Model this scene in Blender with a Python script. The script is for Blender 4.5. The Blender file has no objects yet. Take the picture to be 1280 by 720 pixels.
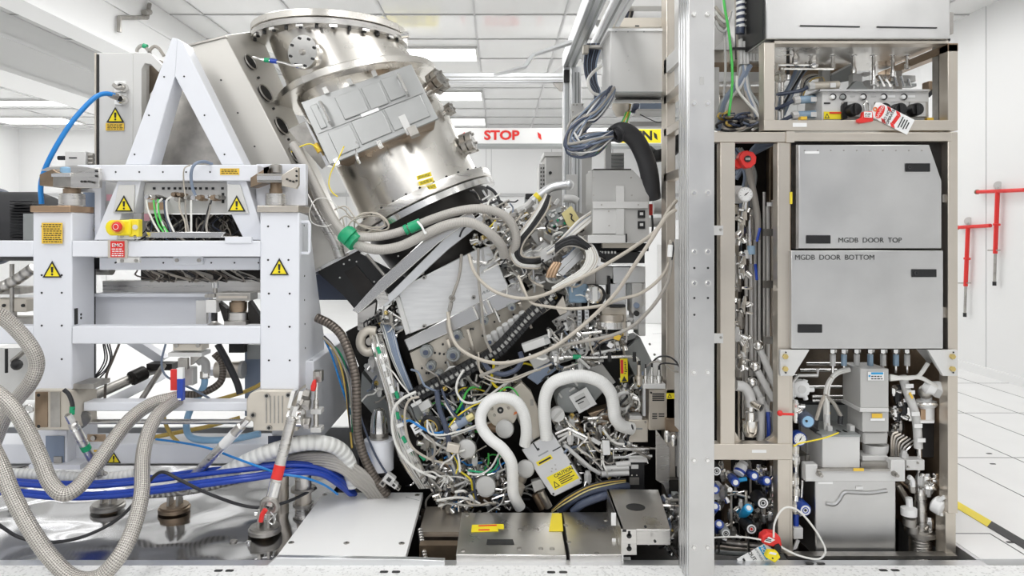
import bpy, math, random
from mathutils import Vector

# ------------------------------------------------------------------ camera, light, exposure
SC = bpy.context.scene
C = SC.collection
F, CX, CY, EYE = 900.0, 624.0, 292.0, 1.5      # lens in pixels of the 1280 wide frame, vanishing point, eye height
cam_d = bpy.data.cameras.new('camera')
cam_d.sensor_width = 36.0
cam_d.lens = F / 1280.0 * 36.0
cam_d.shift_x = (640.0 - CX) / 1280.0
cam_d.shift_y = -(360.0 - CY) / 1280.0
cam_d.clip_end = 200
cam = bpy.data.objects.new('camera', cam_d)
C.objects.link(cam)
cam.location = (0, 0, EYE)
cam.rotation_euler = (math.radians(90), 0, 0)
SC.camera = cam
SC.view_settings.view_transform = 'Standard'
SC.view_settings.look = 'None'
SC.view_settings.gamma = 1.0
SC.view_settings.use_curve_mapping = False
SC.view_settings.exposure = 0.56
W = bpy.data.worlds.new('room_light')
SC.world = W
W.use_nodes = True
_t = W.node_tree; _tc = _t.nodes.new('ShaderNodeTexCoord'); _sp = _t.nodes.new('ShaderNodeSeparateXYZ'); _rp = _t.nodes.new('ShaderNodeValToRGB'); _mr = _t.nodes.new('ShaderNodeMapRange')
_t.links.new(_tc.outputs['Generated'], _sp.inputs[0]); _t.links.new(_sp.outputs[2], _mr.inputs[0]); _mr.inputs[1].default_value = -1; _mr.inputs[2].default_value = 1
_t.links.new(_mr.outputs[0], _rp.inputs[0]); _t.links.new(_rp.outputs[0], _t.nodes['Background'].inputs[0])
_rp.color_ramp.elements[0].position = .40; _rp.color_ramp.elements[0].color = (.07, .075, .085, 1)
_rp.color_ramp.elements[1].position = .62; _rp.color_ramp.elements[1].color = (.93, .95, 1, 1)
_t.nodes['Background'].inputs[1].default_value = 0.62

def area(name, loc, sx, sy, power, rot=(0, 0, 0)):
    d = bpy.data.lights.new(name, 'AREA')
    d.shape = 'RECTANGLE'; d.size = sx; d.size_y = sy; d.energy = power
    o = bpy.data.objects.new(name, d); C.objects.link(o)
    o.location = loc; o.rotation_euler = rot
    return o
# rows of ceiling luminaires along the bay
for lx, ly, lw, ll, pw in ((-2.6, 1.6, 0.5, 5.0, 46), (0.2, 1.4, 0.5, 5.0, 46), (3.0, 1.6, 0.5, 5.0, 34),
                           (-6.5, 4.0, 0.6, 8.0, 75), (4.0, 7.0, 0.6, 6.0, 26), (-1.8, 8.0, 0.6, 6.0, 85),
                           (1.6, 11.5, 0.6, 6.0, 68), (-6.5, 12.5, 0.6, 6.0, 105), (-0.5, -2.5, 6.0, 0.8, 60)):
    area('ceiling_lamp', (lx, ly, 3.86), lw, ll, pw)

# ------------------------------------------------------------------ materials
def _nodes(name):
    m = bpy.data.materials.new(name); m.use_nodes = True
    nt = m.node_tree
    return m, nt, nt.nodes['Principled BSDF']

def mat(name, col, rough=.5, metal=0.0, var=0.0, vs=6.0, bump=0.0, bs=60.0, stretch=(1, 1, 1), rvar=0.0, coat=0.0, alpha=1.0, emit=0.0, trans=0.0):
    m, nt, b = _nodes(name)
    b.inputs['Base Color'].default_value = (*col, 1)
    b.inputs['Roughness'].default_value = rough
    b.inputs['Metallic'].default_value = metal
    if coat: b.inputs['Coat Weight'].default_value = coat
    if trans: b.inputs['Transmission Weight'].default_value = trans
    if emit:
        b.inputs['Emission Color'].default_value = (*col, 1); b.inputs['Emission Strength'].default_value = emit
    if var or bump or rvar:
        tc = nt.nodes.new('ShaderNodeTexCoord'); mp = nt.nodes.new('ShaderNodeMapping')
        mp.inputs['Scale'].default_value = stretch
        nt.links.new(tc.outputs['Object'], mp.inputs[0])
    if var or rvar:
        n = nt.nodes.new('ShaderNodeTexNoise'); n.inputs['Scale'].default_value = vs; n.inputs['Detail'].default_value = 5
        nt.links.new(mp.outputs[0], n.inputs['Vector'])
        if var:
            r = nt.nodes.new('ShaderNodeValToRGB')
            r.color_ramp.elements[0].position = .3; r.color_ramp.elements[1].position = .7
            r.color_ramp.elements[0].color = (*[max(0, c * (1 - var)) for c in col], 1)
            r.color_ramp.elements[1].color = (*[min(1, c * (1 + var * .6)) for c in col], 1)
            nt.links.new(n.outputs['Fac'], r.inputs[0]); nt.links.new(r.outputs[0], b.inputs['Base Color'])
        if rvar:
            mr = nt.nodes.new('ShaderNodeMapRange')
            mr.inputs['From Min'].default_value = .3; mr.inputs['From Max'].default_value = .7
            mr.inputs['To Min'].default_value = max(0.02, rough - rvar); mr.inputs['To Max'].default_value = rough + rvar
            nt.links.new(n.outputs['Fac'], mr.inputs[0]); nt.links.new(mr.outputs[0], b.inputs['Roughness'])
    if bump:
        n2 = nt.nodes.new('ShaderNodeTexNoise'); n2.inputs['Scale'].default_value = bs; n2.inputs['Detail'].default_value = 4 if bs > 5 else .5
        nt.links.new(mp.outputs[0], n2.inputs['Vector'])
        bp = nt.nodes.new('ShaderNodeBump'); bp.inputs['Strength'].default_value = bump; bp.inputs['Distance'].default_value = .004 if bs > 5 else .05
        nt.links.new(n2.outputs['Fac'], bp.inputs['Height']); nt.links.new(bp.outputs[0], b.inputs['Normal'])
    return m

def hose_mat(name, col, rough, metal, kind, n=10, strength=.6, dist=.004, dark=.45):
    """braid: two crossed weaves, rings: corrugation; both follow the hose through its UV."""
    m, nt, b = _nodes(name)
    b.inputs['Roughness'].default_value = rough; b.inputs['Metallic'].default_value = metal
    uv = nt.nodes.new('ShaderNodeUVMap'); sp = nt.nodes.new('ShaderNodeSeparateXYZ')
    nt.links.new(uv.outputs[0], sp.inputs[0])
    def mth(op, a, b_=None):
        k = nt.nodes.new('ShaderNodeMath'); k.operation = op
        for i, x in enumerate((a, b_)):
            if x is None: continue
            if isinstance(x, (int, float)): k.inputs[i].default_value = x
            else: nt.links.new(x, k.inputs[i])
        return k.outputs[0]
    u, v = sp.outputs[0], sp.outputs[1]
    if kind == 'braid':
        a = mth('SINE', mth('MULTIPLY', mth('ADD', u, v), 6.28319 * n))
        c = mth('SINE', mth('MULTIPLY', mth('SUBTRACT', u, v), 6.28319 * n))
        h = mth('MULTIPLY', a, c)
    else:
        h = mth('SINE', mth('MULTIPLY', v, 6.28319 * n))
    mr = nt.nodes.new('ShaderNodeMapRange')
    mr.inputs['From Min'].default_value = -1; mr.inputs['From Max'].default_value = 1
    nt.links.new(h, mr.inputs[0])
    mx = nt.nodes.new('ShaderNodeValToRGB')
    mx.color_ramp.elements[0].color = (*[c * dark for c in col], 1); mx.color_ramp.elements[0].position = .0
    mx.color_ramp.elements[1].color = (*col, 1); mx.color_ramp.elements[1].position = .5
    nt.links.new(mr.outputs[0], mx.inputs[0]); nt.links.new(mx.outputs[0], b.inputs['Base Color'])
    bp = nt.nodes.new('ShaderNodeBump'); bp.inputs['Strength'].default_value = strength; bp.inputs['Distance'].default_value = dist
    nt.links.new(mr.outputs[0], bp.inputs['Height']); nt.links.new(bp.outputs[0], b.inputs['Normal'])
    return m

M = {}
M['white'] = mat('white_paint', (.80, .815, .86), .38, 0, bump=.05, bs=90)
M['wall'] = mat('wall_paint', (.86, .86, .855), .35, 0)
M['ceil'] = mat('ceiling_panel', (.82, .82, .81), .12, 0, coat=.3)
M['tbar'] = mat('ceiling_grid', (.55, .55, .55), .4, 0)
M['floor'] = mat('floor_tile', (.86, .86, .85), .3, 0, var=.03, vs=3)
M['gap'] = mat('tile_gap', (.12, .12, .12), .8)
M['lamp'] = mat('lamp_diffuser', (1, 1, 1), .5, emit=2.2)
# speckled slab
m, nt, b = _nodes('speckled_slab'); b.inputs['Roughness'].default_value = .45
tc = nt.nodes.new('ShaderNodeTexCoord'); no = nt.nodes.new('ShaderNodeTexNoise'); no.inputs['Scale'].default_value = 75; no.inputs['Detail'].default_value = 6
nt.links.new(tc.outputs['Object'], no.inputs['Vector'])
rp = nt.nodes.new('ShaderNodeValToRGB'); rp.color_ramp.elements[0].position = .34; rp.color_ramp.elements[0].color = (.6, .6, .59, 1)
rp.color_ramp.elements[1].position = .46; rp.color_ramp.elements[1].color = (.84, .84, .83, 1)
nt.links.new(no.outputs['Fac'], rp.inputs[0]); nt.links.new(rp.outputs[0], b.inputs['Base Color']); M['speck'] = m
M['steel'] = mat('satin_steel', (.70, .68, .65), .30, 1, var=.10, vs=4, bump=.05, bs=40, stretch=(1, 1, 14), rvar=.06)
M['vessel'] = mat('vessel_steel', (.80, .77, .72), .27, 1, var=.08, vs=3, bump=.03, bs=30, rvar=.05)
M['panel'] = mat('panel_steel', (.66, .655, .645), .36, 1, var=.07, vs=5, bump=.04, bs=120, rvar=.05)
M['shroud'] = mat('shroud_sheet', (.64, .62, .58), .42, .55, var=.05, vs=3, rvar=.05)
M['cover'] = mat('cover_sheet', (.42, .425, .42), .38, .6, var=.05, vs=6)
M['bright'] = mat('bright_steel', (.82, .81, .79), .16, 1)
M['chrome'] = mat('polished_fitting', (.80, .79, .77), .20, 1, var=.12, vs=30)
M['dull'] = mat('dull_steel', (.46, .44, .41), .42, 1, var=.25, vs=12, bump=.1, bs=60)
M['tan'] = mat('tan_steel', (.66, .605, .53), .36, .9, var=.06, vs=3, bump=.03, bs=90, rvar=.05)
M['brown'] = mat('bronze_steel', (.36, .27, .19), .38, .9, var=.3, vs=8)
M['dark'] = mat('dark_metal_and_shade', (.026, .023, .021), .42, .5, var=.4, vs=8)  # dark parts, and backing sheets that imitate shade in the gaps
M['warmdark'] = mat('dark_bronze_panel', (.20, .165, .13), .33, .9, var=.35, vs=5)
M['plate'] = mat('pit_steel', (.50, .50, .51), .10, 1, var=.12, vs=2.2, bump=1.0, bs=2.6, rvar=.04)
M['alu'] = mat('aluminium', (.74, .75, .76), .34, .9, bump=.03, bs=90, stretch=(20, 20, 1))
M['alu2'] = mat('machined_aluminium', (.83, .83, .82), .3, .75, var=.08, vs=7, stretch=(1, 1, 9), bump=.06, bs=30)
M['pipe'] = mat('pipe_steel', (.74, .72, .69), .3, .5)
M['grey'] = mat('grey_paint', (.52, .515, .50), .42, .1)
M['lgrey'] = mat('light_grey_paint', (.67, .665, .65), .4, .05)
M['mgrey'] = mat('mid_grey_paint', (.33, .345, .34), .4, .2)
M['beige'] = mat('beige_plate', (.66, .61, .53), .42, .35, var=.06, vs=8)
M['black'] = mat('black_plastic', (.009, .009, .010), .5)
M['rubber'] = mat('black_rubber', (.03, .03, .033), .55)
M['navy'] = mat('navy_cable', (.06, .075, .12), .4)
M['bluegrey'] = mat('blue_grey_cable', (.22, .27, .36), .42)
M['gcable'] = mat('grey_cable', (.36, .335, .30), .42)
M['bcable'] = mat('beige_cable', (.50, .455, .39), .42)
M['wcable'] = mat('white_cable', (.80, .79, .75), .4)
M['bhose'] = mat('blue_hose', (.012, .055, .40), .3, coat=.2)
M['bline'] = mat('sky_blue_line', (.02, .24, .66), .35)
M['pblue'] = mat('pale_blue_hose', (.30, .52, .74), .35)
M['ybrown'] = mat('ochre_hose', (.62, .43, .10), .4)
M['yellow'] = mat('sign_yellow', (.92, .76, .02), .4)
M['amber'] = mat('label_amber', (.86, .56, .06), .45)
M['yplate'] = mat('yellowed_plate', (.72, .63, .30), .45, .3, var=.1)
M['red'] = mat('signal_red', (.78, .035, .03), .35)
M['green'] = mat('green_tape', (.01, .36, .16), .4)
M['lgreen'] = mat('earth_green', (.10, .62, .12), .4)
M['orange'] = mat('orange_dot', (.75, .2, .05), .4)
M['blue'] = mat('valve_blue', (.015, .06, .34), .3, coat=.2)
M['tagblue'] = mat('tag_blue', (.02, .35, .68), .4)
M['paper'] = mat('label_paper', (.88, .88, .87), .5)
M['ink'] = mat('label_ink', (.02, .02, .02), .5)
M['gold'] = mat('brass_bolt', (.70, .55, .22), .28, 1)
M['copper'] = mat('copper_tan', (.55, .38, .25), .35, .9)
M['whose'] = hose_mat('white_hose', (.86, .86, .84), .45, 0, 'rings', n=22, strength=.15, dark=.95)
M['wcorr'] = hose_mat('white_corrugated', (.84, .84, .81), .45, 0, 'rings', n=7, strength=.5, dist=.009, dark=.82)
M['braid'] = hose_mat('steel_braid', (.60, .565, .52), .33, .75, 'braid', n=11, strength=.8, dark=.22)
M['scorr'] = hose_mat('steel_corrugated', (.60, .58, .55), .3, .9, 'rings', n=4, strength=.8, dist=.01, dark=.45)
M['gcorr'] = hose_mat('grey_conduit', (.50, .475, .44), .45, .1, 'rings', n=20, strength=.3, dark=.8)
M['dcorr'] = hose_mat('dark_conduit', (.20, .17, .145), .35, .6, 'rings', n=8, strength=.5, dark=.45)
M['blackcorr'] = hose_mat('black_conduit', (.035, .035, .035), .5, 0, 'rings', n=5, strength=.6, dark=.3)
M['clear'] = mat('blue_tinted_plastic', (.42, .60, .78), .12, 0, var=.2, vs=9, trans=.35)
M['pink'] = mat('pink_paper', (.85, .45, .52), .5)
M['haz'] = mat('hazard_yellow', (.90, .72, .04), .45)

# ------------------------------------------------------------------ geometry
def P(x, y, D):
    """the point that stands at depth D on the sight line of a pixel of the photograph"""
    return Vector(((x - CX) * D / F, D, EYE + (CY - y) * D / F))

def smooth(pts, k=6):
    if len(pts) < 3: return [Vector(p) for p in pts]
    q = [2 * Vector(pts[0]) - Vector(pts[1])] + [Vector(p) for p in pts] + [2 * Vector(pts[-1]) - Vector(pts[-2])]
    out = []
    for i in range(1, len(q) - 2):
        a, b_, c, d = q[i - 1], q[i], q[i + 1], q[i + 2]
        for s in range(k):
            t = s / k
            out.append(.5 * (2 * b_ + (c - a) * t + (2 * a - 5 * b_ + 4 * c - d) * t * t + (3 * b_ - a - 3 * c + d) * t ** 3))
    out.append(q[-2])
    return out

def frame_of(d):
    d = d.normalized()
    a = Vector((0, 0, 1)) if abs(d.z) < .9 else Vector((1, 0, 0))
    u = d.cross(a).normalized(); v = d.cross(u).normalized()
    return d, u, v

class G:
    """collects shapes that become ONE mesh"""
    def __init__(s): s.v = []; s.f = []; s.uv = {}
    def add(s, vs, fs, uvs=None):
        o = len(s.v); s.v += [Vector(x) for x in vs]
        for i, f in enumerate(fs):
            if uvs: s.uv[len(s.f)] = uvs[i]
            s.f.append([o + k for k in f])
        return s
    def loft(s, A, B):
        n = len(A)
        return s.add(list(A) + list(B), [list(range(n))] + [list(range(2 * n - 1, n - 1, -1))] + [[i, n + i, n + (i + 1) % n, (i + 1) % n] for i in range(n)])
    def box(s, a, b):
        a, b = Vector(a), Vector(b)
        A = [(a.x, a.y, a.z), (b.x, a.y, a.z), (b.x, a.y, b.z), (a.x, a.y, b.z)]
        return s.loft([Vector(p) for p in A], [Vector((p[0], b.y, p[2])) for p in A])
    def poly(s, pts, D, t):
        """outline in photo pixels on the plane at depth D (or per-point depths), pushed t metres back"""
        A = [P(*p) if len(p) > 2 else P(p[0], p[1], D) for p in pts]
        return s.loft(A, [p + Vector((0, t, 0)) for p in A])
    def rect(s, x0, y0, x1, y1, D, t): return s.poly([(x0, y1), (x1, y1), (x1, y0), (x0, y0)], D, t)
    def slab(s, pts, t):
        """planar outline (x, y, D) thickened t metres along its own normal, away from the lens"""
        A = [P(*p) for p in pts]
        n = (A[1] - A[0]).cross(A[2] - A[0]).normalized()
        if n.y < 0: n = -n
        return s.loft(A, [p + n * t for p in A])
    def lathe(s, p0, d, prof, n=20):
        d, u, v = frame_of(Vector(d)); p0 = Vector(p0)
        vs = []; fs = []
        for t, r in prof:
            for i in range(n):
                a = 2 * math.pi * i / n
                vs.append(p0 + d * t + (u * math.cos(a) + v * math.sin(a)) * r)
        for k in range(len(prof) - 1):
            for i in range(n):
                j = (i + 1) % n
                fs.append([k * n + i, k * n + j, (k + 1) * n + j, (k + 1) * n + i])
        fs.append(list(range(n))[::-1]); fs.append([(len(prof) - 1) * n + i for i in range(n)])
        return s.add(vs, fs)
    def cyl(s, a, b, r, r1=None, n=14):
        a, b = Vector(a), Vector(b)
        return s.lathe(a, b - a, [(0, r), ((b - a).length, r if r1 is None else r1)], n)
    def disc(s, x, y, D, rp, t=.01, n=18, r1=None):
        """short round boss facing the lens side, rp in pixels"""
        p = P(x, y, D); r = rp * D / F
        return s.lathe(p, (0, 1, 0), [(0, r if r1 is None else r1 * D / F), (t, r)], n)
    def ball(s, c, r, n=12):
        k = n // 2
        return s.lathe(Vector(c) - Vector((0, 0, r)), (0, 0, 1), [(r - r * math.cos(math.pi * i / k), max(1e-4, r * math.sin(math.pi * i / k))) for i in range(k + 1)], n)
    def tube(s, pts, r, n=8, k=6, sm=True):
        p = smooth(pts, k) if sm else [Vector(q) for q in pts]
        m = len(p)
        T = [(p[min(i + 1, m - 1)] - p[max(i - 1, 0)]).normalized() for i in range(m)]
        _, u, _v = frame_of(T[0])
        vs = []; L = [0.0]
        for i in range(m):
            if i: L.append(L[-1] + (p[i] - p[i - 1]).length)
            u = (u - T[i] * u.dot(T[i])).normalized(); w = T[i].cross(u)
            for j in range(n):
                a = 2 * math.pi * j / n
                vs.append(p[i] + (u * math.cos(a) + w * math.sin(a)) * r)
        fs = []; uvs = []; q = 2 * math.pi * r
        for i in range(m - 1):
            for j in range(n):
                j2 = (j + 1) % n
                fs.append([i * n + j, i * n + j2, (i + 1) * n + j2, (i + 1) * n + j])
                uvs.append([(j / n, L[i] / q), ((j + 1) / n, L[i] / q), ((j + 1) / n, L[i + 1] / q), (j / n, L[i + 1] / q)])
        fs.append(list(range(n))[::-1]); uvs.append([(0, 0)] * n)
        fs.append([(m - 1) * n + j for j in range(n)]); uvs.append([(0, 0)] * n)
        return s.add(vs, fs, uvs)
    def ring(s, c, ax, R, r, n=24, k=8):
        d, u, v = frame_of(Vector(ax)); c = Vector(c); vs = []; fs = []
        for i in range(n):
            a = 2 * math.pi * i / n; e = u * math.cos(a) + v * math.sin(a)
            for j in range(k):
                b = 2 * math.pi * j / k
                vs.append(c + e * (R + r * math.cos(b)) + d * r * math.sin(b))
        for i in range(n):
            for j in range(k):
                fs.append([i * k + j, ((i + 1) % n) * k + j, ((i + 1) % n) * k + (j + 1) % k, i * k + (j + 1) % k])
        return s.add(vs, fs)
    def mesh(s, name, org, ang=38):
        me = bpy.data.meshes.new(name)
        me.from_pydata([tuple(p - org) for p in s.v], [], s.f)
        if s.uv:
            l = me.uv_layers.new(name='UVMap')
            for pi, uvs in s.uv.items():
                for li, q in zip(me.polygons[pi].loop_indices, uvs): l.data[li].uv = q
        for pl in me.polygons: pl.use_smooth = True
        me.update()
        import bmesh
        bm = bmesh.new(); bm.from_mesh(me); bmesh.ops.recalc_face_normals(bm, faces=bm.faces); bm.to_mesh(me); bm.free()
        me.set_sharp_from_angle(angle=math.radians(ang))
        return me

ROOT = {}
def _tag(o, label=None, cat=None, group=None, kind=None):
    for k, v in (('label', label), ('category', cat), ('group', group), ('kind', kind)):
        if v: o[k] = v
def _bev(o, bev):
    if bev:
        md = o.modifiers.new('edge', 'BEVEL'); md.width = bev; md.segments = 2; md.limit_method = 'ANGLE'; md.angle_limit = math.radians(40)
def thing(name, label, cat, at, group=None):
    o = bpy.data.objects.new(name, None); C.objects.link(o); o.empty_display_size = .05
    o.location = at; ROOT[o.name] = Vector(at)
    _tag(o, label, cat, group)
    return o
def part(name, g, m, parent, label=None, bev=0.0, kind=None):
    org = ROOT[parent.name]
    me = g.mesh(name, org); me.materials.append(M[m])
    o = bpy.data.objects.new(name, me); C.objects.link(o); o.parent = parent
    ROOT[o.name] = org
    _tag(o, label, kind=kind); _bev(o, bev)
    return o
def copy_part(o, parent, delta):
    c = o.copy(); C.objects.link(c); c.parent = parent; c.location = o.location + Vector(delta)
    ROOT[c.name] = ROOT[parent.name]
    return c
def single(name, g, m, label, cat, group=None, bev=0.0, kind=None):
    lo = Vector([min(p[i] for p in g.v) for i in range(3)]); hi = Vector([max(p[i] for p in g.v) for i in range(3)])
    org = Vector(((lo.x + hi.x) / 2, (lo.y + hi.y) / 2, lo.z))
    me = g.mesh(name, org); me.materials.append(M[m])
    o = bpy.data.objects.new(name, me); C.objects.link(o); o.location = org; ROOT[o.name] = org
    _tag(o, label, cat, group, kind); _bev(o, bev)
    return o
def struct(name, g, m, bev=0.0):
    return single(name, g, m, None, None, kind='structure', bev=bev)

def tpts(pts, D):
    return [P(p[0], p[1], p[2] if len(p) > 2 else D) for p in pts]
def hose(name, label, cat, m, pts, rp, D, group=None, n=8, k=6, sm=True):
    """one free hose or cable along photo pixels with depths; rp radius in pixels at D"""
    return single(name, G().tube(tpts(pts, D), rp * D / F, n, k, sm), m, label, cat, group)
def hpart(name, m, parent, pts, rp, D, n=7, k=5, sm=True, label=None):
    return part(name, G().tube(tpts(pts, D), rp * D / F, n, k, sm), m, parent, label)

_bolt = {}
def bolts(parent, pts, rp, D, m='dull', name='bolt', n=6, t=.012):
    """separate small bolt heads standing on a face that looks at the lens"""
    for p in pts:
        d = p[2] if len(p) > 2 else D
        g = G().lathe(P(p[0], p[1], d) - Vector((0, t, 0)), (0, 1, 0), [(0, rp * d / F * .8), (t * .3, rp * d / F), (t, rp * d / F)], n)
        part(name, g, m, parent)

def text_geo(s, x, y, D, h, ang=0.0, align='CENTER', bold=0.0, ux=None, uz=None):
    """lettering facing the lens; h = cap height in pixels, ang in degrees, counter-clockwise"""
    cu = bpy.data.curves.new('t', 'FONT'); cu.body = s; cu.align_x = align; cu.align_y = 'CENTER'; cu.size = 1; cu.extrude = 0.0; cu.resolution_u = 3; cu.offset = bold
    o = bpy.data.objects.new('t', cu); C.objects.link(o)
    me = o.to_mesh()
    sc = h * D / F / .69
    a = math.radians(ang)
    ux = ux or Vector((math.cos(a), 0, math.sin(a))); uz = uz or Vector((-math.sin(a), 0, math.cos(a)))
    p0 = P(x, y, D); g = G()
    vs = [p0 + ux * (v.co.x * sc) + uz * (v.co.y * sc) for v in me.vertices]
    g.add(vs, [list(p.vertices) for p in me.polygons])
    o.to_mesh_clear(); bpy.data.objects.remove(o); bpy.data.curves.remove(cu)
    return g
def lettering(parent, s, x, y, D, h, m='ink', ang=0.0, align='CENTER', name='lettering', **kw):
    return part(name, text_geo(s, x, y, D, h, ang, align, **kw), m, parent)

def fine_print(parent, x0, y0, x1, y1, D, rows, ang=0.0, m='ink', fill=.9):
    """rows of print too small to read: thin broken strokes"""
    g = G(); random.seed(int(x0 * 7 + y0 * 3)); cx, cy = (x0 + x1) / 2, (y0 + y1) / 2
    a = math.radians(ang); hh = (y1 - y0) / rows
    for r in range(rows):
        yy = y0 + hh * (r + .5); x = x0 + (x1 - x0) * (1 - fill) / 2 * random.random()
        while x < x1 - 1:
            w = random.uniform(1.5, 4.5); w = min(w, x1 - x)
            q = []
            for px, py in ((x, yy + hh * .22), (x + w, yy + hh * .22), (x + w, yy - hh * .22), (x, yy - hh * .22)):
                dx, dy = px - cx, py - cy
                q.append((cx + dx * math.cos(a) + dy * math.sin(a), cy - dx * math.sin(a) + dy * math.cos(a)))
            g.poly(q, D, .0006); x += w + 1.0
    return part('print', g, m, parent)

def warn(parent, x0, y0, x1, y1, D):
    """yellow triangle with black border and exclamation mark"""
    cx = (x0 + x1) / 2; w = x1 - x0; h = y1 - y0
    o = part('warning_label', G().poly([(x0, y1), (x1, y1), (cx, y0)], D, .002), 'ink', parent, 'yellow warning triangle with black border')
    part('yellow_field', G().poly([(x0 + w * .13, y1 - h * .08), (x1 - w * .13, y1 - h * .08), (cx, y0 + h * .17)], D - .0015, .001), 'yellow', o)
    g = G().poly([(cx - w * .045, y1 - h * .30), (cx + w * .045, y1 - h * .30), (cx + w * .07, y0 + h * .36), (cx - w * .07, y0 + h * .36)], D - .003, .001)
    g.disc(cx, y1 - h * .19, D - .003, w * .055, .001)
    part('exclamation_mark', g, 'ink', o)
    return o
def text_label(parent, x0, y0, x1, y1, D, rows, m='amber', ang=0.0, name='text_label'):
    cx, cy = (x0 + x1) / 2, (y0 + y1) / 2; a = math.radians(ang); q = []
    for px, py in ((x0, y1), (x1, y1), (x1, y0), (x0, y0)):
        dx, dy = px - cx, py - cy
        q.append((cx + dx * math.cos(a) + dy * math.sin(a), cy - dx * math.sin(a) + dy * math.cos(a)))
    o = part(name, G().poly(q, D, .0015), m, parent)
    if rows: fine_print(o, x0 + 1.5, y0 + 1, x1 - 1.5, y1 - 1, D - .001, rows, ang)
    return o
def plane_up(p0, p1):
    return (P(*p1) - P(*p0)).normalized()
# ------------------------------------------------------------------ the room
ZC = 3.9
struct('floor', G().box((-11, 5.6, -.06), (5.14, 16.6, 0)), 'floor')
struct('floor_right', G().box((2.22, 3.32, -.06), (5.14, 5.6, 0)), 'floor')
struct('floor_left', G().box((-11, 3.32, -.06), (-4.2, 5.6, 0)), 'floor')
struct('floor_front', G().box((-11, -4, -.06), (5.14, 3.255, 0)), 'speck')
struct('floor_pit', G().box((-4.2, 3.32, -.5), (2.22, 5.6, -.42)), 'dark')
struct('trim_pit_front', G().box((-4.2, 3.26, -.42), (2.22, 3.32, -.004)), 'alu', bev=.003)
struct('trim_pit_right', G().box((2.2, 3.32, -.42), (2.22, 5.6, -.002)), 'alu')
struct('trim_pit_back', G().box((-4.2, 5.58, -.42), (2.22, 5.6, -.002)), 'alu')
for i, X in enumerate((2.99, 3.44, 3.89, 4.34, 4.79)):
    struct('floor_joint', G().box((X - .003, 3.33, 0), (X + .003, 16, .0012)), 'gap')
for i, Y in enumerate((4.82, 6.02, 7.22, 8.42, 9.6, 10.8)):
    struct('floor_joint', G().box((2.3, Y - .003, 0), (5.13, Y + .003, .0012)), 'gap')
struct('floor_joint', G().box((2.45, 3.33, 0), (2.456, 3.60, .0012)), 'gap')
struct('floor_joint', G().box((2.22, 3.597, 0), (2.456, 3.603, .0012)), 'gap')
# lifting slots in the floor tiles
for x, y in ((1236.5, 567), (1241, 580), (1263, 678), (1012, 704.5), (1026, 704.5), (1104, 713), (1119, 713), (273, 713.5), (287, 713.5), (480, 715), (495, 715), (689, 715.5), (704, 715.5)):
    D = F * EYE / (y - CY)
    p = P(x, y, D); p.z = .0005
    g = G().loft([p + Vector((dx, dy, 0)) for dx, dy in ((-.018, -.006), (-.013, -.01), (.013, -.01), (.018, -.006), (.018, .006), (.013, .01), (-.013, .01), (-.018, .006))],
                 [p + Vector((dx, dy, .0012)) for dx, dy in ((-.018, -.006), (-.013, -.01), (.013, -.01), (.018, -.006), (.018, .006), (.013, .01), (-.013, .01), (-.018, .006))])
    struct('floor_slot', g, 'ink')
struct('wall_back', G().box((-11, 16.5, 0), (5.14, 16.7, ZC)), 'wall')
struct('wall_right', G().box((5.14, -4, 0), (5.3, 16.7, ZC)), 'wall')
struct('wall_left', G().box((-11.2, -4, 0), (-11, 16.7, ZC)), 'wall')
struct('ceiling', G().box((-11.2, -4, ZC), (5.3, 16.7, ZC + .1)), 'ceil')
for k in range(-10, 6):
    X = -.271 + .99 * k
    struct('ceiling_grid', G().box((X - .012, -4, ZC - .012), (X + .012, 16.5, ZC)), 'tbar')
for k in range(-4, 9):
    Y = 7.88 + .99 * k
    struct('ceiling_grid', G().box((-11, Y - .010, ZC - .012), (5.14, Y + .010, ZC)), 'tbar')
struct('trim_wall_right', G().box((5.12, 3, 0), (5.14, 16.5, .06)), 'alu')
for Y in (5.2, 7.6, 10.0, 12.4):
    struct('trim_panel_joint', G().box((5.136, Y - .004, .06), (5.14, Y + .004, ZC)), 'tbar')
for X in (-9, -7.5, -5.5, -3.5, -1.6, -.3, -.18, 1.2, 2.6, 4):
    struct('trim_panel_joint', G().box((X - .006, 16.49, 0), (X + .006, 16.5, ZC)), 'tbar')
struct('trim_wall_back', G().box((-11, 16.46, 2.35), (5.14, 16.5, 2.42)), 'tbar')
struct('baseboard_back', G().box((-11, 16.47, 0), (5.14, 16.5, .09)), 'alu')
struct('baseboard_right', G().box((5.11, 4, 0), (5.14, 16.5, .09)), 'wall')
# crane girders under the ceiling on the left
for X0, X1, z0 in ((-3.96, -3.6, 3.3), (-6.1, -5.35, 3.3)):
    g = G().box((X0, -4, z0), (X1, 16.4, ZC))
    struct('beam_ceiling', g, 'wall', bev=.01)
    struct('trim_beam', G().box((X1 - .05, -4, z0 - .05), (X1 + .03, 16.4, z0)), 'wall')
    struct('trim_beam', G().box((X1 - .005, -4, z0 + .32), (X1 + .02, 16.4, z0 + .36)), 'wall')
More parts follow.
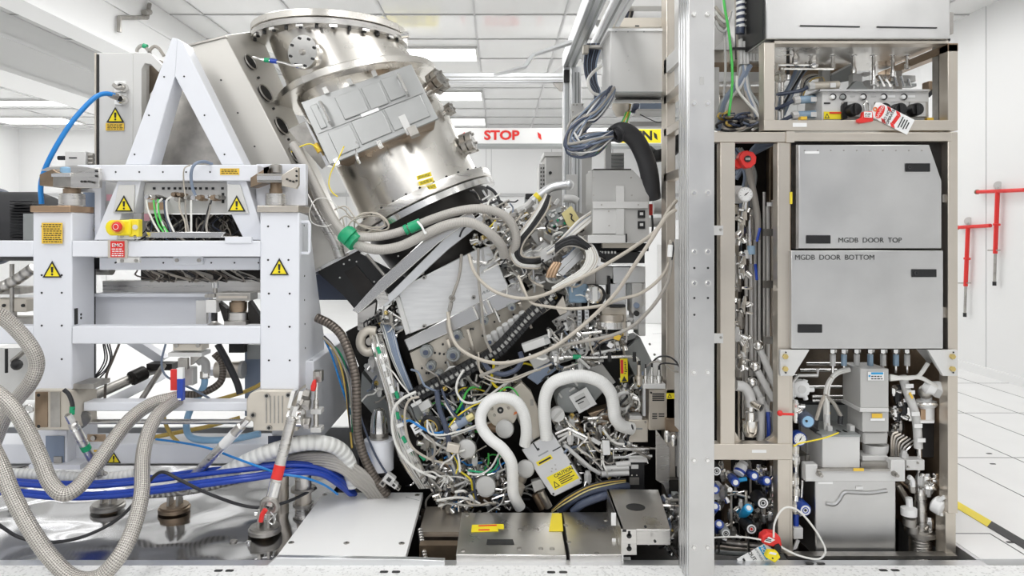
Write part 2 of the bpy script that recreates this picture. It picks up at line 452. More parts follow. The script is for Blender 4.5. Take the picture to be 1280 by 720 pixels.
# ceiling luminaires that can be seen
def lum(X0, X1, Y0, Y1, lab, grp=None):
    t = thing('ceiling_light', lab, 'ceiling light', ((X0 + X1) / 2, (Y0 + Y1) / 2, ZC - .03), grp)
    g = G().box((X0 - .03, Y0 - .03, ZC - .03), (X1 + .03, Y0, ZC - .001)); g.box((X0 - .03, Y1, ZC - .03), (X1 + .03, Y1 + .03, ZC - .001))
    g.box((X0 - .03, Y0, ZC - .03), (X0, Y1, ZC - .001)); g.box((X1, Y0, ZC - .03), (X1 + .03, Y1, ZC - .001))
    part('frame', g, 'lgrey', t); part('diffuser', G().box((X0, Y0, ZC - .022), (X1, Y1, ZC - .004)), 'lamp', t)
lum(-1.22, -.31, 9.25, 9.9, 'bright ceiling strip light above the large vessel, highest of three right of its lid')
lum(-1.22, -.31, 12.1, 12.85, 'ceiling strip light seen between the horizontal rail and the STOP sign')
lum(-1.22, -.31, 14.9, 15.8, 'small far ceiling strip light just above the STOP sign')
lum(-10.6, -9.0, 14.8, 15.6, 'far ceiling strip light left of the tall grey box, upper one', )
lum(-10.2, -7.6, 12.9, 13.4, 'ceiling strip light over the back left corner beyond the second girder')
lum(-8.2, -7.2, 8.2, 8.9, 'ceiling strip light tucked left of the girders by the picture edge')
for k, (X, Y, s) in enumerate(((1.7, 9.3, 'over the aluminium gantry'), (1.7, 12.4, 'beyond the gantry, over the yellow sign'))):
    lum(X, X + .9, Y, Y + .6, 'ceiling strip light ' + s)
# pipe bracket on the girder
D = 5.6
t = thing('pipe_bracket', 'bent stainless pipe bracket on the white ceiling girder', 'bracket', (-3.6, 5.6, 3.4))
gx = -3.57
def on_girder(x, y, off=0):        # points just in front of the girder's side face
    DD = (gx + off) * F / (x - CX); return P(x, y, DD)
part('pipe', G().tube([on_girder(149, 40), on_girder(149, 22), on_girder(184, 22), on_girder(187, 5)], .022, 8, sm=False), 'dull', t)
part('clamp', G().cyl(on_girder(180, 16), on_girder(187, 15), .03), 'dull', t)
# overhead crane beam carrying STOP lettering
DB = 11.1
t = thing('crane_beam_sign', 'white overhead crane beam lettered STOP in red behind the vessel', 'sign', P(640, 180, DB))
part('beam', G().rect(470, 160, 900, 180, DB, .3), 'paper', t, bev=.01)
part('rail', G().rect(470, 179.5, 900, 182.5, DB - .04, .4), 'mgrey', t)
lettering(t, 'STOP', 627, 169.5, DB - .01, 11.0, 'red', ux=Vector((1.15, 0, 0)), bold=.035)
part('red_chevron', G().poly([(672, 165), (676, 168), (677, 175), (673, 172)], DB - .01, .005), 'red', t)
part('red_chevron', G().poly([(581, 165), (577, 168), (576, 175), (580, 172)], DB - .01, .005), 'red', t)
for x0, x1, tx in ((478, 548, 516), (776, 826, 800)):
    y_ = part('yellow_panel', G().rect(x0, 161.5, x1, 178.5, DB - .006, .004), 'yellow', t)
    lettering(y_, 'OPEN' if x0 < 600 else 'OPEN', tx - 7, 170, DB - .012, 11, 'ink', ux=Vector((1.1, 0, 0)), bold=.035)
    part('chevron', G().poly([(x1 - 9, 165), (x1 - 5, 168), (x1 - 4, 175), (x1 - 8, 172)], DB - .012, .004), 'ink', y_)
# far white cabinet in the gap beside the column
t = thing('white_cabinet', 'white equipment cabinet with door panels far behind, left of the tall column', 'cabinet', P(850, 404, 12))
part('body', G().rect(806, 275, 960, 404.5, 12, .8), 'wall', t, bev=.01)
part('door', G().rect(822, 306, 890, 373, 11.985, .012), 'lgrey', t, bev=.004)
part('door', G().rect(827, 312, 886, 342, 11.97, .012), 'wall', t, bev=.004)
zz0 = P(0, 299, 6).z
# far wall cabinets / back area left
t = thing('grey_cabinet', 'grey perforated electronics cabinet behind the tangled cables, left of the gantry post', 'cabinet', P(700, 250, 6.0))
part('body', G().rect(682, 194, 740, 300, 6.0, .5), 'grey', t, bev=.006)
part('top_cover', G().rect(680, 190, 742, 195, 5.98, .55), 'lgrey', t)
part('plinth', G().box((P(684, 0, 6.05).x, 6.05, 0), (P(738, 0, 6.05).x, 6.45, zz0)), 'lgrey', t)
g = G()
for r in range(9):
    for c in range(2): g.disc(676.5 + c * 3.2, 210 + r * 5, 6.12, 1.0, .01, 8)
part('side_grille', G().rect(674, 205, 682, 262, 6.14, .4), 'lgrey', t); part('vent_hole', g, 'ink', t)
part('lock', G().disc(688, 216, 5.99, 2, .01), 'ink', t)
# hazard tape on the floor
D0, D1 = 3.3, 7.8
t = thing('hazard_tape', 'yellow and black hazard tape on the white floor beside the right cabinet', 'floor tape', (2.53, 3.3, 0))
L = .33; y = 3.02; k = 0
while y < D1:
    part('black_stripe' if k % 2 else 'yellow_stripe', G().loft([Vector((2.495, y, .001)), Vector((2.565, y + .07, .001)), Vector((2.565, y + L + .07, .001)), Vector((2.495, y + L, .001))],
         [Vector((2.495, y, .003)), Vector((2.565, y + .07, .003)), Vector((2.565, y + L + .07, .003)), Vector((2.495, y + L, .003))]), 'ink' if k % 2 else 'haz', t)
    y += L; k += 1
# two red T handled tools hanging on the right wall
def on_wall(x, y, off=.05):
    XX = 5.14 - off; return P(x, y, XX * F / (x - CX))
for (xa, xb, yb, xs, yt, ys, lab) in ((1221, 1281, 239, 1247, 239, 357, 'large red T handled lifting tool hanging on the right wall'),
                                      (1196, 1238, 283.5, 1210, 283.5, 396, 'smaller red T handled lifting tool hanging beside the tall cabinet')):
    t = thing('lifting_tool', lab, 'tool', on_wall(xs, ys))
    part('crossbar', G().tube([on_wall(xa, yb + 1), on_wall(xb, yb - 1.5)], .02, 10, sm=False), 'red', t)
    y2 = yt + (ys - yt) * .66
    part('shaft', G().tube([on_wall(xs, yt), on_wall(xs - 3, y2)], .022, 10, sm=False), 'red', t)
    part('collar', G().tube([on_wall(xs - 1, yt + (y2 - yt) * .52), on_wall(xs - 1.2, yt + (y2 - yt) * .55)], .035, 10, sm=False), 'red', t)
    part('spindle', G().tube([on_wall(xs - 3, y2), on_wall(xs - 4, ys)], .014, 8, sm=False), 'dull', t)
    part('tip', G().tube([on_wall(xs - 4, ys - 5), on_wall(xs - 4, ys)], .018, 8, sm=False), 'black', t)
    part('cross_pin', G().tube([on_wall(xs - 12, y2 - 4), on_wall(xs + 3, y2 - 4)], .008, 6, sm=False), 'dull', t)
    part('bar_end', G().tube([on_wall(xa - .5, yb + 1), on_wall(xa + 1.2, yb + 1)], .026, 10, sm=False), 'brown', t)
    hk = thing('wall_hook', ('clear wall hook holding the large red tool' if xa > 1210 else 'clear wall hook holding the smaller red tool'), 'hook', on_wall(xs + 2, yb - 6, 0))
    part('base', G().tube([on_wall(xs + 1, yb - 7, .0), on_wall(xs + 1, yb - 7, .02)], .045, 14, sm=False), 'lgrey', hk)
    part('pin', G().tube([on_wall(xs, yb - 5, .0), on_wall(xs, yb - 4, .09)], .012, 8, sm=False), 'bright', hk)
# ------------------------------------------------------------------ pit: polished steel plate, covers
def at_floor(x, y, z=0.0):
    D = F * (EYE - z) / (y - CY); return P(x, y, D)
def top_quad(pts, z, t):
    """horizontal plate whose top corners stand at height z on the sight lines of the pixels"""
    A = [at_floor(x, y, z) for x, y in pts]
    return [p for p in A], [p - Vector((0, 0, t)) for p in A]
g = G(); ZP = -.03
g.box((-4.1, 3.33, ZP - .05), (-.985, 4.75, ZP))
bp = single('steel_base_plate', g, 'plate', 'polished stainless base plate with swirl reflections under the white frame', 'base plate', bev=.004)
for i, (x, y) in enumerate(((23 + 320, 677), (292, 677), (311, 678))):
    if i != 0:
        r = [.028, .018, .012][i]
        part('plug', G().lathe(at_floor(x, y, ZP), (0, 0, 1), [(0, r), (.006, r), (.008, r * .7)], 16), 'dull' if i == 1 else 'bright', bp)
# white cover with six screws
t = thing('floor_cover', 'white square floor cover held by six screws at the front edge of the pit', 'cover', at_floor(436, 655))
A, B = top_quad([(345, 696), (507, 695), (529, 615.5), (405, 615.5)], .012, .035)
part('plate', G().loft(A, B), 'paper', t, bev=.003)
g = []
for x, y in ((364, 678.5), (433, 679), (502, 679.5), (406, 618.5), (463, 618.5), (521.5, 619)):
    p = at_floor(x, y, .012)
    s_ = part('screw', G().lathe(p, (0, 0, 1), [(0, .014), (.003, .014), (.004, .009)], 12), 'dull', t)
    part('socket', G().lathe(p + Vector((0, 0, .004)), (0, 0, 1), [(0, .006), (.001, .006)], 6), 'ink', s_)
part('pencil_mark', G().tube([at_floor(508, 621, .013), at_floor(509, 622, .013), at_floor(524, 625.5, .013)], .0012, 4), 'mgrey', t)
part('front_rail', G().poly([(333, 708), (556, 708), (556, 701), (520, 699.5), (345, 697), (338, 703)], 3.255, .03), 'alu', t, bev=.002)
# steel covers over the centre of the pit
def pit_cover(name, lab, quad, z, th, m='steel'):
    A, B = top_quad(quad, z, th)
    c = [sum(p.x for p in A) / 4, sum(p.y for p in A) / 4, z]
    tt = thing(name, lab, 'cover', c)
    part('plate', G().loft(A, B), m, tt, bev=.004)
    return tt
t = pit_cover('steel_cover', 'stainless pit cover with yellow warning strips and a dark slot', [(570, 693), (708, 694), (699, 640.5), (577, 640.5)], .03, .09)
def flat_label(parent, quad, z, m, name='label_strip'):
    A, B = top_quad(quad, z, .001); return part(name, G().loft(A, B), m, parent)
f_ = flat_label(t, [(589, 665), (623, 664), (622, 655), (590, 656)], .032, 'yellow'); flat_label(f_, [(598, 657.8), (621, 657), (620.7, 655.6), (598, 656.4)], .0335, 'red', 'red_print'); flat_label(f_, [(598, 663), (612, 662.6), (612, 661.2), (598, 661.6)], .0335, 'red', 'red_print')
flat_label(t, [(623, 661), (630, 661), (629.5, 655), (622, 655)], .032, 'yellow')
flat_label(t, [(608, 680.5), (643, 680.5), (641, 674), (609, 674)], .032, 'ink', 'slot')
flat_label(t, [(686, 664), (704, 664), (702, 641.5), (690, 641.5)], .032, 'haz', 'yellow_sticker')
for x, y in ((579, 688), (584, 644), (650, 662), (671, 662), (649, 686), (676, 686), (690, 686)):
    part('screw', G().lathe(at_floor(x, y, .03), (0, 0, 1), [(0, .012), (.004, .011)], 10), 'dull', t)
t = pit_cover('steel_cover', 'narrow stainless pit cover right of the slotted one, with a yellow stain', [(712, 693.5), (777, 693), (761, 640), (703, 640)], .03, .09)
for x, y in ((707, 657), (711, 678), (746, 692), (757, 650)):
    part('screw', G().lathe(at_floor(x, y, .03), (0, 0, 1), [(0, .012), (.004, .011)], 10), 'dull', t)
# open topped raised steel box at right
t = thing('steel_box', 'raised stainless box with a round hole and keyhole slots beside the tall column', 'box', at_floor(800, 690))
zt = .14
A, B = top_quad([(776, 661), (838, 661.5), (823, 612), (758, 611)], zt, .012)
part('lid', G().loft(A, B), 'steel', t, bev=.002)
lo = [p - Vector((0, 0, .16)) for p in A]
part('left_wall', G().loft([A[0], A[3], lo[3], lo[0]], [p + Vector((.012, 0, 0)) for p in (A[0], A[3], lo[3], lo[0])]), 'steel', t)
part('front_flange', G().rect(776.5, 662, 796, 694, A[0].y - .012, .012), 'steel', t, bev=.002)
part('front_wall', G().rect(796, 662, 838, 681, A[0].y + .03, .012), 'steel', t)
part('round_hole', G().lathe(at_floor(794.5, 634, zt), (0, 0, 1), [(0, .047), (.0015, .047)], 24), 'ink', t)
for y in (670, 686):
    k = G().disc(786.5, y, A[0].y - .0135, 3.2, .002); k.rect(785, y - 6, 788, y, A[0].y - .0135, .002); part('keyhole', k, 'ink', t)
part('corner_hole', G().rect(778, 662, 783, 665, A[0].y - .0135, .002), 'ink', t)
for x, y in ((819, 677), (807, 659)):
    part('screw', G().disc(x, y, A[0].y - .012, 1.6, .01), 'ink', t)
for (x0, y0, x1, y1) in ((765, 641, 770, 657), (766, 673, 770, 683)):
    part('white_label', G().rect(x0 - 1, y0, x1, y1, A[0].y + .12, .002), 'paper', t)
# sub-structure seen in the pit gaps
t = thing('pit_girder', 'bronze coloured steel ledge in the dark pit between the white and steel covers', 'girder', (-.3, 3.6, -.42))
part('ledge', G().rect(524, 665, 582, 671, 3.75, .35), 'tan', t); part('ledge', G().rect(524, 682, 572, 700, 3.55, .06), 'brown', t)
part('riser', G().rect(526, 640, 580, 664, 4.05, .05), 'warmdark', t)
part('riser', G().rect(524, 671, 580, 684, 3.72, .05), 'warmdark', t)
t = hose('corrugated_hose', 'narrow dark corrugated hose hanging in the gap beside the white floor cover', 'hose', 'scorr', [(525, 662, 3.7), (528, 680, 3.6), (532, 700, 3.5), (533, 712, 3.45)], 3.2, 3.6)
t = hose('steel_tab', 'small white tab sticking out of the pit front under the steel covers', 'tab', 'lgrey', [(757, 700, 3.36), (788, 700, 3.36)], 4, 3.36, n=4, sm=False)

# ------------------------------------------------------------------ white support frame
FD = 3.75
fr = thing('support_frame', 'white painted steel support frame with two square posts and cross beams', 'frame', P(205, 600, FD))
def prism_x(x0, x1, pts):     # side profile (depth, z) between two world x values
    g_ = G(); A = [Vector((x0, d, z)) for d, z in pts]; B = [Vector((x1, d, z)) for d, z in pts]; return g_.loft(A, B)
def zz(y, D): return EYE + (CY - y) * D / F
xl0, xl1 = P(41, 0, FD).x, P(90, 0, FD).x
xr0, xr1 = P(325, 0, FD).x, P(374, 0, FD).x
pl = part('post', prism_x(xl0, xl1, [(FD, zz(265, FD)), (FD, zz(487, FD)), (3.96, zz(487, FD)), (3.96, zz(265, FD))]), 'white', fr, bev=.006)
pr = part('post', prism_x(xr0, xr1, [(FD, zz(265, FD)), (FD, zz(487, FD)), (4.29, zz(487, FD)), (4.29, zz(440, FD)), (3.93, zz(268, FD))]), 'white', fr, bev=.006)
part('beam', G().rect(90, 301, 325, 321, FD - .012, .2), 'white', fr, bev=.005)
part('beam', G().rect(-30, 301, 41, 321, FD - .004, .2), 'white', fr, bev=.005)
part('beam', G().rect(124, 322, 324, 337.5, 3.86, .1), 'white', fr, bev=.004)
part('beam', G().rect(90, 408, 325, 430, FD - .01, .09), 'white', fr, bev=.005)
part('beam', G().rect(-30, 408, 41, 430, FD - .004, .1), 'white', fr, bev=.005)
part('beam', G().rect(104, 503, 311, 514, 3.80, .1), 'white', fr, bev=.005)
w_ = part('web_panel', G().rect(116, 369, 262, 406, 4.06, .05), 'white', fr, bev=.003); part('flange', G().rect(116, 367, 262, 371, 4.0, .1), 'white', w_)
part('rear_rail', G().rect(128, 351, 330, 366, 4.15, .1), 'steel', fr, bev=.003)
part('base_beam', G().rect(-30, 555, 345, 580, 3.98, .22), 'white', fr, bev=.006)
part('base_block', G().rect(40, 538, 84, 581, 3.90, .3), 'white', fr, bev=.006)
q_ = part('pocket', G().rect(57, 545, 80, 578, 3.893, .004), 'bluegrey', fr); part('socket', G().rect(67, 571, 77, 580, 3.885, .02), 'dull', q_)
part('foot_pad', G().rect(36, 581, 100, 587, 3.86, .3), 'white', fr)
part('foot_box', G().box((xr0 + .02, 3.88, zz(560, 3.88)), (-1.0, 4.95, zz(436, 4.29))), 'white', fr, bev=.006)
part('foot_box_rail', G().poly([(386, 462, 3.93), (386, 448, 3.93), (412, 433, 4.45), (412, 448, 4.45)], 3.93, .02), 'white', fr)
part('side_notch', G().rect(387, 450, 391, 459, 3.90, .004), 'navy', fr)
part('base_socket', G().rect(335, 545, 372, 561, 3.865, .004), 'navy', fr)
part('diagonal_brace', G().poly([(158, 430, 4.6), (178, 430, 4.6), (206, 448, 4.6), (196, 454, 4.6)], 4.6, .08), 'white', fr)
part('diagonal_brace', G().poly([(128, 500, 4.3), (195, 468, 4.7), (200, 476, 4.7), (145, 505, 4.3)], 4.3, .08), 'white', fr)
part('rear_beam', G().rect(255, 462, 325, 470, 4.6, .1), 'white', fr)
part('rear_post', G().rect(306, 430, 326, 520, 4.5, .1), 'bluegrey', fr)
part('lower_bar', G().tube([P(95, 527, 3.9), P(308, 527, 3.9)], .014, 10, sm=False), 'steel', fr)
part('rear_wall', G().rect(92, 300, 118, 487, 4.1, .02), 'white', fr)
part('side_channel', G().rect(113, 330, 117, 484, 3.99, .02), 'rubber', fr)
sh = part('screw_plate', G().rect(216, 321, 253, 331, 3.84, .02), 'white', fr, bev=.003)
for x in (220.5, 248): part('screw', G().disc(x, 325.5, 3.83, 2.2, .01), 'dull', sh)
bt = part('beam_tab', G().rect(281, 296, 314, 304, FD - .02, .03), 'white', fr, bev=.002)
hp = []
for y in (344, 366, 407, 449): hp += [(52, y), (77, y)]
for y in (283, 325): hp += [(335, y), (360.5, y)]
for y in (367, 408.5, 450.5): hp += [(336, y), (362, y)]
hp = [p for p in hp if not (p[0] < 60 and p[1] > 448)]
for x, y in hp: part('hole', G().disc(x, y, FD - .002, 1.3, .002, 8), 'ink', fr)
for x, y in ((52, 283), (144, 328.5), (145, 328), (204, 328.5), (264, 328.5), (293, 328.5), (323, 328.5)): part('hole', G().disc(x, y, FD - .002 if x < 100 else 3.858, 1.1, .002, 8), 'ink', fr)
text_label(fr, 52, 278.5, 78, 304.5, FD - .014, 9); warn(fr, 53, 326, 77, 347, FD - .006); warn(fr, 337, 322.5, 361, 344, FD - .006)
warn(fr, 133, 565, 151, 579, 3.975)
part('orange_strip', G().rect(117, 562.5, 127, 565, 3.975, .003), 'amber', fr)
part('cable_clamp', G().rect(109, 543, 132, 552, 3.97, .004), 'brown', fr); part('clamp_screw', G().disc(116, 548, 3.96, 3, .02), 'dull', fr)
# handle on the side of the right post
h = P(388, 276, 3.85)
part('grab_handle', G().tube([P(374, 277.5, 3.80), P(386, 277.5, 3.80), P(387, 280, 3.80), P(387, 314, 3.80), P(386, 316.5, 3.80), P(374, 316.5, 3.80)], .009, 8, sm=False), 'white', fr)
for x, y in ((380, 282), (380.5, 345), (380.5, 375), (381, 405), (381.5, 435)):
    d = xr1 * F / (x - CX); part('hole', G().lathe(P(x, y, d) + Vector((.002, 0, 0)), (1, 0, 0), [(-.003, .005), (0, .005)], 8), 'ink', fr)
part('side_slot', G().box((xl1, 3.77, zz(405, 3.8)), (xl1 + .002, 3.80, zz(385, 3.8))), 'ink', fr)
for y in (393, 397.5): part('hole', G().lathe((xl1, 3.83, zz(y, 3.83)), (1, 0, 0), [(0, .007), (.002, .007)], 8), 'ink', fr)
# ------------------------------------------------------------------ A frame on top
DA = 3.85
af = thing('a_frame', 'white steel A frame tower standing on the top beam of the support frame', 'frame', P(240, 226, DA))
part('left_leg', G().poly([(156, 206), (187, 206), (218.5, 95), (222, 48), (215, 47)], DA, .13), 'white', af, bev=.004)
part('right_leg', G().poly([(277, 206), (305, 206), (228.5, 53), (222, 48), (218.5, 95)], DA, .13), 'white', af, bev=.004)
part('top_beam', G().rect(126, 206, 322, 226, DA - .03, .18), 'white', af, bev=.005)
part('end_plate', G().poly([(320, 257), (382, 257), (382, 205), (320, 205)], DA + .06, .05), 'white', af, bev=.004)
part('end_plate', G().poly([(118, 300), (126, 300), (126, 206), (96, 206), (96, 240), (118, 240)], DA + .08, .05), 'white', af, bev=.004)
part('lower_left_leg', G().poly([(117, 300), (146, 300), (152, 266), (168, 266), (176, 226), (147, 226)], DA, .12), 'white', af, bev=.004)
part('lower_right_leg', G().poly([(305, 300), (326, 300), (326, 282), (308, 226), (283, 226), (288, 266)], DA, .12), 'white', af, bev=.004)
for x, y in ((205, 96), (186, 144), (168, 193), (230, 95.5), (255.5, 144), (280.5, 193)): part('hole', G().disc(x, y, DA - .002, 1.1, .002, 8), 'ink', af)
for x in (144.5, 174, 203.5, 232.5, 262.5): part('hole', G().disc(x, 215, DA - .032, 1.1, .002, 8), 'ink', af)
text_label(af, 275, 210.5, 299, 218.5, DA - .033, 3)
k = part('warning_plate', G().poly([(141, 266), (167, 266), (168, 231), (148, 231)], DA - .012, .012), 'lgrey', af, bev=.002)
k2 = part('warning_plate', G().poly([(284, 267), (311, 267), (300, 231), (284, 230)], DA - .012, .012), 'lgrey', af, bev=.002)
warn(af, 143.5, 244, 166, 264.5, DA - .017); warn(af, 284.5, 244, 307, 264.5, DA - .017)
# connector panel between the legs
cp = thing('connector_plate', 'silver connector panel with round plugs and slots under the top beam', 'panel', P(232, 267, 3.9))
part('plate', G().rect(180, 228.5, 284, 267, 3.90, .015), 'lgrey', cp, bev=.002)
part('side_flange', G().poly([(167.5, 266, 3.87), (180, 267, 3.95), (180, 231, 3.95), (167.5, 231, 3.87)], 3.87, .01), 'tan', cp)
part('nameplate', G().rect(183, 253, 206, 262, 3.895, .004), 'copper', cp)
part('side_vent', G().rect(277, 241, 280, 254, 3.895, .004), 'ink', cp)
for x in (192.5, 204, 211, 218.5, 225, 232, 237, 244, 250.5, 258, 266, 278): part('slot', G().rect(x - 1.6, 234, x + 1.6, 237, 3.896, .003), 'ink', cp)
for i, (x, y, r) in enumerate(((183, 246, 3.6), (192, 246, 3.2), (199, 248, 2.4), (216, 243, 3.6), (220, 249, 3.4), (223, 243, 3), (232, 247, 3.2), (241, 247, 4), (248, 247, 4), (258, 246, 3), (265, 247, 4), (271, 246, 3.2))):
    c_ = part('plug', G().lathe(P(x, y, 3.80), (0, 1, 0), [(0, r * .75 * 3.8 / F), (.03, r * .8 * 3.8 / F), (.03, r * 3.8 / F), (.06, r * 3.8 / F), (.06, r * .85 * 3.8 / F), (.1, r * .85 * 3.8 / F)], 12), ['bright', 'dull', 'black', 'brown', 'dull', 'brown', 'dull', 'chrome', 'brown', 'bright', 'brown', 'dull'][i], cp)
PW = 3.79
for i, (nm, mt, pts, r) in enumerate((
        ('white_lead', 'wcable', [(183, 250), (185, 262), (192, 278), (199, 290)], 1.3), ('green_lead', 'lgreen', [(198, 249), (198, 264), (203, 280), (210, 291)], 1.4),
        ('green_lead', 'lgreen', [(192, 250), (194, 266), (198, 280), (205, 291)], 1.1), ('white_lead', 'wcable', [(203, 248), (197, 256), (200, 272), (208, 290)], 1.3),
        ('white_lead', 'wcable', [(214, 246), (208, 252), (210, 272), (218, 291)], 1.3), ('navy_lead', 'navy', [(205, 250), (207, 270), (214, 290)], 1.2),
        ('beige_lead', 'bcable', [(224, 247), (225, 262), (231, 276), (233, 291)], 1.2), ('grey_lead', 'gcable', [(232, 250), (232, 266), (236, 291)], 1.1),
        ('white_lead', 'wcable', [(239, 250), (239, 270), (239, 291)], 1.3), ('grey_lead', 'gcable', [(263, 249), (262, 262), (258, 280), (259, 291)], 1.4),
        ('black_lead', 'rubber', [(264, 250), (259, 268), (252, 290)], 1.5), ('beige_lead', 'bcable', [(232, 246), (230, 232), (230, 212, 3.74), (238, 206, 3.74)], .9))):
    part(nm, G().tube(tpts(pts, PW), r * PW / F, 6, 5), mt, cp)
hose('looped_cable', 'grey cable looping over the top beam down into the connector panel', 'cable', 'bluegrey', [(265, 205, 3.84), (255, 202, 3.78), (244, 205, 3.74), (239, 216, 3.74), (240, 232, 3.77), (244, 244, 3.79)], 2, 3.78)
hose('hanging_line', 'thin pale cord hanging down behind the A frame left leg', 'cord', 'wcable', [(197, 175, 4.1), (196, 205, 4.05)], .9, 4.1)
tr = thing('drip_tray', 'shallow stainless tray under the connector panel', 'tray', P(232, 297, 3.8))
g = G().poly([(186, 297), (276, 297), (281, 290), (182, 290)], 3.78, .02); g.rect(182, 295, 281, 297, 3.79, .2)
part('pan', g, 'bright', tr, bev=.002)
# emergency stop
em = thing('emergency_stop_box', 'yellow emergency stop box with red mushroom button above the EMO sign', 'emergency stop', P(150, 296, 3.75))
part('housing', G().poly([(136, 294.5), (163, 294.5), (163, 274.5), (136, 275), (132, 279), (130.5, 284), (132, 290)], 3.70, .06), 'yellow', em, bev=.01)
part('side_wing', G().rect(161, 274, 173, 296, 3.715, .045), 'haz', em, bev=.004)
part('side_socket', G().disc(168.5, 284, 3.708, 3.2, .01, 14), 'lgrey', em)
part('collar', G().lathe(P(145.5, 283.5, 3.685), (0, 1, 0), [(0, .032), (.016, .036)], 24), 'amber', em)
b_ = part('mushroom_button', G().lathe(P(144.5, 283.5, 3.655), (0, 1, 0), [(0, .016), (.004, .023), (.014, .026), (.03, .02)], 20), 'red', em)
part('white_arc', G().ring(P(144.5, 283.5, 3.654), (0, 1, 0), .013, .0013, 20, 5), 'paper', b_)
part('mounting_plate', G().rect(148, 293, 173, 299, 3.72, .02), 'lgrey', em)
for x in (152, 168.5): part('screw', G().disc(x, 295.8, 3.715, 2, .01), 'dull', em)
es = thing('emo_sign', 'red EMO sign with white lettering in a pale holder on the upper beam', 'sign', P(147, 322, 3.72))
part('holder', G().rect(134.5, 300, 159, 322.5, 3.725, .012), 'beige', es, bev=.002)
p_ = part('red_panel', G().rect(138, 301.5, 155.2, 321.5, 3.72, .004), 'red', es)
part('lettering', text_geo('EMO', 146.6, 306.7, 3.717, 4.6, bold=.008), 'paper', p_)
fine_print(p_, 139.5, 310, 154, 321, 3.717, 4, m='paper')
part('lower_bracket', G().rect(146, 322, 174, 328.5, 3.73, .02), 'lgrey', es)
for x in (152, 169.5): part('screw', G().disc(x, 325.8, 3.722, 2, .01), 'dull', es)
# steel adapter plates and load mounts on the post tops
for side, (x0, x1, x2, lab) in enumerate(((37.5, 88, 117, 'left'), (321, 373, 386, 'right'))):
    ld = thing('load_mount', 'tan topped steel load mount with clamp bracket on the %s white post' % lab, 'mount', P((x0 + x1) / 2, 265, FD))
    xa, xb = P(x0, 0, FD - .02).x, P(x1, 0, FD - .02).x
    part('cap_plate', G().box((xa, FD - .02, zz(265, FD - .02)), (xb, 3.95, zz(257, FD - .02))), 'copper' if side == 0 else 'tan', ld, bev=.003)
    cx = 90 if side == 0 else 345
    Dm = 3.86
    part('cylinder', G().lathe(P(cx, 257, Dm), (0, 0, 1), [(0, 15 * Dm / F if side == 0 else 13 * Dm / F), (14.5 * Dm / F, 14.5 * Dm / F if side == 0 else 12.5 * Dm / F), (15 * Dm / F, 13 * Dm / F if side == 0 else 12 * Dm / F)], 26), 'steel', ld)
    part('neck', G().lathe(P(cx, 242, Dm), (0, 0, 1), [(0, 10 * Dm / F if side == 0 else 8 * Dm / F), (.025, 10 * Dm / F if side == 0 else 8 * Dm / F), (.025, 8.5 * Dm / F if side == 0 else 7 * Dm / F), (.06, 8.5 * Dm / F if side == 0 else 7 * Dm / F)], 22), 'brown', ld)
    if side == 0:
        part('clamp_arm', G().poly([(49, 232), (90, 234), (90, 221), (70, 214), (66, 211), (49, 218)], 3.80, .16), 'brown', ld, bev=.004)
        part('clamp_block', G().rect(66, 216, 92, 234, 3.785, .18), 'dull', ld, bev=.003)
        part('clevis_plate', G().poly([(88, 235), (124, 235), (124, 210), (115, 210), (88, 219)], 3.77, .03), 'steel', ld, bev=.003)
        part('slotted_plate', G().rect(64, 217, 88, 221, 3.76, .2), 'bright', ld)
        part('top_stud', G().lathe(P(83, 217, 3.86), (0, 0, 1), [(0, .03), (.03, .03), (.035, .02)], 14), 'pblue', ld)
        part('top_plate', G().poly([(50, 213), (90, 218), (115, 210), (95, 207), (60, 209)], 3.85, .1), 'steel', ld)
        bolts(ld, [(103, 227), (107, 227), (112, 227), (117, 228), (121, 214), (121, 220)], 1.5, 3.765, 'ink')
    else:
        part('clamp_arm', G().poly([(313, 234), (330, 228), (330, 210), (334, 209), (313, 222)], 3.80, .14), 'brown', ld, bev=.004)
        part('clamp_block', G().rect(321, 217, 354, 228, 3.78, .2), 'dull', ld, bev=.003)
        part('clevis_plate', G().poly([(352, 232), (370, 236), (373, 231), (373, 209), (368, 209), (352, 219)], 3.77, .03), 'tan', ld, bev=.003)
        part('slotted_plate', G().rect(321, 220, 352, 225, 3.76, .2), 'bright', ld)
        part('top_stud', G().lathe(P(345, 216, 3.86), (0, 0, 1), [(0, .032), (.04, .032), (.045, .02)], 14), 'dull', ld)
        bolts(ld, [(359, 224), (363, 226), (367, 227), (371, 214), (371, 220), (371, 226)], 1.4, 3.765, 'ink')
# small grey connector box above left mount
cb = thing('connector_box', 'pale grey connector box with three plugs above the left load mount', 'connector box', P(95, 210, 4.0))
part('body', G().rect(81, 189, 107, 209, 4.0, .1), 'lgrey', cb, bev=.004)
part('slot', G().rect(86, 196.5, 96, 198, 3.998, .003), 'ink', cb)
for y in (194, 199, 204): part('plug', G().cyl(P(107, y, 4.03), P(117, y + .5, 4.03), .013), 'dull', cb)
part('cable_gland', G().cyl(P(73, 197.5, 4.03), P(81, 197.5, 4.03), .012), 'black', cb)
part('label', G().rect(85, 210, 95, 215, 3.99, .004), 'pblue', cb)
part('holder', G().rect(92, 207, 98, 212, 4.0, .05), 'grey', cb)
